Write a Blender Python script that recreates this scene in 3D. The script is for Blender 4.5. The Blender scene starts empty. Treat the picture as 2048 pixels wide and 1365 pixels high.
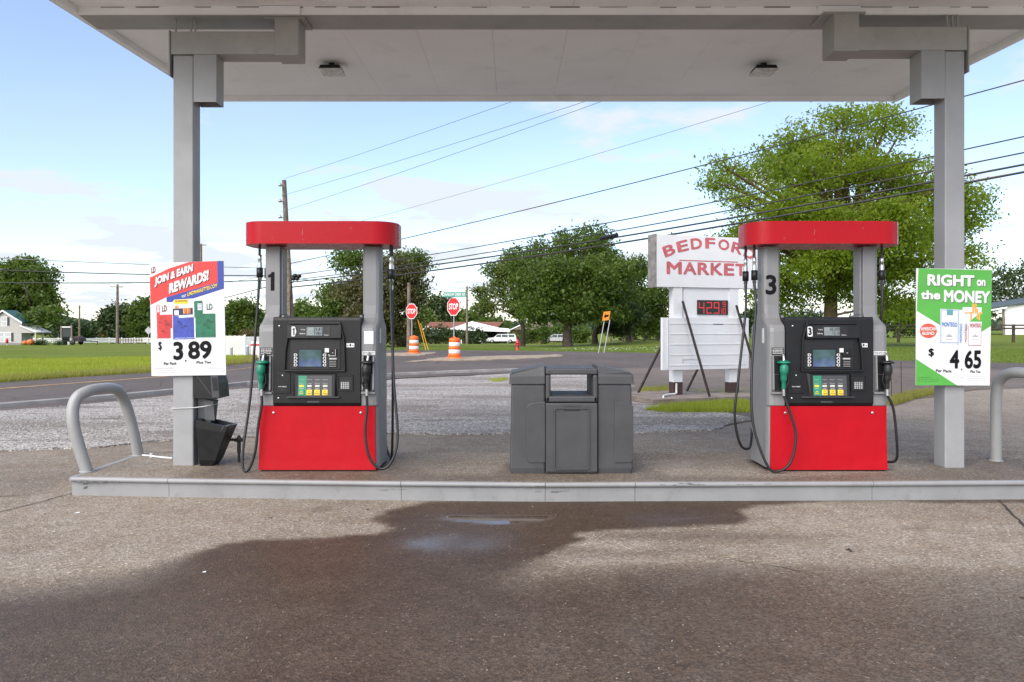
import bpy, bmesh, math, random
import numpy as np
from mathutils import Vector, Matrix, noise as mnoise
from mathutils.geometry import delaunay_2d_cdt

random.seed(7)
RNG = np.random.default_rng(11)
SC = bpy.context.scene
COL = SC.collection
R = math.radians

# ------------------------------------------------------------------ camera
F = 1500.0            # focal length in photo pixels (photo is 2048 wide)
CX, HY, EYE = 1024.0, 655.0, 1.5
cam_d = bpy.data.cameras.new("camera")
cam = bpy.data.objects.new("camera", cam_d)
COL.objects.link(cam)
cam.location = (0, 0, EYE)
cam.rotation_euler = (R(90), 0, 0)
cam_d.sensor_width = 36
cam_d.lens = F / 2048 * 36
cam_d.shift_y = -(682.5 - HY) / 2048
cam_d.clip_start = 0.05
cam_d.clip_end = 3000
SC.camera = cam

# ------------------------------------------------------------------ world, sun, exposure
SUN_EL, SUN_AZ = R(42), math.atan2(-0.55, -0.83)   # high cloud-veiled sun behind and to the left
SKY_STRENGTH, SUN_STRENGTH, SUN_ANGLE, EXPOSURE = 0.067, 1.5, R(70), 1.98
world = bpy.data.worlds.new("World")
SC.world = world
world.use_nodes = True
wn, wl = world.node_tree.nodes, world.node_tree.links
wn.clear()
def wnode(t, **kw):
    n = wn.new(t)
    for k, v in kw.items():
        setattr(n, k, v)
    return n
def wmath(op, a, b=None):
    n = wnode('ShaderNodeMath', operation=op)
    for i, s in enumerate((a, b)):
        if s is None:
            continue
        if isinstance(s, (int, float)):
            n.inputs[i].default_value = s
        else:
            wl.new(s, n.inputs[i])
    return n.outputs[0]
sky = wnode('ShaderNodeTexSky', sky_type='NISHITA', sun_disc=False)
sky.sun_elevation, sky.sun_rotation = SUN_EL, SUN_AZ
sky.altitude, sky.air_density, sky.dust_density, sky.ozone_density = 100, 1.0, 0.5, 2.4
tc = wnode('ShaderNodeTexCoord')
sep = wnode('ShaderNodeSeparateXYZ')
wl.new(tc.outputs['Generated'], sep.inputs[0])
zc = wmath('ADD', wmath('MAXIMUM', sep.outputs[2], 0.0), 0.085)
comb = wnode('ShaderNodeCombineXYZ')
wl.new(wmath('DIVIDE', sep.outputs[0], zc), comb.inputs[0])
wl.new(wmath('DIVIDE', sep.outputs[1], zc), comb.inputs[1])
comb.inputs[2].default_value = 3.7
def wnoise(scale, detail, rough):
    n = wnode('ShaderNodeTexNoise')
    n.inputs['Scale'].default_value = scale
    n.inputs['Detail'].default_value = detail
    n.inputs['Roughness'].default_value = rough
    wl.new(comb.outputs[0], n.inputs['Vector'])
    return n.outputs['Fac']
def wramp(f, a, b):
    n = wnode('ShaderNodeMapRange', interpolation_type='SMOOTHSTEP')
    n.inputs['From Min'].default_value = a
    n.inputs['From Max'].default_value = b
    wl.new(f, n.inputs['Value'])
    return n.outputs[0]
puffs = wmath('MULTIPLY', wramp(wnoise(1.15, 7, 0.55), 0.53, 0.63), 0.90)
veil = wmath('MULTIPLY', wramp(wnoise(0.5, 4, 0.5), 0.35, 0.75), 0.16)
cover = wmath('MINIMUM', wmath('ADD', wmath('ADD', puffs, veil), 0.05), 0.95)
hz = wmath('MULTIPLY', wmath('POWER', wmath('SUBTRACT', 1.0, wmath('MINIMUM', wmath('MAXIMUM', sep.outputs[2], 0.0), 1.0)), 9.0), 0.30)
cover = wmath('MINIMUM', wmath('ADD', cover, hz), 0.96)
mix = wnode('ShaderNodeMix', data_type='RGBA')
wl.new(cover, mix.inputs[0])
tint = wnode('ShaderNodeMix', data_type='RGBA', blend_type='MULTIPLY')
tint.inputs[0].default_value = 1.0
wl.new(sky.outputs[0], tint.inputs[6])
tint.inputs[7].default_value = (1.04, 0.97, 0.98, 1)
wl.new(tint.outputs[2], mix.inputs[6])
mix.inputs[7].default_value = (3.2, 3.45, 3.85, 1)
bg = wnode('ShaderNodeBackground')
bg.inputs['Strength'].default_value = SKY_STRENGTH
wl.new(mix.outputs[2], bg.inputs['Color'])
wo = wnode('ShaderNodeOutputWorld')
wl.new(bg.outputs[0], wo.inputs['Surface'])

sun_d = bpy.data.lights.new("sun", 'SUN')
sun_d.energy, sun_d.angle, sun_d.color = SUN_STRENGTH, SUN_ANGLE, (1.0, 0.925, 0.82)
sun = bpy.data.objects.new("sun", sun_d)
COL.objects.link(sun)
sdir = Vector((math.sin(SUN_AZ) * math.cos(SUN_EL), math.cos(SUN_AZ) * math.cos(SUN_EL), math.sin(SUN_EL)))
sun.rotation_euler = sdir.to_track_quat('Z', 'Y').to_euler()
sun.location = sdir * 40
SC.view_settings.view_transform = 'Standard'
SC.view_settings.look = 'None'
SC.view_settings.exposure = EXPOSURE
SC.view_settings.gamma = 1
SC.view_settings.use_curve_mapping = False
SC.render.engine = 'CYCLES'
SC.cycles.max_bounces = 8
SC.cycles.diffuse_bounces = 4

# ------------------------------------------------------------------ placing helpers
def P(px, py, d):
    """a point at depth d metres, given where the surveyor saw it"""
    return Vector(((px - CX) * d / F, d, EYE - (py - HY) * d / F))
def G(px, py):
    d = EYE * F / (py - HY)
    return (px - CX) * d / F, d
def zg(x, y):
    """lie of the land: level near the station, falling gently away to the north-west"""
    a = x / max(y, 1.0)
    f = min(1.0, max(0.0, (0.25 - a) / 0.25))
    f = f * f * (3 - 2 * f)
    t = min(max(0.0, y - 40.0), 125.0)
    t = t * t / (t + 12)
    return -0.0168 * t * f

# ------------------------------------------------------------------ materials
MATS = {}
class N:
    """tiny node-graph helper"""
    def __init__(s, name):
        s.m = bpy.data.materials.new(name)
        s.m.use_nodes = True
        s.t = s.m.node_tree
        s.n, s.l = s.t.nodes, s.t.links
        s.n.clear()
        s.out = s.n.new('ShaderNodeOutputMaterial')
        s.b = s.n.new('ShaderNodeBsdfPrincipled')
        s.l.new(s.b.outputs[0], s.out.inputs[0])
        s.co = s.n.new('ShaderNodeTexCoord').outputs['Object']
    def put(s, sock, v):
        if hasattr(v, 'is_output'):
            s.l.new(v, sock)
        elif isinstance(v, (tuple, list)) and len(v) == 3 and sock.type == 'RGBA':
            sock.default_value = (*v, 1)
        else:
            sock.default_value = v
    def mapped(s, scale, co=None):
        n = s.n.new('ShaderNodeMapping')
        s.l.new(co or s.co, n.inputs[0])
        n.inputs['Scale'].default_value = scale
        return n.outputs[0]
    def noise(s, scale, detail=4, rough=0.55, co=None, color=False):
        n = s.n.new('ShaderNodeTexNoise')
        s.l.new(co or s.co, n.inputs['Vector'])
        n.inputs['Scale'].default_value = scale
        n.inputs['Detail'].default_value = detail
        n.inputs['Roughness'].default_value = rough
        return n.outputs['Color' if color else 'Fac']
    def voro(s, scale, feature='F1', co=None, out='Distance'):
        n = s.n.new('ShaderNodeTexVoronoi')
        n.feature = feature
        s.l.new(co or s.co, n.inputs['Vector'])
        n.inputs['Scale'].default_value = scale
        return n.outputs[out]
    def ramp(s, v, a, b, lo=0.0, hi=1.0):
        n = s.n.new('ShaderNodeMapRange')
        n.interpolation_type = 'SMOOTHSTEP'
        s.put(n.inputs['Value'], v)
        for k, x in (('From Min', a), ('From Max', b), ('To Min', lo), ('To Max', hi)):
            s.put(n.inputs[k], x)
        return n.outputs[0]
    def math(s, op, a, b=0.0):
        n = s.n.new('ShaderNodeMath')
        n.operation = op
        s.put(n.inputs[0], a)
        s.put(n.inputs[1], b)
        return n.outputs[0]
    def mix(s, f, a, b, blend='MIX'):
        n = s.n.new('ShaderNodeMix')
        n.data_type = 'RGBA'
        n.blend_type = blend
        s.put(n.inputs[0], f)
        s.put(n.inputs[6], a)
        s.put(n.inputs[7], b)
        return n.outputs[2]
    def attr(s, name):
        n = s.n.new('ShaderNodeAttribute')
        n.attribute_name = name
        return n.outputs['Fac']
    def bump(s, h, strength=0.3, dist=0.01):
        n = s.n.new('ShaderNodeBump')
        s.put(n.inputs['Height'], h)
        s.put(n.inputs['Strength'], strength)
        n.inputs['Distance'].default_value = dist
        s.l.new(n.outputs[0], s.b.inputs['Normal'])
    def base(s, c):
        s.put(s.b.inputs['Base Color'], c)
    def set(s, **kw):
        for k, v in kw.items():
            s.put(s.b.inputs[k.replace('_', ' ')], v)

def dim(c, f):
    return tuple(min(1.0, x * f) for x in c)
def mat(name, c, rough=0.5, metal=0.0, vary=0.12, vscale=3.0, bump=0.0, bscale=80.0, grime=0.0, coat=0.0, spec=0.5):
    """painted / plastic / metal surface: tone drift, fine grain and optional dirt patches"""
    if name in MATS:
        return MATS[name]
    g = N(name)
    drift = g.noise(vscale, 5, 0.6)
    col = g.mix(g.ramp(drift, 0.3, 0.7), dim(c, 1 - vary), dim(c, 1 + vary))
    if grime:
        d = g.ramp(g.noise(vscale * 2.3, 8, 0.7), 0.52, 0.75, 0.0, grime)
        col = g.mix(d, col, (0.10, 0.085, 0.07))
    g.base(col)
    g.set(Roughness=g.ramp(g.noise(vscale * 4, 3), 0.3, 0.7, max(0.02, rough - 0.06), min(1, rough + 0.06)), Metallic=metal)
    g.b.inputs['Specular IOR Level'].default_value = spec
    if coat:
        g.b.inputs['Coat Weight'].default_value = coat
        g.b.inputs['Coat Roughness'].default_value = 0.08
    if bump:
        g.bump(g.noise(bscale, 4), bump, 0.004)
    MATS[name] = g.m
    return g.m

def leaf_mat(name, c1, c2, trans=0.35):
    g = N(name)
    t = g.attr('tint')
    n = g.noise(0.35, 3)
    f = g.math('ADD', g.math('MULTIPLY', t, 0.75), g.math('MULTIPLY', g.ramp(n, 0.3, 0.7), 0.35))
    col = g.mix(g.math('MINIMUM', f, 1.0), c1, c2)
    g.base(col)
    g.set(Roughness=0.55)
    tr = g.n.new('ShaderNodeBsdfTranslucent')
    g.l.new(g.mix(0.6, col, dim(c2, 1.35)), tr.inputs['Color'])
    ms = g.n.new('ShaderNodeMixShader')
    ms.inputs[0].default_value = trans
    g.l.new(g.b.outputs[0], ms.inputs[1])
    g.l.new(tr.outputs[0], ms.inputs[2])
    g.l.new(ms.outputs[0], g.out.inputs[0])
    return g.m

def concrete_mat():
    g = N('weathered_concrete')
    wet, pud = g.attr('wet'), g.attr('puddle')
    big = g.noise(0.55, 6, 0.62)
    mid = g.noise(4.0, 6, 0.65)
    stretch = g.noise(1.0, 5, 0.6, co=g.mapped((0.7, 2.6, 1)))
    fine = g.noise(190, 3, 0.6)
    agg = g.voro(80, out='Color')
    aggd = g.voro(80)
    dry = g.mix(g.ramp(big, 0.3, 0.72), (0.195, 0.152, 0.112), (0.275, 0.230, 0.180))
    dry = g.mix(g.ramp(stretch, 0.52, 0.74, 0, 0.45), dry, (0.20, 0.165, 0.135))
    dry = g.mix(g.ramp(mid, 0.35, 0.7, 0.0, 0.35), dry, (0.36, 0.335, 0.30))
    hsv = g.n.new('ShaderNodeSeparateColor')
    g.l.new(agg, hsv.inputs[0])
    a1 = g.ramp(hsv.outputs[0], 0.0, 1.0, 0.64, 1.36)
    dry = g.mix(1.0, dry, a1, 'MULTIPLY')
    dry = g.mix(g.ramp(fine, 0.3, 0.7, 0.0, 0.30), dry, (0.13, 0.11, 0.09))
    white = g.math('GREATER_THAN', hsv.outputs[1], 0.978)
    dry = g.mix(g.math('MULTIPLY', white, 0.55), dry, (0.62, 0.58, 0.53))
    wetc = g.mix(1.0, dry, (0.25, 0.185, 0.138), 'MULTIPLY')
    wf = g.math('MINIMUM', wet, 1.0)
    spots = g.ramp(g.noise(2.6, 3, 0.5, co=g.mapped((1, 1.8, 1))), 0.70, 0.74, 0, 0.35)
    col = g.mix(spots, dry, (0.15, 0.12, 0.10))
    col = g.mix(wf, col, wetc)
    g.base(col)
    r = g.ramp(wet, 0.0, 1.0, 0.88, 0.50)
    r2 = g.mix(pud, r, (0.03, 0.03, 0.03))
    g.set(Roughness=r2)
    g.b.inputs['Specular IOR Level'].default_value = 0.3
    h = g.math('ADD', g.math('MULTIPLY', aggd, 0.7), g.math('MULTIPLY', fine, 0.5))
    g.bump(h, g.ramp(pud, 0.0, 0.8, 0.6, 0.0), 0.012)
    return g.m

def gravel_mat():
    g = N('crushed_gravel')
    vc = g.n.new('ShaderNodeSeparateColor')
    g.l.new(g.voro(42, out='Color'), vc.inputs[0])
    st = g.voro(42)
    big = g.noise(0.35, 6, 0.65, co=g.mapped((0.5, 1.4, 1)))
    band = g.noise(0.8, 6, 0.7, co=g.mapped((0.35, 2.2, 1)))
    c = g.mix(g.ramp(vc.outputs[0], 0, 1), (0.17, 0.155, 0.145), (0.56, 0.525, 0.49))
    c = g.mix(g.ramp(big, 0.44, 0.62, 0.0, 0.62), c, (0.150, 0.122, 0.100))
    c = g.mix(g.ramp(band, 0.55, 0.64, 0.0, 0.6), c, (0.115, 0.10, 0.09))
    g.base(c)
    g.set(Roughness=0.9)
    g.b.inputs['Specular IOR Level'].default_value = 0.15
    g.bump(g.math('ADD', st, g.math('MULTIPLY', g.noise(6, 5), 0.8)), 0.8, 0.03)
    return g.m

def asphalt_mat(name, a, b, patch):
    g = N(name)
    vc = g.n.new('ShaderNodeSeparateColor')
    g.l.new(g.voro(70, out='Color'), vc.inputs[0])
    big = g.noise(0.22, 6, 0.6, co=g.mapped((1, 0.6, 1)))
    c = g.mix(g.ramp(big, 0.3, 0.7), a, b)
    c = g.mix(g.ramp(g.noise(0.6, 5, 0.65), 0.56, 0.7, 0, 0.55), c, patch)
    c = g.mix(1.0, c, g.ramp(vc.outputs[0], 0, 1, 0.75, 1.25), 'MULTIPLY')
    ck = g.voro(0.55, 'DISTANCE_TO_EDGE', co=g.mapped((1, 0.8, 1)))
    c = g.mix(g.ramp(ck, 0.0, 0.02, 0.45, 0.0), c, (0.03, 0.028, 0.027))
    g.base(c)
    g.set(Roughness=0.82)
    g.b.inputs['Specular IOR Level'].default_value = 0.15
    g.bump(g.noise(120, 3), 0.35, 0.006)
    return g.m

def grass_mat(name, a, b, dry):
    g = N(name)
    c = g.mix(g.ramp(g.noise(0.16, 6, 0.65), 0.3, 0.7), a, b)
    c = g.mix(g.ramp(g.noise(0.09, 6, 0.7, co=g.mapped((0.35, 2.2, 1))), 0.52, 0.66, 0, 0.7), c, dry)
    c = g.mix(g.ramp(g.noise(9, 4, 0.7), 0.3, 0.75, 0.0, 0.55), c, dim(a, 0.75))
    g.base(c)
    g.set(Roughness=0.8)
    g.b.inputs['Specular IOR Level'].default_value = 0.15
    g.bump(g.noise(14, 5, 0.75), 0.8, 0.12)
    return g.m

# ------------------------------------------------------------------ mesh builder
class MB:
    def __init__(s):
        s.v, s.f, s.mi, s.sm = [], [], [], []
    def add(s, vs, fs, mi=0, sm=False):
        k = len(s.v)
        s.v += [tuple(v) for v in vs]
        for f in fs:
            s.f.append([i + k for i in f])
            s.mi.append(mi)
            s.sm.append(sm)
        return s
    def box(s, x0, x1, y0, y1, z0, z1, mi=0):
        vs = [(x, y, z) for z in (z0, z1) for y in (y0, y1) for x in (x0, x1)]
        return s.add(vs, [(0, 2, 3, 1), (4, 5, 7, 6), (0, 1, 5, 4), (2, 6, 7, 3), (0, 4, 6, 2), (1, 3, 7, 5)], mi)
    def loft(s, rings, mi=0, sm=False, caps=True, closed=True):
        n = len(rings[0])
        vs = [p for r in rings for p in r]
        fs = []
        for i in range(len(rings) - 1):
            for j in range(n if closed else n - 1):
                a, b = i * n + j, i * n + (j + 1) % n
                fs.append((a, b, b + n, a + n))
        s.add(vs, fs, mi, sm)
        if caps:
            s.add(rings[0], [tuple(range(n))[::-1]], mi)
            s.add(rings[-1], [tuple(range(n))], mi)
        return s
    def prism(s, poly, lo, hi, axis='z', mi=0, sm=False):
        def pt(u, v, w):
            return {'z': (u, v, w), 'y': (u, w, v), 'x': (w, u, v)}[axis]
        return s.loft([[pt(u, v, lo) for u, v in poly], [pt(u, v, hi) for u, v in poly]], mi, sm)
    def tube(s, pts, r, seg=10, mi=0, caps=True):
        pts = [Vector(p) for p in pts]
        n = len(pts)
        rr = r if isinstance(r, (list, tuple)) else [r] * n
        rings = []
        t0 = (pts[1] - pts[0]).normalized()
        up = Vector((0, 0, 1)) if abs(t0.z) < 0.9 else Vector((0, 1, 0))
        u = t0.cross(up).normalized()
        for i in range(n):
            t = (pts[min(i + 1, n - 1)] - pts[max(i - 1, 0)]).normalized()
            u = (u - t * u.dot(t)).normalized()
            w = t.cross(u)
            rings.append([pts[i] + (u * math.cos(2 * math.pi * j / seg) + w * math.sin(2 * math.pi * j / seg)) * rr[i] for j in range(seg)])
        return s.loft(rings, mi, True, caps)
    def lathe(s, prof, c=(0, 0, 0), seg=20, mi=0, caps=True, sm=True, sx=1.0):
        rings = [[(c[0] + sx * r * math.cos(2 * math.pi * j / seg), c[1] + r * math.sin(2 * math.pi * j / seg), c[2] + z) for j in range(seg)] for r, z in prof]
        return s.loft(rings, mi, sm, caps)
    def xf(s, M):
        s.v = [tuple(M @ Vector(v)) for v in s.v]
        return s

def mesh_obj(name, vs, fs, mats, parent=None, mi=None, sm=None):
    me = bpy.data.meshes.new(name)
    me.from_pydata(vs, [], fs)
    for m in (mats if isinstance(mats, (list, tuple)) else [mats]):
        me.materials.append(m)
    if mi is not None and any(mi):
        me.polygons.foreach_set('material_index', mi)
    if sm is not None and any(sm):
        me.polygons.foreach_set('use_smooth', sm)
    me.update()
    o = bpy.data.objects.new(name, me)
    COL.objects.link(o)
    if parent is not None:
        o.parent = parent
    return o
def obj(name, mb, mats, parent=None, bevel=0.0, seg=2, world=False):
    vs = mb.v
    if world and parent is not None:
        L = parent.location
        vs = [(v[0] - L[0], v[1] - L[1], v[2] - L[2]) for v in vs]
    o = mesh_obj(name, vs, mb.f, mats, parent, mb.mi, mb.sm)
    if bevel:
        m = o.modifiers.new('bevel', 'BEVEL')
        m.width, m.segments, m.limit_method, m.angle_limit = bevel, seg, 'ANGLE', R(35)
        m.harden_normals = False
    return o
def tag(o, label=None, cat=None, group=None, kind=None):
    for k, v in (('label', label), ('category', cat), ('group', group), ('kind', kind)):
        if v:
            o[k] = v
    return o
def thing(name, loc, label, cat, group=None, rz=0.0):
    o = bpy.data.objects.new(name, None)
    o.empty_display_size = 0.2
    COL.objects.link(o)
    o.location = loc
    o.rotation_euler = (0, 0, rz)
    return tag(o, label, cat, group)

# ------------------------------------------------------------------ lettering
TCACHE = {}
def text_raw(s, bold):
    k = (s, bold)
    if s == '1':
        p = np.array([(0.42, 0), (1, 0), (1, 1), (0.58, 1), (0.40, 0.89), (0.0, 0.83), (0.0, 0.69), (0.42, 0.72)])
        return np.concatenate([p, np.zeros((8, 1))], 1), [(0, 1, 2, 3, 4, 7), (4, 5, 6, 7)]
    if k not in TCACHE:
        cu = bpy.data.curves.new('glyphs', 'FONT')
        cu.body = s
        cu.size = 1
        cu.resolution_u = 4
        o = bpy.data.objects.new('glyphs', cu)
        COL.objects.link(o)
        bpy.context.view_layer.update()
        me = bpy.data.meshes.new_from_object(o.evaluated_get(bpy.context.evaluated_depsgraph_get()))
        v = np.array([tuple(x.co) for x in me.vertices]) if len(me.vertices) else np.zeros((1, 3))
        f = [tuple(p.vertices) for p in me.polygons]
        bpy.data.objects.remove(o)
        bpy.data.curves.remove(cu)
        bpy.data.meshes.remove(me)
        v[:, 2] = 0
        if bold > 0.012:
            n, V2, F2 = len(v), [], []
            for q, (a, b) in enumerate(((0, 0), (1, 0), (-1, 0), (0, 1), (0, -1), (.7, .7), (-.7, .7), (.7, -.7), (-.7, -.7))):
                V2.append(v + np.array([a * bold, b * bold, 0.00015 * q]))
                F2 += [tuple(i + q * n for i in t) for t in f]
            v, f = np.concatenate(V2), F2
        lo, hi = v.min(0), v.max(0)
        w = v.copy()
        w[:, :2] = (v[:, :2] - lo[:2]) / np.maximum(hi[:2] - lo[:2], 1e-6)
        TCACHE[k] = (w, f)
    return TCACHE[k]
class Plane:
    """a surface to print on: origin, right and up vectors; lift is metres off the surface"""
    def __init__(s, o, u, v):
        s.o, s.u, s.v = Vector(o), Vector(u), Vector(v)
        s.n = s.u.cross(s.v).normalized()
    def pt(s, a, b, lift=0.0):
        return s.o + s.u * a + s.v * b + s.n * lift
    def text(s, mb, txt, x0, y0, w, h, lift=0.002, bold=0.0, shear=0.0, italic=0.0, mi=0):
        v, f = text_raw(txt, bold)
        vs = [s.pt(x0 + a * w + b * h * italic, y0 + b * h + a * w * shear, lift + z) for a, b, z in v]
        mb.add(vs, f, mi)
    def poly(s, mb, pts, lift=0.001, mi=0):
        mb.add([s.pt(a, b, lift) for a, b in pts], [tuple(range(len(pts)))], mi)
    def rect(s, mb, x0, y0, x1, y1, lift=0.001, mi=0):
        s.poly(mb, [(x0, y0), (x1, y0), (x1, y1), (x0, y1)], lift, mi)
    def disc(s, mb, cx, cy, rx, ry, lift=0.001, mi=0, n=24):
        s.poly(mb, [(cx + rx * math.cos(2 * math.pi * i / n), cy + ry * math.sin(2 * math.pi * i / n)) for i in range(n)], lift, mi)
    def slab(s, mb, x0, y0, x1, y1, t, mi=0):
        a = [s.pt(x, y, 0) for x, y in ((x0, y0), (x1, y0), (x1, y1), (x0, y1))]
        b = [s.pt(x, y, t) for x, y in ((x0, y0), (x1, y0), (x1, y1), (x0, y1))]
        mb.add(a + b, [(3, 2, 1, 0), (4, 5, 6, 7), (0, 1, 5, 4), (1, 2, 6, 5), (2, 3, 7, 6), (3, 0, 4, 7)], mi)

# ------------------------------------------------------------------ palette
M_grey = mat('dispenser_grey', (0.205, 0.205, 0.207), 0.42, vary=0.05, grime=0.10)
M_red = mat('red_panel_paint', (0.41, 0.003, 0.010), 0.45, vary=0.05, spec=0.2, grime=0.06)
M_cap = mat('red_cap_gloss', (0.40, 0.006, 0.012), 0.30, vary=0.02, coat=0.08, spec=0.15)
M_black = mat('black_plastic', (0.0095, 0.0095, 0.0105), 0.42, vary=0.2, bump=0.05, bscale=200, spec=0.35)
M_black2 = mat('deep_black_plastic', (0.007, 0.007, 0.008), 0.5, vary=0.1)
M_char = mat('charcoal_plastic', (0.05, 0.052, 0.056), 0.5, vary=0.1)
M_rubber = mat('black_rubber', (0.012, 0.012, 0.013), 0.48, vary=0.2)
M_steel = mat('bright_steel', (0.55, 0.55, 0.54), 0.3, 0.9, vary=0.1, vscale=20)
M_green = mat('green_nozzle_grip', (0.008, 0.17, 0.10), 0.4, vary=0.1)
M_white = mat('white_print', (0.68, 0.68, 0.675), 0.5, vary=0.02)
M_ink = mat('black_ink', (0.006, 0.006, 0.007), 0.6, vary=0.05, spec=0.15)
M_lcd = mat('grey_display_glass', (0.17, 0.19, 0.19), 0.15, vary=0.25, vscale=12)
M_yel = mat('yellow_button', (0.75, 0.55, 0.04), 0.4, vary=0.15, vscale=30)
M_gbtn = mat('green_label', (0.02, 0.22, 0.12), 0.4, vary=0.1)
M_tan = mat('brown_ink', (0.32, 0.18, 0.03), 0.5)
M_bin = mat('grey_bin_plastic', (0.052, 0.052, 0.054), 0.5, vary=0.10, vscale=5, bump=0.04, bscale=260)
M_bindark = mat('bin_recess', (0.02, 0.02, 0.021), 0.6)
M_col = mat('grey_column_paint', (0.285, 0.287, 0.290), 0.45, vary=0.06, grime=0.12, bump=0.03, bscale=60)
M_beam = mat('beam_grey_paint', (0.33, 0.325, 0.32), 0.5, vary=0.08, grime=0.2, bump=0.04, bscale=60)
M_soffit = mat('white_soffit_paint', (0.89, 0.895, 0.90), 0.55, vary=0.03, vscale=1.0, grime=0.12)
M_seam = mat('rust_seam', (0.11, 0.07, 0.05), 0.8)
M_fascia = mat('rust_red_fascia', (0.30, 0.10, 0.045), 0.6, vary=0.25)
M_kerb = mat('grey_island_paint', (0.245, 0.247, 0.248), 0.42, vary=0.06, grime=0.34, bump=0.03)
M_hoop = mat('pale_grey_hoop_paint', (0.285, 0.285, 0.28), 0.38, vary=0.05, grime=0.12)
M_sign = mat('white_sign_paint', (0.72, 0.725, 0.73), 0.5, vary=0.03, grime=0.05, vscale=2.0)
M_signside = mat('weathered_board', (0.20, 0.185, 0.175), 0.8, vary=0.3, vscale=8)
M_signred = mat('faded_red_letters', (0.50, 0.115, 0.13), 0.6, vary=0.2, vscale=6)
M_rust = mat('rusty_angle_iron', (0.035, 0.022, 0.019), 0.7, vary=0.4, vscale=10)
M_brownpaint = mat('brown_post_paint', (0.06, 0.03, 0.028), 0.6, vary=0.2)
M_wood = mat('grey_weathered_wood', (0.20, 0.165, 0.13), 0.85, vary=0.35, vscale=6, bump=0.3, bscale=30)
M_pole = mat('pole_timber', (0.16, 0.125, 0.095), 0.9, vary=0.4, vscale=4, bump=0.4, bscale=25)
M_bark = mat('tree_bark', (0.048, 0.037, 0.027), 0.95, vary=0.4, vscale=3, bump=0.8, bscale=8)
M_barkwarm = mat('sunny_bark', (0.085, 0.058, 0.028), 0.95, vary=0.35, vscale=3, bump=0.8, bscale=8)
M_wire = mat('cable_black', (0.018, 0.018, 0.02), 0.6)
M_wiregrey = mat('aluminium_wire', (0.12, 0.125, 0.13), 0.5)
M_orange = mat('safety_orange', (0.72, 0.13, 0.012), 0.45, vary=0.08)
M_stopred = mat('stop_sign_red', (0.55, 0.015, 0.02), 0.45, vary=0.06)
M_galv = mat('galvanised_steel', (0.36, 0.36, 0.36), 0.5, 0.4, vary=0.15)
M_glass = mat('window_glass', (0.10, 0.12, 0.14), 0.08, vary=0.3)
M_carwhite = mat('white_car_paint', (0.75, 0.75, 0.75), 0.25, coat=0.5)
M_siding = mat('grey_siding', (0.40, 0.385, 0.37), 0.7, vary=0.05)
M_teal = mat('green_metal_roof', (0.010, 0.085, 0.072), 0.45, vary=0.1)
M_brownroof = mat('brown_shingles', (0.19, 0.075, 0.05), 0.85, vary=0.25, vscale=2)
M_whitetrim = mat('white_trim', (0.78, 0.78, 0.77), 0.5)
M_shutter = mat('dark_shutter', (0.03, 0.03, 0.032), 0.6)

# ================================================================== GROUND
def poly_mesh(name, pts, m, zoff, cuts=3.0, jitter=0.0, step=0.5, kind='structure'):
    """a ground sheet that follows the land, with a ragged edge"""
    P2 = []
    n = len(pts)
    for i in range(n):
        a, b = Vector(pts[i]), Vector(pts[(i + 1) % n])
        L = (b - a).length
        k = max(1, int(L / step)) if jitter else 1
        for j in range(k):
            q = a.lerp(b, j / k)
            if jitter:
                s = jitter * min(1.0, 0.3 + q.y / 40)
                q = q + Vector((mnoise.noise((q.x * 1.1, q.y * 1.1, 3.0)) * s * 1.5, mnoise.noise((q.x * 0.9, q.y * 0.9, 9.0)) * s + mnoise.noise((q.x * 4, q.y * 4, 1.0)) * s * 0.5))
            P2.append(q)
    bm = bmesh.new()
    cv, ce, cf = delaunay_2d_cdt([Vector((p[0], p[1])) for p in P2], [], [list(range(len(P2)))], 1, 1e-5)[:3]
    bv = [bm.verts.new((p[0], p[1], 0)) for p in cv]
    for f in cf:
        bm.faces.new([bv[i] for i in f])
    bm.normal_update()
    ys = [p.y for p in P2]
    y = min(ys) + cuts
    while y < max(ys):
        if y > 30:
            bmesh.ops.bisect_plane(bm, geom=bm.verts[:] + bm.edges[:] + bm.faces[:], plane_co=(0, y, 0), plane_no=(0, 1, 0))
        y += cuts
    for v in bm.verts:
        v.co.z = zg(v.co.x, v.co.y) + zoff
    for f in bm.faces:
        if f.normal.z < 0:
            f.normal_flip()
    for e in [e for e in bm.edges if len(e.link_faces) == 1]:
        a, b = e.verts
        lp = e.link_loops[0]
        if lp.vert is not a:
            a, b = b, a
        c, d = (bm.verts.new((q.co.x, q.co.y, q.co.z - zoff - 0.06)) for q in (a, b))
        bm.faces.new((b, a, c, d))
    me = bpy.data.meshes.new(name)
    bm.to_mesh(me)
    bm.free()
    me.materials.append(m)
    o = bpy.data.objects.new(name, me)
    COL.objects.link(o)
    return tag(o, kind=kind)

def sd_poly(X, Y, poly):
    """signed distance to a polygon, negative inside"""
    d = np.full(X.shape, 1e9)
    inside = np.zeros(X.shape, bool)
    n = len(poly)
    for i in range(n):
        (ax, ay), (bx, by) = poly[i], poly[(i + 1) % n]
        ex, ey = bx - ax, by - ay
        t = np.clip(((X - ax) * ex + (Y - ay) * ey) / (ex * ex + ey * ey + 1e-12), 0, 1)
        d = np.minimum(d, np.hypot(X - ax - t * ex, Y - ay - t * ey))
        c = ((ay > Y) != (by > Y)) & (X < (bx - ax) * (Y - ay) / (by - ay + 1e-12) + ax)
        inside ^= c
    return np.where(inside, -d, d)
def smooth(a, b, x):
    t = np.clip((x - a) / (b - a), 0, 1)
    return t * t * (3 - 2 * t)

GP = lambda L: [G(*p) for p in L]
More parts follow.
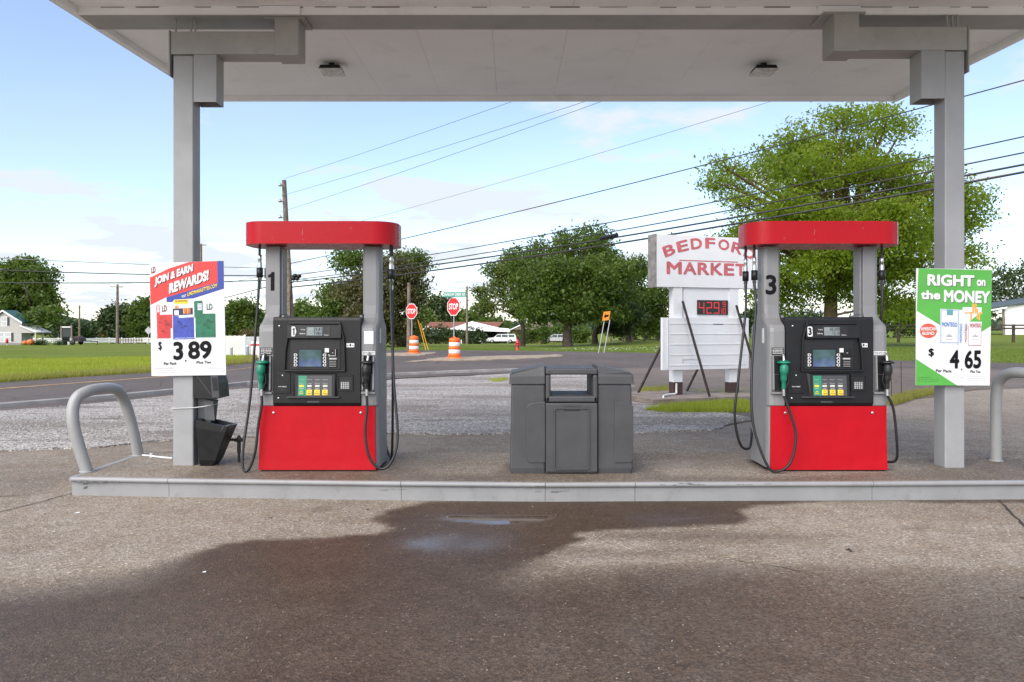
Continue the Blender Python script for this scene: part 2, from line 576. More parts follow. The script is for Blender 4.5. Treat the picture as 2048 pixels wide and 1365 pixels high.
# terrain
xs = np.unique(np.concatenate([np.linspace(-900, -120, 14), np.linspace(-120, 120, 61), np.linspace(120, 900, 14)]))
ys = np.unique(np.concatenate([np.linspace(-60, 20, 9), np.linspace(20, 180, 54), np.linspace(180, 1400, 14)]))
tv = [(x, y, zg(x, y) - 0.045) for y in ys for x in xs]
nx = len(xs)
tf = [(j * nx + i, j * nx + i + 1, (j + 1) * nx + i + 1, (j + 1) * nx + i) for j in range(len(ys) - 1) for i in range(nx - 1)]
M_grass = grass_mat('meadow_grass', (0.11, 0.155, 0.013), (0.185, 0.225, 0.024), (0.19, 0.17, 0.055))
ground = mesh_obj('ground', tv, tf, M_grass, sm=[True] * len(tf))
tag(ground, kind='structure')

# forecourt concrete: a fine sheet that carries the wet stain
def grid_sheet(name, x0, x1, y0, y1, cell, z, wetf, m):
    nx, ny = int((x1 - x0) / cell) + 1, int((y1 - y0) / cell) + 1
    X, Y = np.meshgrid(np.linspace(x0, x1, nx), np.linspace(y0, y1, ny))
    wet, pud = wetf(X, Y)
    me = bpy.data.meshes.new(name)
    v = np.stack([X, Y, np.full_like(X, z)], -1).reshape(-1, 3)
    i = np.arange(nx * ny).reshape(ny, nx)
    f = np.stack([i[:-1, :-1], i[:-1, 1:], i[1:, 1:], i[1:, :-1]], -1).reshape(-1, 4)
    me.vertices.add(len(v))
    me.vertices.foreach_set('co', v.ravel())
    me.loops.add(f.size)
    me.loops.foreach_set('vertex_index', f.ravel())
    me.polygons.add(len(f))
    me.polygons.foreach_set('loop_start', np.arange(0, f.size, 4))
    me.update(calc_edges=True)
    for nm, a in (('wet', wet), ('puddle', pud)):
        at = me.attributes.new(nm, 'FLOAT', 'POINT')
        at.data.foreach_set('value', a.ravel().astype(np.float32))
    me.materials.append(m)
    o = bpy.data.objects.new(name, me)
    COL.objects.link(o)
    return o
def wob(X, Y, s, seed):
    """cheap smooth noise from summed sines"""
    r = np.random.default_rng(seed)
    out = np.zeros(X.shape)
    for k in range(9):
        a = r.uniform(0, 2 * math.pi)
        fr = s * r.uniform(0.6, 2.4)
        out += np.sin((X * math.cos(a) + Y * math.sin(a)) * fr + r.uniform(0, 6.28)) / (1 + 0.5 * fr / s)
    return out / 4
W_MAIN = GP([(838, 1003), (790, 1014), (760, 1022), (735, 1040), (752, 1050), (778, 1058), (740, 1067), (640, 1076), (530, 1081), (460, 1092), (395, 1115), (340, 1140), (290, 1155), (200, 1170), (100, 1185), (0, 1197), (-300, 1230),
             (-300, 1700), (2400, 1700), (2400, 1205), (2048, 1175), (1850, 1160), (1600, 1150), (1450, 1145), (1300, 1143), (1180, 1152), (1050, 1162), (1008, 1158), (1058, 1122), (1105, 1098), (1150, 1080), (1145, 1069), (1200, 1062), (1350, 1054), (1480, 1049), (1515, 1040), (1490, 1022), (1510, 1012), (1620, 1004), (1620, 999)])
W_STREAK = GP([(1180, 1066), (1380, 1062), (1560, 1068), (1680, 1074), (1560, 1082), (1300, 1082), (1190, 1076)])
W_PATCH = GP([(1100, 1100), (1180, 1092), (1250, 1102), (1360, 1090), (1440, 1098), (1330, 1112), (1150, 1118)])
W_KERB = GP([(1480, 996), (2060, 994), (2060, 1006), (1900, 1008), (1780, 1002), (1600, 1005)])
W_SPOT = GP([(1800, 1053), (1850, 1051), (1868, 1058), (1850, 1064), (1810, 1060)])
W_SPOT2 = GP([(600, 1018), (650, 1012), (675, 1020), (640, 1026)])
PUD1 = GP([(868, 1036), (905, 1029), (960, 1033), (1030, 1032), (1105, 1030), (1110, 1040), (1060, 1047), (1000, 1050), (930, 1047), (885, 1042)])
PUD2 = GP([(760, 1086), (840, 1066), (960, 1064), (1040, 1072), (1030, 1095), (950, 1112), (850, 1112)])
PUD3 = GP([(1230, 1030), (1330, 1028), (1400, 1036), (1350, 1046), (1250, 1044)])
def wet_forecourt(X, Y):
    w = wob(X, Y, 2.2, 3) * 0.13 + wob(X, Y, 9, 4) * 0.06 + wob(X, Y, 24, 44) * 0.05
    Xw, Yw = X + w, Y + wob(X, Y, 2.6, 5) * 0.05
    d = sd_poly(Xw, Yw, W_MAIN)
    soft = np.where(Y < 4.95, 0.10 + (0.46 + 0.40 * smooth(-0.5, 2.0, X)) * smooth(5.0, 4.4, Y), 0.06)
    core = smooth(soft, -soft * 0.6, d)
    tone = np.clip(1.0 - 0.20 * smooth(5.0, 4.0, Y) * smooth(-0.6, 2.2, X) - 0.06 * smooth(4.8, 3.6, Y) + 0.10 * wob(X, Y, 1.5, 51), 0, 1)
    wet = core * tone
    for poly, k, s in ((W_STREAK, 0.5, 0.12), (W_PATCH, 0.4, 0.09), (W_KERB, 0.75, 0.04), (W_SPOT, 0.45, 0.02), (W_SPOT2, 0.3, 0.04)):
        wet = np.maximum(wet, k * smooth(s, -s, sd_poly(X + w * 0.6, Y + w * 0.4, poly)))
    # drip-dirty band behind the island
    beh = smooth(7.9, 8.3, Y) * smooth(9.4, 8.6, Y) * (0.06 + 0.22 * wob(X, Y, 1.4, 8))
    wet = np.maximum(wet, np.clip(beh, 0, 0.5))
    left = smooth(-4.0, -4.6, X) * smooth(6.2, 7.2, Y) * np.clip(0.35 + 0.5 * wob(X, Y, 1.2, 21), 0, 0.6)
    wet = np.maximum(wet, left)
    pud = smooth(0.02, -0.03, sd_poly(X + w * 0.4, Y + w * 0.15, PUD1))
    p2 = smooth(0.10, -0.25, sd_poly(X + w * 0.7, Y + w * 0.5, PUD2)) * np.clip(0.55 + 0.5 * wob(X, Y, 7, 12), 0, 0.8)
    p3 = smooth(0.06, -0.10, sd_poly(X + w * 0.7, Y + w * 0.5, PUD3)) * np.clip(0.45 + 0.5 * wob(X, Y, 7, 13), 0, 0.7)
    return wet, np.clip(np.maximum(pud, np.maximum(p2, p3)), 0, 1)
M_conc = concrete_mat()
forecourt = tag(grid_sheet('forecourt', -15, 22, -1.0, 19.0, 0.07, 0.0, wet_forecourt, M_conc), kind='structure')
mb = MB().box(-60, 60, -40, -1.002, -0.03, -0.001)
tag(obj('forecourt_apron', mb, mat('plain_concrete', (0.26, 0.225, 0.19), 0.85)), kind='structure')

# roads
M_road = asphalt_mat('road_asphalt', (0.092, 0.077, 0.071), (0.126, 0.106, 0.098), (0.078, 0.066, 0.061))
M_lot = asphalt_mat('old_lot_asphalt', (0.125, 0.102, 0.087), (0.172, 0.143, 0.123), (0.095, 0.077, 0.066))
road_pts = GP([(-900, 860), (0, 824), (200, 808), (490, 778), (800, 757), (1000, 748), (1110, 744), (1340, 746), (1340, 792), (1560, 792), (1870, 786), (2048, 772), (2600, 752), (2600, 731), (2048, 727.5), (1780, 721.5), (1500, 712), (1340, 707.5), (1180, 703.5), (1000, 699.5), (780, 697.5), (640, 703), (520, 716), (500, 727), (400, 736), (300, 746), (150, 755.5), (0, 766), (-900, 800)])
poly_mesh('road', road_pts, M_road, 0.012, cuts=2.5, jitter=0.10, step=0.7)
lot_pts = GP([(1110, 740), (1180, 738), (1340, 737), (1560, 737), (1800, 738), (2100, 744), (2600, 748), (2600, 752), (2048, 777), (1960, 781), (1870, 792), (1790, 806), (1640, 818), (1560, 830), (1490, 846), (1400, 862), (1240, 830), (1150, 770)])
poly_mesh('parking_lot', lot_pts, M_lot, 0.018, cuts=3, jitter=0.20, step=0.5)
M_gravel = gravel_mat()
grav_pts = GP([(-900, 1010), (-300, 935), (0, 905), (200, 897), (300, 884), (500, 876), (790, 870), (1020, 869), (1270, 868), (1420, 862), (1500, 842), (1440, 822), (1320, 813), (1270, 806), (1255, 790), (1275, 775), (1190, 752), (1120, 744), (1000, 750), (800, 760), (490, 779), (200, 808), (0, 825), (-300, 850), (-900, 905)])
poly_mesh('gravel_lot', grav_pts, M_gravel, 0.022, cuts=3, jitter=0.22, step=0.35)
M_sand = mat('sandy_grit', (0.30, 0.235, 0.175), 0.95, vary=0.3, vscale=2, bump=0.5, bscale=30)
poly_mesh('gravel_median', GP([(813, 726), (860, 724), (960, 722), (1060, 718.5), (1120, 715.5), (1112, 711), (1050, 712.5), (960, 714.5), (880, 717.5)]), M_sand, 0.05, jitter=0.35, step=0.5)
poly_mesh('gravel_median', GP([(770, 714), (830, 712.5), (870, 708), (868, 705.5), (810, 706.5), (770, 708)]), M_sand, 0.05, jitter=0.4, step=0.5)
# painted centre line of the side road
cl = GP([(-900, 816), (0, 779.5), (150, 768), (300, 757), (420, 746), (520, 735)])
cl2 = GP([(-900, 814.5), (0, 778.4), (150, 767.1), (300, 756.2), (420, 745.4), (520, 734.5)])
poly_mesh('road_marking', cl + cl2[::-1], mat('worn_yellow_line', (0.42, 0.24, 0.09), 0.8, vary=0.3), 0.018)
# kerb: extruded along its curve
kc = GP([(-900, 868), (-300, 840), (0, 817), (120, 807), (240, 797), (360, 785), (490, 771), (640, 761), (800, 752), (900, 747.5), (1000, 744), (1080, 741), (1120, 739)])
kp = [Vector((x, y, 0)) for x, y in kc]
fine = []
for i in range(len(kp) - 1):
    for j in range(4):
        fine.append(kp[i].lerp(kp[i + 1], j / 4))
fine.append(kp[-1])
rings = []
for i, p in enumerate(fine):
    t = (fine[min(i + 1, len(fine) - 1)] - fine[max(i - 1, 0)]).normalized()
    nrm = Vector((t.y, -t.x, 0))
    rings.append([p + nrm * a + Vector((0, 0, zg(p.x, p.y) + h)) for a, h in ((0.085, -0.02), (0.07, 0.085), (0.05, 0.10), (-0.04, 0.10), (-0.07, 0.085), (-0.09, -0.02))])
tag(obj('kerb', MB().loft(rings, 0, False), mat('kerb_concrete', (0.27, 0.255, 0.24), 0.85, vary=0.2, vscale=2, grime=0.35)), kind='structure')

# cracks and slab joints in the concrete
def crack(pts, w=0.006, z=0.004, jit=0.012):
    q = [Vector(G(*p)) for p in pts]
    f2 = []
    for i in range(len(q) - 1):
        k = max(2, int((q[i + 1] - q[i]).length / 0.06))
        for j in range(k):
            a = q[i].lerp(q[i + 1], j / k)
            f2.append(a + Vector((random.uniform(-jit, jit), random.uniform(-jit, jit))))
    f2.append(q[-1])
    mb = MB()
    L, Rr = [], []
    for i, p in enumerate(f2):
        t = (f2[min(i + 1, len(f2) - 1)] - f2[max(i - 1, 0)]).normalized()
        n = Vector((-t.y, t.x)) * w * random.uniform(0.5, 1.3) * 0.5
        L.append((p.x + n.x, p.y + n.y, z))
        Rr.append((p.x - n.x, p.y - n.y, z))
    m = len(L)
    mb.add(L + Rr, [(i, i + m, i + m + 1, i + 1) for i in range(m - 1)])
    return mb
M_joint = mat('dark_joint', (0.035, 0.028, 0.024), 0.95)
for pts, w, j in (([(-60, 1040), (30, 1018), (158, 984)], 0.012, 0.010), ([(1998, 1001), (2020, 1025), (2060, 1062), (2120, 1110)], 0.022, 0.006), ([(1420, 1116), (1490, 1124), (1560, 1136), (1620, 1145)], 0.006, 0.02),
                  ([(2040, 1196), (2060, 1199)], 0.02, 0.0), ([(-100, 1002), (60, 990)], 0.008, 0.02), ([(300, 906), (420, 902), (470, 893)], 0.012, 0.02), ([(1820, 900), (2060, 905)], 0.012, 0.012)):
    tag(obj('slab_joint', crack(pts, w, 0.004, j), M_joint), kind='structure')

# ================================================================== FUEL ISLAND
ISL = 0.16
isl = thing('fuel_island', (0.9, 7.4, 0), 'raised concrete fuel island edged in pale grey steel under the canopy', 'fuel island')
front = [(-3.93, 6.70), (-3.03, 6.625), (-0.96, 6.50), (0.285, 6.45), (1.06, 6.465), (3.12, 6.50), (5.2, 6.56)]
BACK = 8.02
def wet_island(X, Y):
    w = wob(X, Y, 2.0, 31) * 0.10 + wob(X, Y, 8, 32) * 0.03
    WI = [(-3.1, 6.4), (-2.95, 6.95), (-2.7, 7.35), (-0.9, 7.05), (-0.7, 6.75), (-0.2, 6.75), (-0.1, 7.2), (1.3, 7.3), (1.5, 6.72), (2.4, 6.68), (3.0, 6.75), (3.8, 6.95), (3.9, 7.6), (5.3, 7.6), (5.3, 6.4)]
    a = 0.5 * smooth(0.14, -0.12, sd_poly(X + w, Y + w * 0.5, WI))
    b = np.clip(0.03 + 0.25 * wob(X, Y, 1.6, 33), 0, 0.25)
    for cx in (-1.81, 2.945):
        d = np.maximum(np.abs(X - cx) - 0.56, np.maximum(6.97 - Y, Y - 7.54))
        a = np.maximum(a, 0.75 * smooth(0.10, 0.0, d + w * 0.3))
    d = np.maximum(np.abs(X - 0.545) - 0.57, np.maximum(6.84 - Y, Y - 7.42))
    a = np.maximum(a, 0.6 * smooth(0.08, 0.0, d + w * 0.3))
    return np.maximum(a, b), np.zeros_like(X)
top = grid_sheet('island_slab', -3.95, 5.45, 6.42, BACK, 0.05, ISL, wet_island, M_conc)
# trim the slab's front to the bowed kerb line
me = top.data
fx, fy = zip(*front)
co = np.empty(len(me.vertices) * 3)
me.vertices.foreach_get('co', co)
co = co.reshape(-1, 3)
yf = np.interp(co[:, 0], fx, fy) + 0.03
co[:, 1] = yf + (co[:, 1] - 6.42) / (BACK - 6.42) * (BACK - yf)
co -= np.array(isl.location)
me.vertices.foreach_set('co', co.ravel())
me.update()
top.parent = isl
sk = MB().prism([(-3.95, 6.735), (-0.96, 6.54), (1.06, 6.51), (5.45, 6.60), (5.45, BACK - 0.002), (-3.95, BACK - 0.002)], -0.05, ISL - 0.004)
obj('island_base', sk, M_conc, isl, world=True)
def kerb_piece(a, b, gap=0.002):
    a, b = Vector((*a, 0)), Vector((*b, 0))
    t = (b - a).normalized()
    n = Vector((t.y, -t.x, 0))
    a, b = a + t * gap, b - t * gap
    prof = [(0.0, -0.02), (0.0, ISL - 0.045)]
    for k in range(9):
        an = R(-100 + 200 * k / 8)
        prof.append((0.006 + 0.022 * math.cos(an), ISL - 0.016 + 0.022 * math.sin(an)))
    prof += [(-0.03, ISL + 0.002), (-0.03, -0.02)]
    rings = [[p + n * u + Vector((0, 0, v)) for u, v in prof] for p in (a, b)]
    return MB().loft(rings[::-1], 0, False)
M_scuff = mat('kerb_scuff', (0.10, 0.10, 0.10), 0.7, vary=0.5, vscale=30)
for i in range(len(front) - 1):
    k = obj('kerb_panel', kerb_piece(front[i], front[i + 1]), M_kerb, isl, world=True)
obj('kerb_panel', kerb_piece(front[-1], (5.45, 6.60)), M_kerb, isl, world=True)
obj('kerb_panel', kerb_piece((-3.93, BACK), front[0]), M_kerb, isl, world=True)
obj('back_edge', MB().box(-3.95, 5.45, BACK + 0.001, BACK + 0.012, -0.02, ISL - 0.012), M_kerb, isl, world=True)
sc = MB()
for k in range(14):
    x = -3.9 + random.random() * 0.36
    y0 = np.interp(x, fx, fy)
    z = ISL - 0.035 + random.uniform(-0.008, 0.006)
    L = random.uniform(0.03, 0.12)
    sc.add([(x, y0 - 0.0285, z), (x + L, y0 - 0.0285 - L * 0.08, z + 0.003), (x + L * 0.9, y0 - 0.0285 - L * 0.08, z + 0.010), (x + 0.01, y0 - 0.0285, z + 0.008)], [(0, 1, 2, 3)])
for k in range(7):
    x = -3.83 + random.random() * 0.05
    y0 = np.interp(x, fx, fy)
    z = 0.05 + random.random() * 0.05
    sc.add([(x, y0 - 0.003, z), (x + 0.012, y0 - 0.004, z + 0.002), (x + 0.022, y0 - 0.004, z + 0.02), (x + 0.006, y0 - 0.003, z + 0.016)], [(0, 1, 2, 3)])
for x0_, n_, z_ in ((1.25, 9, ISL - 0.008), (0.1, 6, ISL - 0.03), (1.9, 4, ISL - 0.012), (-1.3, 3, 0.09), (0.15, 7, 0.085)):
    for k in range(n_):
        x = x0_ + random.uniform(0, 0.35)
        y0 = float(np.interp(x, fx, fy)) - (0.0295 if z_ > 0.1 else 0.0030)
        z = z_ + random.uniform(-0.008, 0.008)
        ln = random.uniform(0.03, 0.10)
        y1 = float(np.interp(x + ln, fx, fy)) - (0.0295 if z_ > 0.1 else 0.0030)
        sc.add([(x, y0, z), (x + ln, y1, z + random.uniform(-0.003, 0.003)), (x + ln * 0.8, y1, z + 0.004), (x + ln * 0.2, y0, z + 0.003)], [(0, 1, 2, 3)])
tag(obj('scuff_marks', sc, M_scuff, isl, world=True), kind='stuff')

# ================================================================== CANOPY
can = thing('station_canopy', (0.6, 7.3, 0), 'white flat filling station canopy on two grey steel columns', 'canopy')
CL, CR, CF, CB = -4.25, 5.42, 5.3, 10.55  # unseen front edge cut short so more light gets in underneath
def zs(y):
    return 4.58 + 0.047 * (y - 7.2)
npan = 12
pw = (CR - CL - 0.16) / npan
for k in range(npan):
    x0 = CL + 0.08 + k * pw
    for (a, b) in ((CF + 0.08, 7.215), (7.57, CB - 0.08)):
        m = MB()
        g = 0.0012
        m.add([(x0 + g, a, zs(a)), (x0 + pw - g, a, zs(a)), (x0 + pw - g, b, zs(b)), (x0 + g, b, zs(b)),
               (x0 + g, a, zs(a) + 0.03), (x0 + pw - g, a, zs(a) + 0.03), (x0 + pw - g, b, zs(b) + 0.03), (x0 + g, b, zs(b) + 0.03)],
              [(0, 1, 2, 3)[::-1], (4, 5, 6, 7), (0, 1, 5, 4), (1, 2, 6, 5), (2, 3, 7, 6), (3, 0, 4, 7)])
        obj('soffit_panel', m, M_soffit, can, world=True)
def slanted_box(x0, x1, y0, y1, dz0, dz1):
    m = MB()
    vs = [(x, y, zs(y) + dz) for dz in (dz0, dz1) for y in (y0, y1) for x in (x0, x1)]
    m.add(vs, [(0, 2, 3, 1), (4, 5, 7, 6), (0, 1, 5, 4), (2, 6, 7, 3), (0, 4, 6, 2), (1, 3, 7, 5)])
    return m
obj('roof_deck', slanted_box(CL + 0.01, CR - 0.01, CF + 0.01, CB - 0.01, 0.034, 0.42), M_seam, can, world=True)
for a in ((CL + 0.005, CL + 0.079, CF, CB, -0.065, 0.033), (CR - 0.079, CR - 0.005, CF, CB, -0.065, 0.033), (CL + 0.08, CR - 0.08, CB - 0.079, CB - 0.005, -0.065, 0.033), (CL + 0.08, CR - 0.08, CF + 0.005, CF + 0.079, -0.065, 0.033)):
    obj('edge_trim', slanted_box(*a), M_soffit, can, world=True)
for a in ((CL - 0.03, CL + 0.003, CF - 0.03, CB + 0.03, -0.045, 0.45), (CR - 0.003, CR + 0.03, CF - 0.03, CB + 0.03, -0.045, 0.45), (CL + 0.004, CR - 0.004, CB - 0.003, CB + 0.03, -0.050, 0.45), (CL + 0.004, CR - 0.004, CF - 0.03, CF + 0.003, -0.045, 0.45)):
    obj('fascia', slanted_box(*a), M_fascia, can, world=True)
beam = MB().box(CL + 0.081, CR - 0.081, 7.22, 7.56, 4.50, 4.60)
obj('main_beam', beam, M_beam, can, bevel=0.004, world=True)
obj('beam_cover', MB().box(CL + 0.081, CR - 0.081, 7.205, 7.2185, 4.505, 4.60), M_soffit, can, world=True)
sm_ = MB()
x = CL + 0.3
while x < CR - 0.3:
    L = random.uniform(0.02, 0.3)
    sm_.box(x, x + L, 7.2025, 7.2045, 4.572 + random.uniform(-0.002, 0.002), 4.576 + random.uniform(0, 0.004))
    x += L + random.uniform(0.02, 0.35)
tag(obj('rust_streaks', sm_, M_seam, can, world=True), kind='stuff')
def column(xl, xr, y0, y1, side, postx, boxx, top_plate):
    """one steel leg with its offset bracket; side=+1 when the bracket reaches to +x"""
    c = obj('column', MB().box(xl, xr, y0, y1, ISL - 0.01, 4.135), M_col, can, bevel=0.012, world=True)
    def sub(name, mb, m, bev=0.006):
        o = obj(name, MB().add(mb.v, mb.f, 0), m, c, bevel=bev)
        vs = [(v[0] - can.location[0], v[1] - can.location[1], v[2] - can.location[2]) for v in mb.v]
        for i, v in enumerate(vs):
            o.data.vertices[i].co = v
        return o
    a, b = (xl - 0.02, postx[1] - 0.012) if side > 0 else (postx[0] + 0.012, xr + 0.02)
    sub('bracket_arm', MB().box(a, b, y0 - 0.01, y1 + 0.04, 4.14, 4.362), M_beam)
    sub('bracket_post', MB().box(postx[0], postx[1], y0 - 0.025, y1 + 0.055, 4.125, 4.495), M_beam)
    sub('cap_plate', MB().box(postx[0] - 0.10, postx[1] + 0.06, y0 - 0.03, y1 + 0.09, 4.478, 4.497), M_beam, 0)
    sub('cover_box', MB().box(postx[0] - 0.13, postx[1] + 0.03, 7.17, 7.2035, 4.495, 4.575), M_soffit, 0.003)
    d = MB()
    bx0, bx1 = boxx
    zb = 3.68
    for q in ((bx0, bx0 + 0.006, y0 - 0.005, y1 + 0.01), (bx1 - 0.006, bx1, y0 - 0.005, y1 + 0.01), (bx0 + 0.006, bx1 - 0.006, y0 - 0.005, y0 + 0.003), (bx0 + 0.006, bx1 - 0.006, y1 + 0.002, y1 + 0.01)):
        d.box(*q, zb, 4.138)
    sub('downpipe_box', d, M_col, 0)
    sub('end_plate', MB().box(*(((xl - 0.032, xl - 0.0205)) if side > 0 else ((xr + 0.0205, xr + 0.032))), y0 - 0.02, y1 + 0.045, 3.93, 4.37), M_col, 0)
    for k in range(3):
        bx = (xl + (0.0, 0.15, 0.19)[k]) if side > 0 else (xr - 0.05 - 0.05 * k)
        sub('anchor_bolt', MB().box(bx, bx + 0.014, y0 + 0.04, y0 + 0.055, 4.364, 4.499), M_beam, 0)
    return c
column(-3.283, -3.085, 7.26, 7.43, +1, (-2.29, -2.06), (-3.081, -2.86), None)
column(4.128, 4.318, 7.15, 7.345, -1, (3.06, 3.30), (3.90, 4.124), None)
# ceiling lamps
for px, py in ((664, 137), (1527, 154)):
    d = 9.0
    x, y = (px - CX) * d / F, d
    lab = 'square black and white ceiling lamp beside the bracket of the column with the ' + ('rewards poster' if px < 1000 else 'green poster')
    L = thing('ceiling_lamp', (x, y, zs(y)), lab, 'ceiling lamp', 'lamps under the canopy')
    obj('mount_stem', MB().box(-0.03, 0.03, -0.03, 0.03, -0.02, 0.0).box(-0.008, 0.008, -0.008, 0.008, -0.050, -0.021), M_black, L)
    h = MB().loft([[(sx * a, sy * b, z) for sx, sy in ((-1, -1), (1, -1), (1, 1), (-1, 1))] for a, b, z in ((0.09, 0.09, -0.045), (0.115, 0.115, -0.052), (0.13, 0.13, -0.098))][::-1])
    obj('housing', h, M_black, L, bevel=0.006)
    h = MB().loft([[(sx * a, sy * a, z) for sx, sy in ((-1, -1), (1, -1), (1, 1), (-1, 1))] for a, z in ((0.135, -0.100), (0.135, -0.110), (0.10, -0.122))][::-1])
    obj('lens', h, mat('frosted_lens', (0.62, 0.62, 0.60), 0.3, vary=0.2, vscale=20), L, bevel=0.008)
    pl = MB().add([(-0.30, -0.17, -0.0035), (0.26, -0.17, -0.0035), (0.30, 0.17, -0.0035 + 0.016), (-0.26, 0.17, -0.0035 + 0.016)], [(3, 2, 1, 0)])
    obj('stained_patch', pl, mat('dirty_soffit_patch', (0.52, 0.50, 0.47), 0.6, vary=0.35, vscale=5), L)

# ================================================================== DISPENSERS
def smooth_path(pts, n=8):
    """Catmull-Rom through the given points"""
    p = [Vector(q) for q in pts]
    p = [p[0] * 2 - p[1]] + p + [p[-1] * 2 - p[-2]]
    out = []
    for i in range(1, len(p) - 2):
        for k in range(n):
            t = k / n
            a, b, c, d = p[i - 1], p[i], p[i + 1], p[i + 2]
            out.append(0.5 * ((2 * b) + (c - a) * t + (2 * a - 5 * b + 4 * c - d) * t * t + (3 * b - a - 3 * c + d) * t ** 3))
    out.append(p[-2])
    return out
def stadium(hx, hy, r, n=10):
    out = []
    for cx, cy, a0 in ((hx - r, hy - r, 0), (-hx + r, hy - r, 90), (-hx + r, -hy + r, 180), (hx - r, -hy + r, 270)):
        for k in range(n + 1):
            a = R(a0 + 90 * k / n)
            out.append((cx + r * math.cos(a), cy + r * math.sin(a)))
    return out
def scribble_lines(pl, mb, x0, y0, x1, y1, rows, frac=0.45, lift=0.0015):
    """small print too small to read: broken rules of ink"""
    h = (y1 - y0) / rows
    for i in range(rows):
        x = x0
        while x < x1 - 0.002:
            w = random.uniform(0.06, 0.2) * (x1 - x0)
            pl.rect(mb, x, y0 + i * h + h * 0.25, min(x1, x + w), y0 + i * h + h * (0.25 + frac), lift)
            x += w + 0.03 * (x1 - x0)
def nozzle(parent, x, colour, toward, z0=0.80):
    """a pistol nozzle hung in its boot: body, splash guard, spout, lever"""
    y = -0.075
    grip = M_green if colour == 'green' else M_rubber
    nz = obj('nozzle', MB().tube(smooth_path([(x + 0.005, y + 0.005, z0 + 0.20), (x, y - 0.012, z0 + 0.14), (x - 0.002, y - 0.005, z0 + 0.06), (x, y + 0.004, z0 - 0.04)], 5), [0.030] * 3 + [0.040] * 5 + [0.030] * 4 + [0.020] * 4, 12), grip, parent)
    obj('splash_guard', MB().lathe([(0.012, 0.0), (0.058, -0.008), (0.062, 0.004), (0.03, 0.018), (0.012, 0.02)], (x + 0.006, y + 0.012, z0 + 0.20), 18), grip, nz)
    obj('spout', MB().tube(smooth_path([(x + 0.006, y + 0.012, z0 + 0.20), (x + 0.01, y + 0.035, z0 + 0.26), (x + 0.012, y + 0.075, z0 + 0.29)], 4), 0.013, 8), M_steel, nz)
    obj('lever', MB().tube(smooth_path([(x + toward * 0.03, y - 0.008, z0 + 0.12), (x + toward * 0.045, y - 0.004, z0 + 0.04), (x + toward * 0.022, y, z0 - 0.03)], 4), 0.008, 6), M_black2, nz)
    obj('swivel', MB().tube([(x, y + 0.004, z0 - 0.045), (x + 0.002, y + 0.003, z0 - 0.105)], 0.015, 10), M_steel, nz)
    return (x + 0.002, y + 0.003, z0 - 0.10)
def breakaway(parent_hose, x, y, z, big):
    m = MB()
    m.lathe([(0.011, 0.17), (0.019, 0.165), (0.019, 0.12), (0.016, 0.115), (0.021, 0.08), (0.021, 0.045)], (x, y, z), 12)
    obj('coupling', m, M_steel, parent_hose)
    obj('coupling', MB().lathe([(0.020, -0.0501), (0.020, -0.075), (0.014, -0.08), (0.017, -0.115), (0.015, -0.15)], (x, y, z), 12), M_steel, parent_hose)
    obj('coupling_sleeve', MB().lathe([(0.022, -0.05), (0.030, -0.048), (0.030, 0.044), (0.022, 0.046)], (x, y, z), 14), M_black, parent_hose)

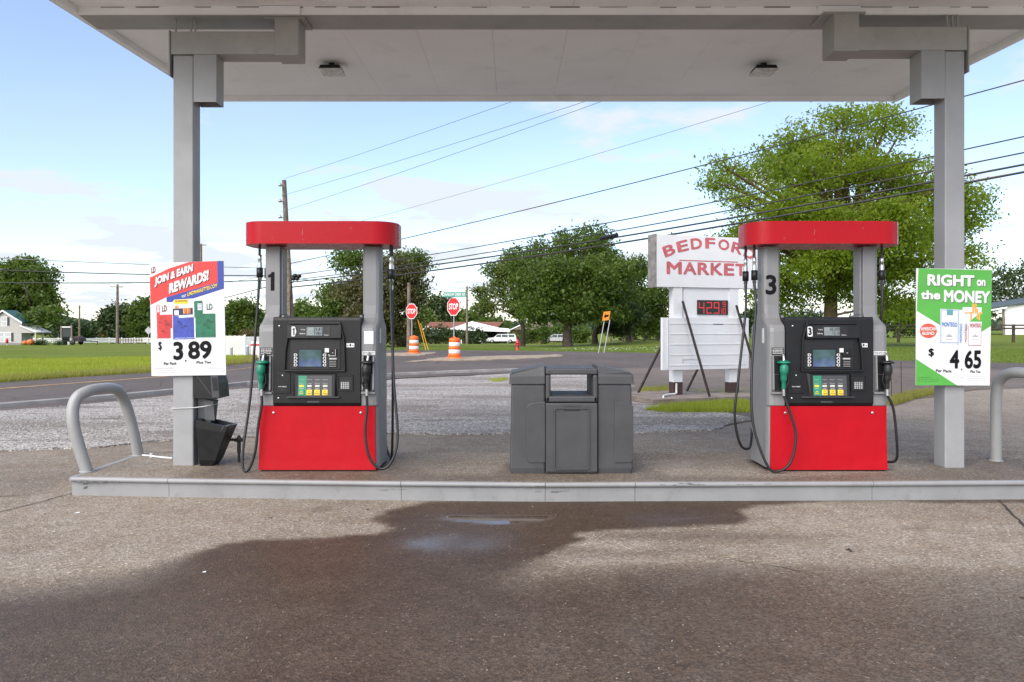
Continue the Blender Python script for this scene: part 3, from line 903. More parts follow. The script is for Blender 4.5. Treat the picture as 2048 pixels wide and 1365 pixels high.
def pump(num, cx, label, hoses, noz):
    D0 = 6.98
    T = thing('fuel_dispenser', (cx, D0, ISL), label, 'fuel dispenser', 'fuel dispensers on the island')
    # plinth and red lower panels
    obj('plinth', MB().box(-0.53, 0.53, 0.012, 0.53, 0.001, 0.03), M_black2, T)
    for y0, y1 in ((-0.008, 0.012), (0.528, 0.548)):
        m = MB().loft([[(x, y + (0.0 if y0 > 0 else -0.010 * max(0, 1 - z / 0.2)), z) for x, y in ((-w, y0), (w, y0), (w, y1), (-w, y1))] for z, w in ((0.016, 0.546), (0.1, 0.544), (0.3, 0.540), (0.606, 0.538))])
        obj('lower_panel', m, M_red, T, bevel=0.004)
    sc = MB()
    for sx in (-0.43, 0.41):
        sc.lathe([(0.001, 0.0), (0.012, 0.001), (0.012, 0.006), (0.004, 0.010)], (0, 0, 0), 10)
    lk = MB()
    for sx in (-0.405, 0.405):
        k = MB().lathe([(0.013, 0.0), (0.013, 0.006), (0.008, 0.009), (0.0005, 0.009)], (0, 0, 0), 12)
        k.xf(Matrix.Translation((sx, -0.008, 0.545)) @ Matrix.Rotation(R(90), 4, 'X'))
        lk.add(k.v, k.f, 0, True)
    obj('panel_lock', lk, M_steel, T)
    # grey housing: side cheeks below, shoulders and posts above, one per side
    inner = MB().box(-0.405, 0.405, 0.022, 0.518, 0.032, 1.43)
    obj('cabinet', inner, M_black2, T)
    for s in (-1, 1):
        secs = [(0.030, 0.0, 0.54, 0.568), (0.60, 0.0, 0.54, 0.562), (0.612, -0.006, 0.546, 0.562), (1.30, -0.006, 0.546, 0.556), (1.335, 0.0, 0.54, 0.556), (1.362, 0.02, 0.52, 0.555), (1.40, 0.095, 0.445, 0.555), (1.43, 0.135, 0.405, 0.555), (1.47, 0.162, 0.378, 0.553), (1.55, 0.170, 0.370, 0.553), (2.110, 0.170, 0.370, 0.552)]
        rings = []
        for z, y0, y1, xo in secs:
            xi = 0.4065 if z < 1.42 else 0.402
            yy0 = 0.014 if z < 0.605 else y0
            yy1 = 0.526 if z < 0.605 else y1
            c = min(0.045, (y1 - y0) * 0.2)
            r = [(xi, yy0), (xo - c, yy0), (xo - c * 0.3, yy0 + c * 0.3), (xo, yy0 + c), (xo, yy1 - c), (xo - c * 0.3, yy1 - c * 0.3), (xo - c, yy1), (xi, yy1)]
            r = [(s * a, b, z) for a, b in r]
            rings.append(r if s > 0 else r[::-1])
        obj('side_housing', MB().loft(rings), M_grey, T, bevel=0.006)
        # vertical groove cover on the post's inner front edge
        obj('post_trim', MB().box(min(s * 0.384, s * 0.4015), max(s * 0.384, s * 0.4015), 0.20, 0.34, 1.46, 2.105), M_grey, T, bevel=0.004)
        obj('inner_bracket', MB().box(min(s * 0.36, s * 0.383), max(s * 0.36, s * 0.383), 0.16, 0.38, 1.432, 1.455), M_grey, T)
    # cap ring
    st = stadium(0.728, 0.285, 0.22)
    up = [(a, b + 0.27, z) for z in (2.285,) for a, b in st]
    ring = lambda z, k=1.0, h=0.0: [(a * k, b * (1 + (k - 1) * 2.2) + 0.27, z) for a, b in st]
    obj('cap', MB().loft([ring(2.118), ring(2.327)], 0, True, caps=True), M_cap, T)
    e = T.children[-1]
    md = e.modifiers.new('edge', 'EDGE_SPLIT')
    md.split_angle = R(40)
    scr = MB()
    for qx, qz, ln in ((-0.14, 2.20, 0.05), (-0.138, 2.15, 0.012), (0.31, 2.25, 0.02), (-0.42, 2.16, 0.015)):
        scr.add([(qx, -0.0162, qz), (qx + 0.003, -0.0162, qz), (qx + 0.009, -0.0162, qz + ln), (qx + 0.007, -0.0162, qz + ln)], [(0, 1, 2, 3)])
    tag(obj('scratch_marks', scr, mat('scratched_paint', (0.55, 0.25, 0.25), 0.5), T), kind='stuff')
    seam = MB()
    for q in (-0.66,):
        seam.box(q - 0.001, q + 0.001, 0.02, 0.06, 2.29, 2.48)
    # black user face
    fc = MB()
    fc.loft([[(-0.404, y, z) for y, z in sec] for sec in ([(-0.012, 0.612), (-0.030, 0.64), (-0.030, 1.405), (-0.015, 1.436), (0.022, 1.436), (0.022, 0.612)],)] +
            [[(0.404, y, z) for y, z in [(-0.012, 0.612), (-0.030, 0.64), (-0.030, 1.405), (-0.015, 1.436), (0.022, 1.436), (0.022, 0.612)]]])
    face = obj('user_face', fc, M_black, T, bevel=0.006)
    obj('user_face', MB().box(-0.404, 0.404, 0.519, 0.56, 0.612, 1.436), M_black, T, bevel=0.012)
    FP = Plane((0, -0.030, 0), (1, 0, 0), (0, 0, 1))
    def fpart(name, build, m, bev=0.0):
        mb = MB()
        build(mb)
        return obj(name, mb, m, face, bevel=bev)
    # hood: a proud frame round the upper console
    mir = 1 if num == 1 else -1
    def hood(mb):
        yb, yf = -0.031, -0.056
        outer = [(-0.27, 1.388), (0.235, 1.388), (0.262, 1.22), (0.285, 0.925), (-0.305, 0.925), (-0.30, 1.12)]
        outer = [(-0.252, 1.386), (0.222, 1.386), (0.262, 1.24), (0.272, 0.93), (-0.305, 0.93), (-0.296, 1.12)]
        if mir < 0:
            outer = [(-a, b) for a, b in outer][::-1]
        innr = [(a * 0.93, b if b < 1.0 else b - 0.03) for a, b in outer]
        innr = [(a * 0.94, 1.365 if b > 1.3 else (0.945 if b < 1 else b)) for a, b in outer]
        n = len(outer)
        vs = [(a, yb, b) for a, b in outer] + [(a, yf, b) for a, b in outer] + [(a, yf, b) for a, b in innr] + [(a, yb, b) for a, b in innr]
        fs = []
        for i in range(n):
            j = (i + 1) % n
            fs += [(i, j, j + n, i + n), (i + n, j + n, j + 2 * n, i + 2 * n), (i + 2 * n, j + 2 * n, j + 3 * n, i + 3 * n)]
        mb.add(vs, [f[::-1] for f in fs])
    fpart('console_hood', hood, M_black, 0.004)
    fpart('display_shelf', lambda mb: mb.loft([[(x, y, z) for y, z in ((-0.031, 1.235), (-0.070, 1.238), (-0.060, 1.360), (-0.031, 1.364))] for x in (-0.262, 0.232)] if mir > 0 else [[(x, y, z) for y, z in ((-0.031, 1.235), (-0.070, 1.238), (-0.060, 1.360), (-0.031, 1.364))] for x in (-0.232, 0.262)]), M_black, 0.004)
    SP = Plane((0, -0.0655, 1.30), (1, 0, 0), (0, 0.082, 1))
    dx = 0.0 if mir > 0 else 0.012
    fpart('display_window', lambda mb: SP.slab(mb, -0.163 + dx, -0.046, 0.137 + dx, 0.050, 0.004), M_black2)
    fpart('display_glass', lambda mb: SP.slab(mb, -0.082 + dx, -0.036, 0.062 + dx, 0.040, 0.0055), M_lcd)
    def digits(mb):
        if num == 1:
            SP.text(mb, '29.81', -0.018, 0.006, 0.072, 0.028, 0.0072, 0.004)
            SP.text(mb, '7.083', -0.014, -0.030, 0.068, 0.028, 0.0072, 0.004)
        else:
            SP.text(mb, '43.370', -0.030 + dx, 0.006, 0.088, 0.028, 0.0072, 0.004)
            SP.text(mb, '10.10', -0.002 + dx, -0.030, 0.060, 0.028, 0.0072, 0.004)
    fpart('display_digits', digits, M_ink)
    def words(mb):
        SP.text(mb, 'THIS $', -0.138 + dx, 0.010, 0.042, 0.013, 0.006, 0.01)
        SP.text(mb, 'Gallons', -0.146 + dx, -0.024, 0.052, 0.013, 0.006, 0.01)
        SP.text(mb, 'Reset', 0.080 + dx, -0.036, 0.042, 0.010, 0.006, 0.01)
    fpart('lettering', words, M_white)
    def badge(mb):
        if num == 1:
            SP.poly(mb, [(-0.222, -0.044), (-0.192, -0.044), (-0.178, 0.0), (-0.192, 0.046), (-0.222, 0.046)], 0.002)
        else:
            SP.poly(mb, [(-0.228 + a + dx * 0, b) for a, b in stadium(0.023, 0.046, 0.012, 3)], 0.002)
            mb.v = [(v[0] + 0.03, v[1], v[2]) for v in mb.v]
    fpart('number_badge', badge, M_white)
    fpart('badge_number', lambda mb: SP.text(mb, str(num), -0.214 if num == 1 else -0.215, -0.034, 0.020 if num == 1 else 0.032, 0.070, 0.003, 0.05), M_ink)
    # recessed middle console with screen
    fpart('console_panel', lambda mb: mb.box(-0.243, 0.218, -0.036, -0.031, 0.950, 1.225), M_black2, 0.003)
    CP = Plane((0, -0.036, 0), (1, 0, 0), (0, 0, 1))
    sx = 0.0 if mir > 0 else 0.0
    fpart('screen_bezel', lambda mb: CP.slab(mb, -0.168, 0.968, 0.054, 1.138, 0.004), M_black)
    fpart('screen', lambda mb: CP.slab(mb, -0.160, 0.976, 0.047, 1.131, 0.0055), M_screen)
    for k in range(8):
        zc = (1.084, 1.053, 1.022, 0.991)[k % 4]
        x = -0.192 if k < 4 else 0.074
        q = 1 if k < 4 else -1
        def key(mb):
            pts = [(x + q * a, zc + b) for a, b in ((-0.015, -0.012), (0.006, -0.012), (0.017, 0), (0.006, 0.012), (-0.015, 0.012))]
            if q < 0:
                pts = pts[::-1]
            n = len(pts)
            mb.add([CP.pt(a, b, 0.0) for a, b in pts] + [CP.pt(a, b, 0.005) for a, b in pts], [tuple(range(n, 2 * n))] + [(i, (i + 1) % n, (i + 1) % n + n, i + n) for i in range(n)])
        kk = fpart('soft_key', key, M_white)
        def dot(mb):
            CP.poly(mb, [(x + q * a, zc + b) for a, b in ((-0.009, -0.007), (0.003, -0.007), (0.009, 0), (0.003, 0.007), (-0.009, 0.007))][::q], 0.0058)
        fpart('key_mark', dot, M_ink)
    def reader(mb):
        mb.box(0.112, 0.190, -0.050, -0.0365, 1.072, 1.140)
        mb.box(0.112, 0.190, -0.044, -0.0365, 0.966, 1.040)
    fpart('card_reader', reader, M_black, 0.004)
    def rl(mb):
        CP.rect(mb, 0.118, 1.042, 0.186, 1.056, 0.002)
        if num == 1:
            CP.rect(mb, 0.176, 1.078, 0.181, 1.135, 0.0148)
            CP.rect(mb, 0.130, 1.073, 0.181, 1.079, 0.0148)
            CP.poly(mb, [(0.115, 1.072), (0.140, 1.072), (0.115, 1.092)], 0.0148)
        CP.rect(mb, 0.146, 1.100, 0.160, 1.106, 0.0148)
        scribble_lines(CP, mb, 0.120, 0.972, 0.184, 1.034, 4, 0.22, 0.0082)
    fpart('reader_marks', rl, mat('faded_white_print', (0.42, 0.41, 0.40), 0.6))
    fpart('notice', lambda mb: CP.slab(mb, 0.080 + (0 if num == 1 else 0.004), 1.108, 0.118, 1.146, 0.0152), M_white)
    # cash door, grade buttons, receipt slot
    fpart('cash_door', lambda mb: FP.slab(mb, -0.388, 0.728, -0.242, 0.918, 0.007), M_black, 0.003)
    FD = Plane((0, -0.0375, 0), (1, 0, 0), (0, 0, 1))
    def pay(mb):
        FD.text(mb, 'PAY INSIDE', -0.352, 0.786, 0.075, 0.009, 0.001, 0.02)
        FD.disc(mb, -0.315, 0.896, 0.006, 0.006, 0.001)
    fpart('lettering', pay, M_white)
    fpart('door_slot', lambda mb: FD.rect(mb, -0.34, 0.752, -0.275, 0.770, 0.001), M_black2)
    fpart('grade_frame', lambda mb: mb.loft([[(x0, -0.031, z0), (x1, -0.031, z0), (x1, -0.031, z1), (x0, -0.031, z1)][::1] if k == 0 else [(x0, yb, z0), (x1, yb, z0), (x1, yt, z1), (x0, yt, z1)] for k, x0, x1, z0, z1, yb, yt in ((0, -0.215, 0.195, 0.695, 0.915, 0, 0), (1, -0.190, 0.172, 0.700, 0.903, -0.062, -0.044))]), M_black, 0.004)
    GPn = Plane((0, -0.0535, 0.80), (1, 0, 0), (0, 0.0887, 1))
    o0 = -0.010
    fpart('grade_plate', lambda mb: GPn.slab(mb, -0.166, -0.094, 0.146, 0.093, 0.002), M_char)
    fpart('green_strip', lambda mb: GPn.rect(mb, -0.162, -0.093, -0.088, 0.092, 0.003), M_gbtn)
    for k in range(4):
        u = -0.132 + 0.0725 * k
        b = fpart('grade_button', lambda mb: [GPn.slab(mb, u - 0.026, -0.088, u + 0.026, -0.036, 0.008)], M_gbtn if k == 0 else M_yel, 0.006)
        def marks(mb):
            GPn.text(mb, ('87', '89', '91', '93')[k] if False else 'PRESS', u - 0.020, -0.078, 0.04, 0.012, 0.0088, 0.02)
            GPn.poly(mb, [(u - 0.016, -0.060), (u, -0.044), (u + 0.016, -0.060), (u + 0.010, -0.060), (u, -0.050), (u - 0.010, -0.060)], 0.0088)
        fpart('button_mark', marks, M_tan if k else M_yel)
        fpart('price_window', lambda mb: GPn.slab(mb, u - 0.021, -0.012, u + 0.021, 0.007, 0.005), mat('price_tab', (0.48, 0.46, 0.40), 0.4) if k else M_yel)
        fpart('grade_words', lambda mb: [GPn.text(mb, ('Regular', 'Unleaded', 'Plus', 'Premium')[k], u - 0.022, 0.018, 0.044, 0.009, 0.004, 0.01), GPn.text(mb, ('87', 'Octane', 'Octane', 'Octane')[k] if k else 'Unleaded', u - 0.022, 0.052, 0.044, 0.009, 0.004, 0.01), GPn.rect(mb, u - 0.018, -0.028, u + 0.018, -0.024, 0.004)], mat('faded_white_print', (0.42, 0.41, 0.40)))
    fpart('ledge', lambda mb: mb.box(-0.272, 0.215, -0.066, -0.031, 0.690, 0.699), M_char, 0.003)
    fpart('receipt_recess', lambda mb: FP.slab(mb, 0.204, 0.764, 0.326, 0.890, 0.002), M_black2)
    def rframe(mb):
        for a in ((0.192, 0.752, 0.204, 0.902), (0.326, 0.752, 0.338, 0.902), (0.204, 0.890, 0.326, 0.902), (0.204, 0.752, 0.326, 0.764)):
            FP.slab(mb, *a, 0.012)
    fpart('receipt_frame', rframe, M_black)
    fpart('keypad', lambda mb: FP.slab(mb, 0.220, 0.768, 0.308, 0.838, 0.006), M_char)
    def kd(mb):
        for i in range(4):
            for j in range(4):
                FP.rect(mb, 0.226 + j * 0.020, 0.772 + i * 0.016, 0.238 + j * 0.020, 0.782 + i * 0.016, 0.0068)
    fpart('key_grid', kd, mat('faded_white_print', (0.42, 0.41, 0.40)))
    fpart('pull_slot', lambda mb: FP.slab(mb, -0.086, 0.640, 0.026, 0.656, 0.004), M_char, 0.003)
    fpart('notice', lambda mb: FP.slab(mb, 0.277, 1.155, 0.349, 1.192, 0.002), M_white)
    fpart('notice_print', lambda mb: [FP.disc(mb, 0.313, 1.175, 0.008, 0.012, 0.003), FP.rect(mb, 0.284, 1.165, 0.294, 1.173, 0.003), FP.rect(mb, 0.331, 1.165, 0.342, 1.175, 0.003)], M_ink)
    lk = MB()
    for a, z in ((-0.345, 1.352), (-0.353, 0.683)):
        k = MB().lathe([(0.010, 0.0), (0.010, 0.006), (0.0005, 0.007)], (0, 0, 0), 12)
        k.xf(Matrix.Translation((a, -0.031, z)) @ Matrix.Rotation(R(90), 4, 'X'))
        lk.add(k.v, k.f, 0, True)
    obj('face_lock', lk, M_steel, face)
    # nozzle boots on the cheeks
    ends = []
    for s in (-1, 1):
        x = s * 0.478
        fr = MB()
        for a in ((x - 0.056, x - 0.043, 0.745, 1.075), (x + 0.043, x + 0.056, 0.745, 1.075), (x - 0.043, x + 0.043, 1.058, 1.075)):
            fr.loft([[(a[0], -0.007, a[2]), (a[1], -0.007, a[2]), (a[1], -0.007, a[3]), (a[0], -0.007, a[3])], [(a[0], -0.055, a[2] + 0.02), (a[1], -0.055, a[2] + 0.02), (a[1], -0.040, a[3]), (a[0], -0.040, a[3])]])
        fr.box(x - 0.043, x + 0.043, -0.020, -0.007, 0.745, 0.90)
        bt = obj('nozzle_boot', fr, M_grey, T, bevel=0.004)
        obj('boot_opening', MB().box(x - 0.042, x + 0.042, -0.012, -0.0075, 0.905, 1.057), M_black2, bt)
        obj('boot_liner', MB().box(x - 0.030, x + 0.030, -0.028, -0.0205, 0.75, 0.90), M_black, bt)
        obj('boot_tray', MB().box(x - 0.066, x + 0.064, -0.040, -0.007, 0.722, 0.738), M_grey, bt, bevel=0.004)
        ends.append(nozzle(T, x + (0.0 if s < 0 else 0.004) + noz[s][1], noz[s][0], 1 if s < 0 else -1, 0.815))
    NP = Plane((0, -0.0065, 0), (1, 0, 0), (0, 0, 1))
    m = MB(); NP.slab(m, -0.530, 1.085, -0.418, 1.150, 0.003)
    nt = obj('warning_notice', m, M_ink, T)
    m = MB()
    scribble_lines(NP, m, -0.524, 1.092, -0.424, 1.146, 4, 0.4, 0.0042)
    obj('notice_print', m, M_white, nt)
    m = MB(); NP.slab(m, 0.418, 1.083, 0.538, 1.116, 0.003)
    nt = obj('warning_notice', m, M_white, T)
    m = MB()
    scribble_lines(NP, m, 0.424, 1.087, 0.532, 1.112, 2, 0.4, 0.0042)
    obj('notice_print', m, M_ink, nt)
    if num == 1:
        m = MB(); NP.slab(m, 0.435, 1.185, 0.522, 1.305, 0.003)
        nt = obj('warning_notice', m, M_white, T)
        m = MB()
        scribble_lines(NP, m, 0.442, 1.195, 0.515, 1.29, 8, 0.2, 0.0042)
        obj('notice_print', m, mat('faded_white_print', (0.42, 0.41, 0.40)), nt)
    # serial plate on the side facing the island centre
    sx = 0.5585 if num == 1 else -0.5585
    m = MB().box(min(sx, sx + math.copysign(0.004, sx)), max(sx, sx + math.copysign(0.004, sx)), 0.12, 0.17, 1.19, 1.33)
    obj('serial_plate', m, M_white, T)
    # big number on the post
    PP = Plane((0, 0.170, 0), (1, 0, 0), (0, 0, 1))
    m = MB()
    if num == 1:
        PP.text(m, '1', -0.516, 1.690, 0.062, 0.178, 0.002, 0.03, shear=-0.02)
    else:
        PP.text(m, '3', -0.528, 1.650, 0.104, 0.190, 0.002, 0.03)
    obj('dispenser_number', m, M_ink, T)
    # hoses: each a rubber tube with its breakaway coupling
    for path, r, cz, dy in hoses:
        pts = [ends[p] if isinstance(p, int) else p for p in path]
        h = obj('hose', MB().tube(smooth_path(pts, 7), r, 10), M_rubber, T)
        cxy = pts[0]
        if cz:
            breakaway(h, cxy[0], cxy[1], cz, True)
    return T

def screen_mat():
    g = N('display_screen')
    n = g.noise(9, 3)
    sep = g.n.new('ShaderNodeSeparateXYZ')
    g.l.new(g.co, sep.inputs[0])
    v = g.math('ADD', sep.outputs[2], g.math('MULTIPLY', n, 0.12))
    c = g.mix(g.ramp(v, 1.05, 1.13), (0.05, 0.075, 0.17), (0.028, 0.062, 0.062))
    c = g.mix(g.ramp(g.noise(5, 2), 0.45, 0.7), c, (0.10, 0.15, 0.18))
    g.base(c)
    g.set(Roughness=0.12)
    g.put(g.b.inputs['Emission Color'], c)
    g.b.inputs['Emission Strength'].default_value = 0.10
    return g.m
M_screen = screen_mat()
X = 0.0
pump(1, -1.81, 'red and grey fuel dispenser numbered 1, between the trash station and the black squeegee unit',
     [([(-0.605, 0.20, 2.13), (-0.608, 0.19, 1.80), (-0.615, 0.16, 1.5), (-0.645, 0.06, 0.7), (-0.680, -0.02, 0.25), (-0.672, -0.06, 0.045), (-0.615, -0.07, 0.03), (-0.555, -0.07, 0.20), (-0.525, -0.072, 0.45), (-0.495, -0.072, 0.62), 0], 0.0125, 1.865, 0),
      ([(-0.562, 0.30, 2.13), (-0.566, 0.30, 1.80), (-0.575, 0.33, 1.5), (-0.590, 0.45, 0.8), (-0.58, 0.60, 0.30), (-0.53, 0.66, 0.16), (-0.49, 0.63, 0.45), (-0.48, 0.60, 0.75)], 0.0125, 1.865, 0),
      ([(0.652, 0.19, 2.13), (0.655, 0.18, 1.80), (0.66, 0.14, 1.55), (0.705, 0.03, 0.85), (0.755, -0.06, 0.33), (0.700, -0.10, 0.10), (0.60, -0.11, 0.045), (0.50, -0.11, 0.16), (0.462, -0.09, 0.38), (0.476, -0.075, 0.58), 1], 0.0125, 1.85, 0),
      ([(0.640, 0.33, 2.13), (0.645, 0.33, 1.80), (0.648, 0.34, 1.5), (0.640, 0.38, 0.8), (0.62, 0.46, 0.10), (0.56, 0.62, 0.05), (0.50, 0.64, 0.30), (0.48, 0.60, 0.75)], 0.0125, 1.85, 0)],
     {-1: ('green', -0.02), 1: ('black', -0.012)})
pump(3, 2.945, 'red and grey fuel dispenser numbered 3, beside the column with the green poster',
     [([(-0.625, 0.20, 2.13), (-0.628, 0.19, 1.80), (-0.64, 0.12, 1.5), (-0.715, 0.0, 0.9), (-0.72, -0.06, 0.45), (-0.62, -0.11, 0.10), (-0.53, -0.12, 0.02), (-0.40, -0.12, 0.10), (-0.345, -0.11, 0.35), (-0.40, -0.09, 0.58), 0], 0.0125, 1.84, 0),
      ([(-0.665, 0.34, 2.13), (-0.668, 0.33, 1.80), (-0.69, 0.26, 1.5), (-0.785, 0.16, 0.9), (-0.83, 0.14, 0.50), (-0.76, 0.20, 0.22), (-0.64, 0.30, 0.17), (-0.57, 0.45, 0.30), (-0.50, 0.62, 0.5), (-0.48, 0.60, 0.75)], 0.0125, 1.84, 0),
      ([(0.595, 0.20, 2.13), (0.592, 0.19, 1.80), (0.588, 0.18, 1.55), (0.582, 0.22, 1.30), (0.590, 0.30, 0.9), (0.60, 0.36, 0.5), (0.58, 0.40, 0.3)], 0.0125, 1.84, 0),
      ([(0.545, 0.34, 2.13), (0.548, 0.36, 1.80), (0.56, 0.40, 1.5), (0.565, 0.46, 0.9), (0.57, 0.58, 0.35), (0.52, 0.64, 0.30), (0.48, 0.60, 0.75)], 0.0125, 1.84, 0),
      ([1, (0.575, -0.06, 0.58), (0.615, -0.04, 0.30), (0.635, 0.0, 0.12), (0.60, 0.06, 0.075), (0.55, 0.2, 0.08)], 0.0125, None, 0)],
     {-1: ('green', 0.035), 1: ('black', 0.028)})

# ================================================================== TRASH STATION
TS = thing('trash_station', (0.545, 6.84, ISL), 'dark grey plastic trash station with a see-through middle slot on the island', 'trash bin')
hw, cwid, dp = 0.565, 0.237, 0.56
for s in (-1, 1):
    m = MB()
    xi, xo = s * (cwid + 0.003), s * hw
    a, b = min(xi, xo), max(xi, xo)
    rings = []
    for z, ins in ((0.001, 0.010), (0.05, 0.0), (0.79, 0.012), (0.815, 0.018)):
        x0, x1 = (a + (ins if s < 0 else 0), b - (ins if s > 0 else 0))
        rings.append([(x0, 0.03 + ins * 0.6, z), (x1, 0.03 + ins * 0.6, z), (x1, dp, z), (x0, dp, z)])
    bin_ = obj('side_bin', m.loft(rings), M_bin, TS, bevel=0.018, seg=3)
    # raised panel line on the front
    f = MB()
    x0, x1 = (a + 0.155, b) if s < 0 else (a, b - 0.155)
    FPp = Plane((0, 0.034, 0), (1, 0, 0), (0, 0, 1))
    pts = [(x0 + 0.02, 0.10), (x1, 0.10), (x1, 0.66), (x0 + 0.035, 0.645), (x0, 0.615), (x0, 0.13)]
    if s > 0:
        pts = [(a + b - p, q) for p, q in pts][::-1]
    f.add([FPp.pt(p, q, -0.004) for p, q in pts] + [FPp.pt(p, q, 0.013) for p, q in pts], [tuple(range(6, 12))] + [(i, (i + 1) % 6, (i + 1) % 6 + 6, i + 6) for i in range(6)])
    obj('raised_panel', f, M_bin, bin_, bevel=0.005)
    # hipped lid
    l = MB()
    yb = dp + 0.01
    def lidring(z, ox, fy):
        x0, x1 = (a + (ox if s < 0 else 0), b - (ox if s > 0 else 0))
        return [(x0, 0.018 + fy, z), (x1, 0.018 + fy, z), (x1, yb - fy, z), (x0, yb - fy, z)]
    r0, r1, r2 = lidring(0.822, -0.006, 0.0), lidring(0.90, 0.0, 0.004), None
    zo, zi = 0.925, 0.985
    x0, x1 = (a + (0.02 if s < 0 else 0), b - (0.02 if s > 0 else 0))
    r2 = [(x0, 0.065, zo if s < 0 else zi), (x1, 0.065, zi if s < 0 else zo), (x1, yb - 0.05, zo if s > 0 else zi), (x0, yb - 0.05, zi if s > 0 else zo)]
    r2[2] = (x1, yb - 0.05, zi if s < 0 else zo)
    r2[3] = (x0, yb - 0.05, zo if s < 0 else zi)
    obj('lid', l.loft([r0, r1, r2]), M_bin, TS, bevel=0.012, seg=3)
# middle section
zt = 0.965
fr = MB()
t = 0.042
fr.box(-cwid, -cwid + t, 0, dp + 0.02, 0.655, zt - 0.06)
fr.box(cwid - t, cwid, 0, dp + 0.02, 0.655, zt - 0.06)
fr.box(-cwid, cwid, 0, dp + 0.02, zt - 0.058, zt)
fr.box(-cwid, cwid, 0, dp + 0.02, 0.655, 0.712)
obj('slot_frame', fr, M_bin, TS, bevel=0.014, seg=3)
li = MB().box(-cwid + t, -cwid + t + 0.004, 0.04, dp - 0.02, 0.714, zt - 0.06).box(cwid - t - 0.004, cwid - t, 0.04, dp - 0.02, 0.714, zt - 0.06).box(-cwid + t, cwid - t, 0.04, dp - 0.02, 0.712, 0.716)
obj('slot_shade', li, M_bindark, TS)  # thin dark sheets: the slot's inner shade is put into their colour
obj('middle_bin', MB().box(-cwid, cwid, 0.012, dp + 0.02, 0.001, 0.650), M_bin, TS, bevel=0.012)
dr = MB().box(-cwid + 0.004, cwid - 0.004, -0.004, 0.010, 0.02, 0.643)
door = obj('door', dr, M_bin, TS, bevel=0.006)
DP = Plane((0, -0.004, 0), (1, 0, 0), (0, 0, 1))
rim = MB()
o_, i_ = stadium(0.165, 0.285, 0.02, 4), stadium(0.152, 0.272, 0.016, 4)
n = len(o_)
c_z = 0.325
vs = [DP.pt(a, b + c_z, 0.0) for a, b in o_] + [DP.pt(a * 0.98, b * 0.99 + c_z, 0.013) for a, b in o_] + [DP.pt(a, b + c_z, 0.013) for a, b in i_] + [DP.pt(a * 0.97, b * 0.985 + c_z, 0.0005) for a, b in i_]
rim.add(vs, [(i + k * n, (i + 1) % n + k * n, (i + 1) % n + (k + 1) * n, i + (k + 1) * n) for k in range(3) for i in range(n)])
obj('panel_rim', rim, M_bin, door)
hd = MB()
DP.slab(hd, -0.072, 0.582, 0.072, 0.608, 0.009)
obj('handle', hd, M_bindark, door, bevel=0.006)
hd = MB()
DP.slab(hd, -0.078, 0.620, 0.078, 0.644, 0.006)
obj('latch_plate', hd, M_bin, door, bevel=0.004)

# ================================================================== GUARD HOOPS
def hoop(label, pts, r):
    p0 = Vector(pts[0])
    T = thing('guard_hoop', (p0.x, p0.y, ISL), label, 'guard rail', 'steel guard hoops at the island ends')
    obj('hoop_pipe', MB().tube(smooth_path(pts, 8), r, 18), M_hoop, T, world=True)
    fl = MB()
    for p in (pts[0], pts[-1]):
        fl.lathe([(r + 0.012, 0.001), (r + 0.012, 0.006), (r + 0.002, 0.010)], (p[0], p[1], ISL), 18)
    obj('foot_weld', fl, M_hoop, T, world=True)
q = lambda px, py, d: tuple(P(px, py, d))
a0, a1 = q(174, 943, 6.97), q(277, 911, 7.84)
hoop('bent grey steel hoop leaning outward at the end beside the squeegee unit', [(a0[0], a0[1], ISL), q(160, 900, 6.96), q(148, 855, 6.95), q(146, 818, 6.97), q(156, 794, 7.02), q(176, 783, 7.12), q(200, 778, 7.3), q(222, 777, 7.5), q(237, 783, 7.62), q(250, 805, 7.74), q(261, 840, 7.80), q(270, 878, 7.82), (a1[0], a1[1], ISL)], 0.053)
b1 = (4.86, 7.53)
hoop('upright grey steel hoop at the end beside the green poster', [(b1[0], b1[1], ISL), (4.86, 7.53, 0.5), (4.86, 7.52, 0.86), (4.865, 7.46, 0.99), (4.88, 7.32, 1.055), (4.90, 7.12, 1.06), (4.92, 6.98, 1.03), (4.93, 6.90, 0.92), (4.93, 6.88, 0.5), (4.93, 6.88, ISL)], 0.052)

# ================================================================== SQUEEGEE UNIT
SQ = thing('squeegee_station', (-2.99, 7.34, ISL), 'black plastic towel and squeegee unit strapped to the column under the rewards poster', 'squeegee bucket')
up = MB().loft([[(x, y, z) for x, z in ((-0.09, 0.66), (0.13, 0.645), (0.165, 0.655), (0.15, 0.80), (0.12, 0.895), (-0.05, 0.895), (-0.09, 0.85))] for y in (-0.10, 0.16)][::-1])
ub = obj('towel_box', up, M_black, SQ, bevel=0.010)
m = MB().add([(0.132, -0.1015, 0.655), (0.160, -0.1015, 0.665), (0.142, -0.1015, 0.85), (0.115, -0.1015, 0.885), (0.09, -0.1015, 0.885)], [(0, 1, 2, 3, 4)])
obj('dispenser_front', MB().loft([[(0.10, -0.115, 0.662), (0.165, -0.105, 0.662), (0.150, -0.105, 0.885), (0.085, -0.115, 0.885)], [(0.10, -0.098, 0.662), (0.165, -0.098, 0.662), (0.150, -0.098, 0.885), (0.085, -0.098, 0.885)]][::-1]), M_char, ub, bevel=0.006)
obj('towel_slot', MB().add([(0.112, -0.1165, 0.73), (0.152, -0.1105, 0.73), (0.143, -0.1105, 0.855), (0.098, -0.1165, 0.855)], [(0, 1, 2, 3)]), M_black2, ub)
obj('fold_line', MB().add([(-0.06, -0.1012, 0.88), (-0.055, -0.1012, 0.885), (0.085, -0.1012, 0.69), (0.080, -0.1012, 0.688)], [(0, 3, 2, 1)]), M_char, ub)
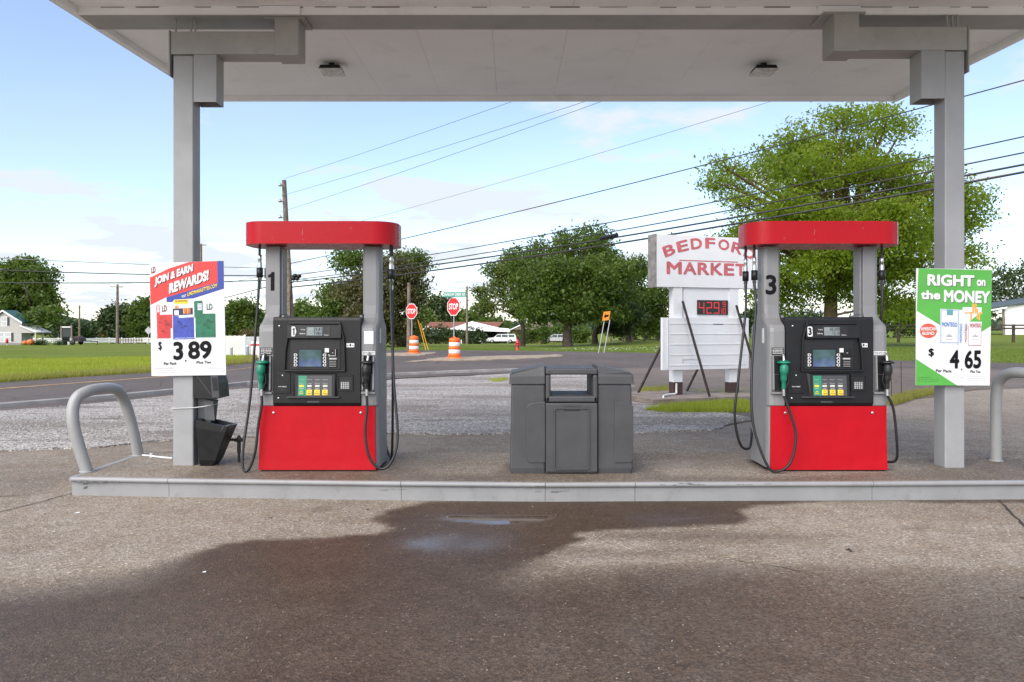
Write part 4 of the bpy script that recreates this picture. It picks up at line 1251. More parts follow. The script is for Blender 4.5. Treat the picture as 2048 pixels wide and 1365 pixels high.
bk = MB().loft([[(x, y, z) for x, z in ((-0.075, 0.01), (0.0, 0.01), (0.07, 0.62), (-0.075, 0.655))] for y in (-0.02, 0.12)][::-1])
obj('back_plate', bk, M_char, SQ, bevel=0.008)
obj('tag_plate', MB().add([(-0.005, -0.022, 0.44), (0.09, -0.022, 0.43), (0.075, -0.022, 0.62), (-0.02, -0.022, 0.62)], [(0, 1, 2, 3)]), mat('bucket_grey', (0.085, 0.088, 0.092), 0.5), SQ)
# tapered bucket with an open top
def ringz(z, x0, x1, y0, y1):
    return [(x0, y0, z), (x1, y0, z), (x1, y1, z), (x0, y1, z)]
bu = MB()
bu.loft([ringz(0.002, -0.02, 0.10, -0.10, 0.06), ringz(0.06, -0.025, 0.14, -0.125, 0.07), ringz(0.34, -0.045, 0.245, -0.15, 0.10), ringz(0.40, -0.045, 0.265, -0.15, 0.11)], caps=False)
bu.add(ringz(0.002, -0.02, 0.10, -0.10, 0.06), [(3, 2, 1, 0)])
bu.add(ringz(0.40, -0.045, 0.265, -0.15, 0.11) + ringz(0.40, -0.01, 0.235, -0.125, 0.085), [(0, 1, 5, 4), (1, 2, 6, 5), (2, 3, 7, 6), (3, 0, 4, 7)])
bu.loft([ringz(0.40, -0.01, 0.235, -0.125, 0.085), ringz(0.20, -0.01, 0.18, -0.11, 0.07)], caps=False)
bu.add(ringz(0.20, -0.01, 0.18, -0.11, 0.07), [(0, 1, 2, 3)])
# tilt the rim so that it slopes away from the column
bu.v = [(x, y, z + (0.06 - 0.26 * (x + 0.045)) * max(0, (z - 0.2)) / 0.2 * 0.9) for x, y, z in bu.v]
obj('bucket', bu, M_black, SQ, bevel=0.006)
fr_ = MB().loft([[(0.08, -0.112, 0.02), (0.105, -0.09, 0.02), (0.272, -0.14, 0.40), (0.215, -0.157, 0.39)], [(0.08, -0.06, 0.02), (0.108, -0.05, 0.02), (0.276, -0.05, 0.40), (0.215, -0.05, 0.39)]][::-1])
obj('bucket_front', fr_, mat('bucket_grey', (0.085, 0.088, 0.092), 0.5), SQ, bevel=0.008)
cordm = mat('white_cord', (0.62, 0.62, 0.60), 0.6)
cd = MB().tube(smooth_path([(-3.292, 7.252, 0.715), (-3.19, 7.250, 0.718), (-3.08, 7.250, 0.723), (-2.98, 7.25, 0.735), (-2.93, 7.30, 0.742), (-2.93, 7.44, 0.742), (-3.1, 7.45, 0.73), (-3.29, 7.44, 0.715)], 5), 0.004, 6)
tag(obj('tie_cord', cd, cordm), 'white cord tied round the column holding the squeegee unit', 'cord')
m = MB().tube(smooth_path([P(285, 911, 7.75), P(300, 912, 7.72), P(318, 914.5, 7.68), P(345, 917, 7.60)], 4), 0.010, 8)
m.lathe([(0.016, -0.03), (0.016, 0.03)], tuple(P(303, 912.5, 7.72)), 8)
tag(obj('conduit_pipe', m, cordm), 'thin white conduit lying on the island between hoop and column', 'conduit')
m = MB()
s0, s1 = P(450, 877, 7.45), P(484, 876, 7.45)
ST = thing('standpipe', (s1.x - 0.03, s1.y, ISL), 'short rusty standpipe with a side arm next to dispenser 1', 'pipe')
M_pipe = mat('dark_iron_pipe', (0.035, 0.030, 0.027), 0.6, 0.3, vary=0.4, vscale=20)
obj('upright', MB().tube([(0, 0, 0.0), (0, 0, 0.09)], 0.013, 10).tube([(0, 0, 0.09), (0, 0, 0.20)], 0.019, 10), M_pipe, ST)
obj('elbow', MB().lathe([(0.02, 0.20), (0.028, 0.21), (0.028, 0.235), (0.012, 0.262), (0.004, 0.27)], (0, 0, 0), 8, sm=False).box(-0.045, 0.045, -0.018, 0.018, 0.205, 0.238), M_pipe, ST, bevel=0.006)
obj('side_arm', MB().tube([(-0.17, 0, 0.222), (-0.03, 0, 0.222)], 0.012, 8), M_pipe, ST)

# ================================================================== POSTERS
def board(T, corners, lift=0.0):
    """thin corrugated-plastic sheet through four corners, gently bowed"""
    a, b, c, d = [Vector(x) for x in corners]      # bl, br, tr, tl
    return Plane(a, (b - a), (d - a))
C_red = mat('poster_red', (0.62, 0.03, 0.025), 0.4, vary=0.05)
C_blue = mat('poster_blue', (0.02, 0.045, 0.28), 0.4, vary=0.05)
C_green = mat('poster_green', (0.085, 0.36, 0.055), 0.4, vary=0.06)
C_dgreen = mat('poster_dark_green', (0.006, 0.13, 0.065), 0.4, vary=0.25, vscale=12)
C_packred = mat('pack_red', (0.50, 0.03, 0.03), 0.4, vary=0.25, vscale=12)
C_packblue = mat('pack_blue', (0.035, 0.06, 0.34), 0.4, vary=0.25, vscale=12)
C_cig = mat('filter_orange', (0.75, 0.36, 0.08), 0.5, vary=0.2, vscale=40)
C_pale = mat('pale_pack_blue', (0.62, 0.67, 0.74), 0.4)
C_shadow = mat('letter_edge_grey', (0.09, 0.13, 0.09), 0.5)
C_post = mat('poster_white', (0.66, 0.66, 0.665), 0.35, vary=0.03)
C_lbl = mat('badge_red', (0.55, 0.09, 0.05), 0.4)
def poster_sheet(T, pl, t=0.006):
    m = MB()
    pl.slab(m, 0, 0, 1, 1, -t)
    m2 = MB()
    nx = 8
    return obj('sheet', m, C_post, T, world=True)
# --- rewards poster: unit square mapped on the sheet, y up
bl, br, tr, tl = P(303, 752.5, 7.215), P(452, 750.5, 7.225), P(447, 522, 7.225), P(299, 527, 7.215)
T = thing('rewards_poster', (bl + br) / 2, 'white cigarette poster with red band JOIN & EARN REWARDS! above the squeegee unit', 'poster')
pl = board(T, (bl, br, tr, tl))
class Warp(Plane):
    """bilinear patch through the four true corners"""
    def __init__(s, a, b, c, d):
        s.c = [Vector(x) for x in (a, b, c, d)]
        s.n = (s.c[1] - s.c[0]).cross(s.c[3] - s.c[0]).normalized()
    def pt(s, u, v, lift=0.0):
        a, b, c, d = s.c
        return a * (1 - u) * (1 - v) + b * u * (1 - v) + c * u * v + d * (1 - u) * v + s.n * lift
pl = Warp(bl, br, tr, tl)
poster_sheet(T, pl)
# positions: px/py measured on a 975x1365 enlargement of the poster (x 80..845, y 100..1240)
def U(x): return (x - 92) / (828 - 92)
def V(y): return 1 - (y - 105) / (1232 - 105)
def pp(mb, pts, lift=0.001, mi=0):
    pl.poly(mb, [(U(a), V(b)) for a, b in pts][::-1], lift, mi)
m = MB(); pp(m, [(92, 250), (280, 165), (485, 106), (765, 106), (765, 318), (250, 450), (96, 522)]); obj('red_band', m, C_red, T, world=True)
m = MB(); pp(m, [(765, 106), (828, 106), (826, 380), (520, 468), (330, 475), (312, 498), (254, 498), (254, 449), (765, 317)], 0.0012); obj('blue_band', m, C_blue, T, world=True)
def ptext(txt, x0, y0, x1, y1, h, m, lift=0.003, bold=0.02, italic=0.0, name='lettering', par=None):
    """text whose baseline runs from (x0,y0) to (x1,y1), h tall, all in enlargement pixels"""
    v, f = text_raw(txt, bold)
    mb = MB()
    vs = []
    for a, b, z in v:
        x = x0 + (x1 - x0) * a + italic * b * h
        y = y0 + (y1 - y0) * a - b * h
        vs.append(pl.pt(U(x), V(y), lift + z))
    mb.add(vs, f)
    return obj(name, mb, m, par or T, world=True)
for dx, dy, mm, lf in ((5, 5, M_ink, 0.002), (0, 0, M_white, 0.003)):
    ptext('JOIN & EARN', 138 + dx, 350 + dy, 520 + dx, 222 + dy, 102, mm, lf, 0.06, 0.06, 'slogan_shadow' if dx else 'lettering')
    ptext('REWARDS!', 280 + dx, 420 + dy, 676 + dx, 292 + dy, 108, mm, lf, 0.06, 0.06, 'slogan_shadow' if dx else 'lettering')
ptext('VISIT', 405, 462, 452, 450, 26, M_white, 0.003, 0.03)
ptext('LINDMARKETTES.COM', 462, 446, 758, 362, 38, M_yel, 0.003, 0.03, 0.1)
ptext('LD', 110, 208, 150, 200, 62, mat('wine_red_ink', (0.22, 0.012, 0.02), 0.5), 0.003, 0.02)
for x0, x1, yt, yb, c, kind in ((152, 308, 520, 870, C_packred, 'r'), (314, 524, 480, 872, C_packblue, 'b'), (526, 736, 492, 868, C_dgreen, 'g')):
    body = MB()
    if kind == 'b':
        pp(body, [(314, 640), (380, 640), (380, 655), (524, 655), (524, 872), (314, 872)])
    else:
        cut = x0 + (34 if kind == 'r' else 86)
        pp(body, [(x0, yt + 14), (x0 + 10, yt), (cut - 8, yt), (cut, yt + 14), (cut, 622), (x1, 622), (x1, yb - 6), (x0 + 4, yb - 6)])
    pk = obj('pack_picture', body, c, T, world=True)
    m = MB()
    rr_ = random.Random(x0)
    for q in range(6):
        ax, ay = rr_.uniform(x0 + 12, x1 - 60), rr_.uniform(690, 800)
        pp(m, [(ax, ay), (ax + rr_.uniform(8, 20), ay - rr_.uniform(12, 30)), (ax + rr_.uniform(28, 40), ay - rr_.uniform(4, 14)), (ax + rr_.uniform(44, 56), ay + 2)], 0.0014 + 0.0002 * q)
    obj('pack_picture', m, {'r': mat('pack_red_deep', (0.28, 0.012, 0.014), 0.4), 'b': mat('pack_blue_deep', (0.018, 0.03, 0.20), 0.4), 'g': mat('pack_green_deep', (0.003, 0.07, 0.035), 0.4)}[kind], T, world=True)
    if kind == 'b':
        m = MB(); pp(m, [(314, 565), (512, 560), (514, 626), (314, 640)], 0.0012); obj('pack_lid', m, mat('navy_print', (0.012, 0.02, 0.07), 0.4), pk); o = T.children; 
        pk.children[-1].data.vertices.foreach_set('co', [c2 - T.location[i % 3] for i, c2 in enumerate([x for v in m.v for x in v])])
        for (a, b, c2, d) in ((335, 535, 372, 566), (416, 560, 494, 618)):
            n = 4
            for k in range(n):
                w = (c2 - a) / n
                m = MB(); pp(m, [(a + k * w, b), (a + (k + 0.8) * w, b), (a + (k + 0.75) * w, d), (a + (k + 0.1) * w, d)], 0.0016)
                obj('cigarette', m, C_cig if k % 2 == 0 else M_orange, T, world=True)
        m = MB(); pp(m, [(330, 582), (374, 582), (374, 630), (330, 630)], 0.0016); pp(m, [(370, 632), (520, 628), (522, 652), (376, 660)], 0.0016); obj('pack_label', m, C_pale, T, world=True)
        m = MB(); pp(m, [(330, 478), (470, 474), (466, 520), (332, 522)], 0.0016); obj('gold_label', m, M_yel, T, world=True)
        ptext('LD REWARDS', 340, 500, 460, 498, 16, M_tan, 0.003, 0.02)
    elif kind == 'r':
        ptext('LD', 208, 594, 256, 588, 62, mat('wine_red_ink', (0.22, 0.012, 0.02)), 0.003, 0.02)
        m = MB(); scr = [(160, 530 + 14 * k, 182, 540 + 14 * k) for k in range(5)]
        for a, b, c2, d in scr: pp(m, [(a, b), (c2, b), (c2, d), (a, d)], 0.0022)
        obj('pack_print', m, C_pale, T, world=True)
        m = MB(); pp(m, [(292, 760), (310, 758), (310, 868), (292, 870)], 0.0022); obj('pack_edge', m, C_pale, T, world=True)
    else:
        ptext('LD', 652, 586, 708, 584, 60, C_dgreen, 0.003, 0.02)
        m = MB()
        for k in range(5): pp(m, [(560, 520 + 14 * k), (606, 520 + 14 * k), (604, 530 + 14 * k), (562, 530 + 14 * k)], 0.0022)
        pp(m, [(524, 660), (538, 660), (538, 862), (524, 866)], 0.0022)
        obj('pack_print', m, C_pale, T, world=True)
m = MB()
for x0, x1 in ((165, 290), (330, 520), (545, 730)):
    x = x0
    while x < x1:
        pp(m, [(x, 856), (x + 7, 856), (x + 7, 863), (x, 863)], 0.0022); x += 12
obj('pack_print', m, C_pale, T, world=True)
ptext('$', 166, 982, 200, 982, 94, M_ink, 0.003, 0.02)
ptext('3', 312, 1078, 410, 1076, 184, M_ink, 0.003, 0.035)
ptext('89', 458, 1072, 692, 1068, 180, M_ink, 0.003, 0.035)
m = MB(); pl.disc(m, U(433), V(1086), 0.011, 0.008, 0.003); obj('price_point', m, M_ink, T, world=True)
ptext('Per Pack', 218, 1124, 342, 1122, 28, M_ink, 0.003, 0.02)
ptext('Plus Tax', 540, 1116, 684, 1114, 26, M_ink, 0.003, 0.02)
C_faint = mat('faint_grey_print', (0.36, 0.36, 0.37), 0.5)
m = MB()
for k in range(3): scribble_lines(pl, m, U(132), V(1206 - 20 * k), U(315), V(1192 - 20 * k), 1, 0.3, 0.002)
for k in range(4): scribble_lines(pl, m, U(650 + 15 * (k % 2)), V(1204 - 16 * k), U(808), V(1192 - 16 * k), 1, 0.3, 0.002)
for a in ((118, 1150, 330, 1152), (118, 1212, 330, 1214)): pp(m, [(a[0], a[1]), (a[2], a[1]), (a[2], a[3]), (a[0], a[3])], 0.002)
obj('small_print', m, C_faint, T, world=True)

# --- green price poster (enlargement px: x 105..850, y 85..1228)
bl, br, tr, tl = P(1831.5, 771, 7.10), P(1979.5, 771.5, 7.085), P(1984, 539.5, 7.085), P(1832.5, 537, 7.10)
T = thing('price_poster', (bl + br) / 2, 'green and white cigarette poster RIGHT on the MONEY on the column', 'poster')
pl = Warp(bl, br, tr, tl)
poster_sheet(T, pl)
def U(x): return (x - 105) / (838 - 105)
def V(y): return 1 - (y - 85) / (1226 - 85)
m = MB(); pp(m, [(126, 86), (838, 92), (838, 640), (748, 698), (345, 640), (112, 500)]); obj('green_field', m, C_green, T, world=True)
m = MB(); pp(m, [(106, 970), (515, 1226), (106, 1226)]); obj('green_corner', m, C_green, T, world=True)
for dx, dy, mm, lf, nm in ((7, 7, C_shadow, 0.002, 'slogan_shadow'), (0, 0, M_white, 0.003, 'lettering')):
    ptext('RIGHT', 212 + dx, 254 + dy, 668 + dx, 258 + dy, 114, mm, lf, 0.045, 0, nm)
    ptext('on', 690 + dx, 250 + dy, 776 + dx, 252 + dy, 64, mm, lf, 0.045, 0, nm)
    ptext('the', 148 + dx, 386 + dy, 340 + dx, 388 + dy, 88, mm, lf, 0.045, 0, nm)
    ptext('MONEY', 374 + dx, 412 + dy, 822 + dx, 420 + dy, 122, mm, lf, 0.045, 0, nm)
m = MB(); pp(m, [(340, 478), (522, 482), (520, 838), (344, 815)], 0.0012); pk = obj('pack_picture', m, C_post, T, world=True)
m = MB(); pp(m, [(522, 490), (556, 484), (560, 458), (744, 460), (744, 500), (600, 620), (600, 842), (520, 838)], 0.0012); obj('pack_side', m, C_pale, T, world=True)
m = MB(); pp(m, [(600, 520), (620, 600), (748, 600), (744, 826), (614, 842)], 0.0016); obj('pack_picture', m, C_post, T, world=True)
C_ltblue = mat('sky_blue_ink', (0.04, 0.20, 0.50), 0.5)
C_pink = mat('dusty_red_ink', (0.42, 0.07, 0.10), 0.5)
m = MB()
for a in ((346, 486, 351, 812), (515, 490, 520, 834), (346, 486, 516, 491), (346, 806, 518, 812)): pp(m, [(a[0], a[1]), (a[2], a[1]), (a[2], a[3]), (a[0], a[3])], 0.0018)
obj('pack_outline', m, C_ltblue, T, world=True)
m = MB()
for a in ((616, 640, 620, 836), (741, 640, 745, 822), (616, 830, 744, 836)): pp(m, [(a[0], a[1]), (a[2], a[1]), (a[2], a[3]), (a[0], a[3])], 0.0022)
obj('pack_outline', m, C_pink, T, world=True)
m = MB(); pp(m, [(404, 482), (466, 484), (464, 540), (406, 538)], 0.0022); obj('tax_stamp', m, mat('teal_stamp', (0.10, 0.28, 0.30), 0.5), T, world=True)
ptext('MONTEGO', 360, 650, 506, 654, 44, C_ltblue, 0.003, 0.03)
ptext('MONTEGO', 634, 658, 740, 656, 40, C_pink, 0.003, 0.03)
def vtext(txt, x, y0, y1, w, m):
    v, f = text_raw(txt, 0.02)
    mb = MB()
    mb.add([pl.pt(U(x + b * w), V(y0 + (y1 - y0) * a), 0.003 + z) for a, b, z in v], [t[::-1] for t in f])
    obj('lettering', mb, m, T, world=True)
vtext('MONTEGO', 554, 804, 620, -22, C_ltblue)
vtext('MONTEGO', 602, 800, 622, -20, C_pink)
for cx in (430, 686):
    m = MB()
    for k in (-1, 0, 1):
        pp(m, [(cx + k * 18 - 14, 752), (cx + k * 16, 714 + abs(k) * 14), (cx + k * 18 + 14, 752)], 0.002 + 0.0003 * k)
    scribble_lines(pl, m, U(cx - 34), V(782), U(cx + 34), V(768), 1, 0.5, 0.002)
    obj('mountain_mark', m, C_faint, T, world=True)
for a, b, c2, d in ((652, 422, 672, 520), (676, 420, 694, 520), (634, 505, 652, 585), (696, 470, 712, 575), (716, 510, 730, 585), (580, 508, 634, 522), (730, 505, 748, 525)):
    m = MB(); pp(m, [(a, b), (c2, b), (c2, d), (a, d)], 0.0024); obj('cigarette', m, C_cig, T, world=True)
m = MB(); pl.disc(m, U(226), V(694), 0.115, 0.063, 0.0012); obj('red_badge', m, C_lbl, T, world=True)
ptext('AMERICAN', 150, 692, 302, 690, 34, M_white, 0.003, 0.03)
ptext('BLEND', 166, 734, 284, 732, 30, M_white, 0.003, 0.03)
ptext('$', 228, 950, 282, 950, 86, M_ink, 0.003, 0.03)
ptext('4', 436, 1062, 532, 1062, 184, M_ink, 0.003, 0.035)
ptext('65', 584, 1062, 748, 1060, 182, M_ink, 0.003, 0.035)
m = MB(); pl.disc(m, U(556), V(1070), 0.010, 0.007, 0.003); obj('price_point', m, M_ink, T, world=True)
ptext('Per Pack', 302, 1096, 458, 1100, 28, M_ink, 0.003, 0.02)
ptext('Plus Tax', 642, 1100, 742, 1102, 24, M_ink, 0.003, 0.02)
m = MB()
for k in range(2): scribble_lines(pl, m, U(622), V(1186 - 22 * k), U(798), V(1172 - 22 * k), 1, 0.3, 0.002)
for a in ((610, 1136, 812, 1138), (610, 1200, 812, 1202), (610, 1138, 612, 1200), (810, 1138, 812, 1200)): pp(m, [(a[0], a[1]), (a[2], a[1]), (a[2], a[3]), (a[0], a[3])], 0.002)
scribble_lines(pl, m, U(470), V(1155), U(590), V(1143), 1, 0.3, 0.002)
obj('small_print', m, C_faint, T, world=True)
m = MB()
for k in range(3): scribble_lines(pl, m, U(120), V(1190 - 18 * k), U(330 - 70 * (k == 2)), V(1178 - 18 * k), 1, 0.3, 0.002)
obj('small_print', m, mat('dark_green_print', (0.03, 0.12, 0.03), 0.5), T, world=True)

# ================================================================== BEDFORD MARKET SIGN
SX, SY = (1325 - CX) * 15.35 / F, 15.35
ang = R(19)
MS = thing('market_sign', (SX, SY, 0.03), 'white wooden roadside sign lettered BEDFORD MARKET with a red price display', 'sign', rz=ang)
def sl(px, py):
    """local x, z of a point seen on the sign's front plane"""
    k = (px - CX) / F
    # ray (k*d, d); plane: (SX + t cos, SY + t sin)
    t = (SX - k * SY) / (k * math.sin(ang) - math.cos(ang))
    d = SY + t * math.sin(ang)
    return t, EYE - (py - HY) * d / F - 0.03
x0, zt0 = sl(1313, 476); x1 = sl(1519, 480)[0]
zb0 = sl(1313, 581)[1]; zmid = (zt0 + zb0) / 2
main = obj('name_board', MB().box(x0, x1, 0.0, 0.30, zb0, zt0), [M_sign], MS)
obj('board_end', MB().box(x0 - 0.02, x0 - 0.002, -0.005, 0.32, zb0 - 0.01, zt0 + 0.01), M_signside, MS)
SPn = Plane((0, 0, 0), (1, 0, 0), (0, 0, 1))
cxm = (sl(1334, 500)[0] + sl(1503, 500)[0]) / 2
def arc_word(word, cx, zbase, width, h, sag, wfrac):
    mb = MB()
    n = len(word)
    Rr = (width * width / 4 + sag * sag) / (2 * sag)
    half = math.asin(width / 2 / Rr) * 0.93
    for i, ch in enumerate(word):
        th = -half + 2 * half * i / (n - 1)
        v, f = text_raw(ch, 0.034)
        lw = width / n * wfrac * (0.95 if ch != 'F' else 0.85)
        vs = []
        for a, b, dz in v:
            lx, lz = (a - 0.5) * lw, b * h
            x = cx + (Rr + lz) * math.sin(th) + lx * math.cos(th)
            z = zbase + (Rr + lz) * math.cos(th) - lx * math.sin(th) - Rr
            vs.append((x, -0.003 - dz, z))
        mb.add(vs, f)
    return mb
ztop = sl(1400, 512)[1]
obj('lettering', arc_word('BEDFORD', cxm, sl(1415, 505)[1], (sl(1503, 500)[0] - sl(1334, 500)[0]) * 0.98, sl(1415, 484)[1] - sl(1415, 506)[1], 0.20, 1.0), M_signred, main)
m = MB()
xa, za = sl(1333, 556); xb, zb = sl(1494, 561)
xw = xb - xa
cum = xa
for ch, wf in zip('MARKET', (1.25, 1.1, 1.0, 1.05, 0.9, 0.95)):
    lw = xw * wf / 6.25
    v, f = text_raw(ch, 0.034)
    hh = sl(1415, 534)[1] - sl(1415, 559)[1]
    m.add([(cum + a * lw * 0.92, -0.003 - dz, za + b * hh) for a, b, dz in v], f)
    cum += lw
obj('lettering', m, M_signred, main)
m = MB(); SPn.rect(m, sl(1358, 530)[0], sl(1415, 531)[1], sl(1476, 533)[0], sl(1415, 529)[1], 0.003); obj('underline', m, M_signred, main)
m = MB().tube([(sl(1348, 474)[0], 0.1, zt0), (sl(1348, 474)[0], 0.1, zt0 + 0.07)], 0.012, 6).box(sl(1348, 474)[0], sl(1358, 474)[0], 0.08, 0.12, zt0 + 0.02, zt0 + 0.045)
obj('top_lamp_bracket', m, M_black, MS)
# middle panel with price display, posts
for px, w in ((1357, 16), (1470, 16)):
    a, b = sl(px - w / 2 - 1, 700)[0], sl(px + w / 2 + 1, 700)[0]
    po = obj('post', MB().box(a, b, 0.02, 0.19, sl(px, 772)[1], zb0 - 0.002), M_sign, MS)
    obj('post_foot', MB().box(a - 0.003, b + 0.003, 0.017, 0.193, 0.0, sl(px, 772)[1] - 0.001), M_brownpaint, po)
a, b = sl(1369, 600)[0], sl(1466, 600)[0]
z_mb = sl(1400, 643)[1]
mid = obj('price_panel', MB().box(a, b, 0.04, 0.14, z_mb, zb0 - 0.003), M_sign, MS)
da, db = sl(1396, 607)[0], sl(1457, 637)[0]
dz0, dz1 = sl(1430, 637)[1], sl(1430, 608)[1]
disp = obj('price_display', MB().box(da, db, 0.015, 0.039, dz0, dz1), mat('display_black', (0.02, 0.02, 0.022), 0.4), MS)
g = N('red_led')
g.base((0.25, 0.02, 0.02)); g.set(Roughness=0.5)
g.put(g.b.inputs['Emission Color'], (1.0, 0.06, 0.05)); g.b.inputs['Emission Strength'].default_value = 0.22
M_led = g.m
SEG = {'4': 'bcfg', '2': 'abdeg', '9': 'abcdfg', '1': 'bc', '0': 'abcdef'}
def seven(mb, ch, x, z, w, h, t):
    y = 0.011
    segs = {'a': (x, z + h - t, x + w, z + h), 'd': (x, z, x + w, z + t), 'g': (x, z + h / 2 - t / 2, x + w, z + h / 2 + t / 2), 'f': (x, z + h / 2, x + t, z + h), 'b': (x + w - t, z + h / 2, x + w, z + h), 'e': (x, z, x + t, z + h / 2), 'c': (x + w - t, z, x + w, z + h / 2)}
    for s_ in SEG[ch]:
        p = segs[s_]
        n = max(1, int(max(p[2] - p[0], p[3] - p[1]) / 0.022))
        for k in range(n):
            if p[2] - p[0] > p[3] - p[1]:
                q0, q1 = p[0] + (p[2] - p[0]) * k / n, p[0] + (p[2] - p[0]) * (k + 0.78) / n
                mb.box(q0, q1, y, y + 0.0035, p[1], p[3])
            else:
                q0, q1 = p[1] + (p[3] - p[1]) * k / n, p[1] + (p[3] - p[1]) * (k + 0.78) / n
                mb.box(p[0], p[2], y, y + 0.0035, q0, q1)
dw, dh = db - da, dz1 - dz0
for ch, u, v, w, h, t in (('4', 0.04, 0.08, 0.175, 0.78, 0.017), ('2', 0.29, 0.08, 0.175, 0.78, 0.017), ('9', 0.53, 0.08, 0.175, 0.78, 0.017), ('9', 0.82, 0.54, 0.09, 0.36, 0.011), ('1', 0.75, 0.08, 0.05, 0.36, 0.011), ('0', 0.83, 0.08, 0.09, 0.36, 0.011)):
    m = MB()
    seven(m, ch, da + dw * u, dz0 + dh * v, dw * w, dh * h, t)
    obj('led_digit', m, M_led, disp)

# lower changeable-letter board with rails
xa, zt1 = sl(1322, 641); xb = sl(1494, 643)[0]; zb1 = sl(1322, 748)[1]
zt1 = z_mb - 0.004
low = obj('letter_board', MB().box(xa, xb, -0.06, 0.016, zb1, zt1), M_sign, MS, bevel=0.004)
for k in range(5):
    z = zt1 - 0.12 - 0.215 * k
    obj('letter_rail', MB().box(xa + 0.17, xb - 0.06, -0.068, -0.0605, z - 0.009, z + 0.009), M_sign, low)
obj('edge_pipe', MB().tube([(xa + 0.11, -0.072, zb1 + 0.04), (xa + 0.11, -0.072, zt1 - 0.01)], 0.010, 6), M_sign, low)
obj('letter_scrap', MB().box(sl(1423, 656)[0], sl(1443, 656)[0], -0.066, -0.0605, sl(1430, 657)[1], sl(1430, 654)[1]), M_ink, low)
obj('letter_scrap', MB().box(sl(1363, 724)[0], sl(1399, 724)[0], -0.070, -0.0605, sl(1380, 726)[1], sl(1380, 722)[1]), M_sign, low)
m = MB()
for zz in (0.66, 0.71):
    m.box(sl(1362, 700)[0], sl(1362, 700)[0] + 0.015, -0.064, -0.0605, zz, zz + 0.02)
obj('bolt_heads', m, M_char, low)
# raking angle irons
def brace(p0, p1, w=0.027):
    p0, p1 = Vector(p0), Vector(p1)
    t = (p1 - p0).normalized()
    u = t.cross(Vector((0, 1, 0))).normalized()
    v = t.cross(u)
    pts = [(-w, -w), (w, -w), (w, -w + 0.012), (-w + 0.012, -w + 0.012), (-w + 0.012, w), (-w, w)]
    return MB().loft([[p + u * a + v * b for a, b in pts] for p in (p0, p1)])
for (pa, ya), (pb, yb) in ((((1361, 610), -0.10), ((1393, 806), -0.55)), (((1468, 618), -0.10), ((1496, 798), -0.55)), (((1334, 700), 0.20), ((1309, 798), 0.75)), (((1430, 700), 0.20), ((1410, 792), 0.75))):
    xa_, za_ = sl(*pa)
    k = 1 + yb / 15.6
    xb_ = sl(*pb)[0]
    obj('brace', brace((xa_, ya, za_), (xb_ + yb * 0.06, yb, -0.01)), M_rust, MS)
m = MB().tube(smooth_path([(sl(1353, 775)[0], 0.0, 0.24), (sl(1352, 790)[0], -0.01, 0.10), (sl(1349, 795)[0], -0.05, 0.035), (sl(1330, 797)[0], -0.15, 0.03), (sl(1310, 798)[0], -0.35, 0.03), (sl(1304, 801)[0], -0.45, 0.0), (sl(1302, 805)[0], -0.55, -0.08)], 5), 0.020, 8)
obj('conduit', m, mat('white_cord', (0.62, 0.62, 0.60)), MS)
ba, bb = sl(1268, 800)[0], sl(1545, 800)[0]
ft = MB().box(ba, bb, -0.75, 1.0, -0.17, 0.0)
tag(obj('sign_footing', ft.xf(Matrix.Translation(MS.location + Vector((0, 0, 0.075))) @ Matrix.Rotation(ang, 4, 'Z')), mat('footing_concrete', (0.22, 0.175, 0.145), 0.9, vary=0.3, vscale=3, bump=0.3)), kind='structure')
MS.location.z = 0.105
o = bpy.data.objects['sign_footing']; o.name = 'sign_footing'

# ================================================================== TREES
def leaves_obj(name, pts, size, m, parent, world=True, droop=0.3, tint=None, flat=0.5):
    n = len(pts)
    d1 = RNG.normal(size=(n, 3)); d1[:, 2] -= droop
    d1 /= np.linalg.norm(d1, axis=1)[:, None]
    d2 = RNG.normal(size=(n, 3))
    d2 -= d1 * (d1 * d2).sum(1)[:, None]
    d2 /= np.linalg.norm(d2, axis=1)[:, None]
    s = size * RNG.uniform(0.55, 1.35, n)[:, None]
    w = flat
    P4 = np.stack([pts - d1 * s * 0.5, pts + d2 * s * 0.5 * w, pts + d1 * s * 0.5, pts - d2 * s * 0.5 * w], 1).reshape(-1, 3)
    if world and parent is not None:
        P4 -= np.array(parent.location)
    me = bpy.data.meshes.new(name)
    me.vertices.add(4 * n)
    me.vertices.foreach_set('co', P4.ravel())
    me.loops.add(4 * n)
    me.loops.foreach_set('vertex_index', np.arange(4 * n))
    me.polygons.add(n)
    me.polygons.foreach_set('loop_start', np.arange(0, 4 * n, 4))
    me.update(calc_edges=True)
    at = me.attributes.new('tint', 'FLOAT', 'FACE')
    at.data.foreach_set('value', (tint if tint is not None else RNG.random(n)).astype(np.float32))
    me.materials.append(m)
    o = bpy.data.objects.new(name, me)
    COL.objects.link(o)
    if parent is not None:
        o.parent = parent
    return o
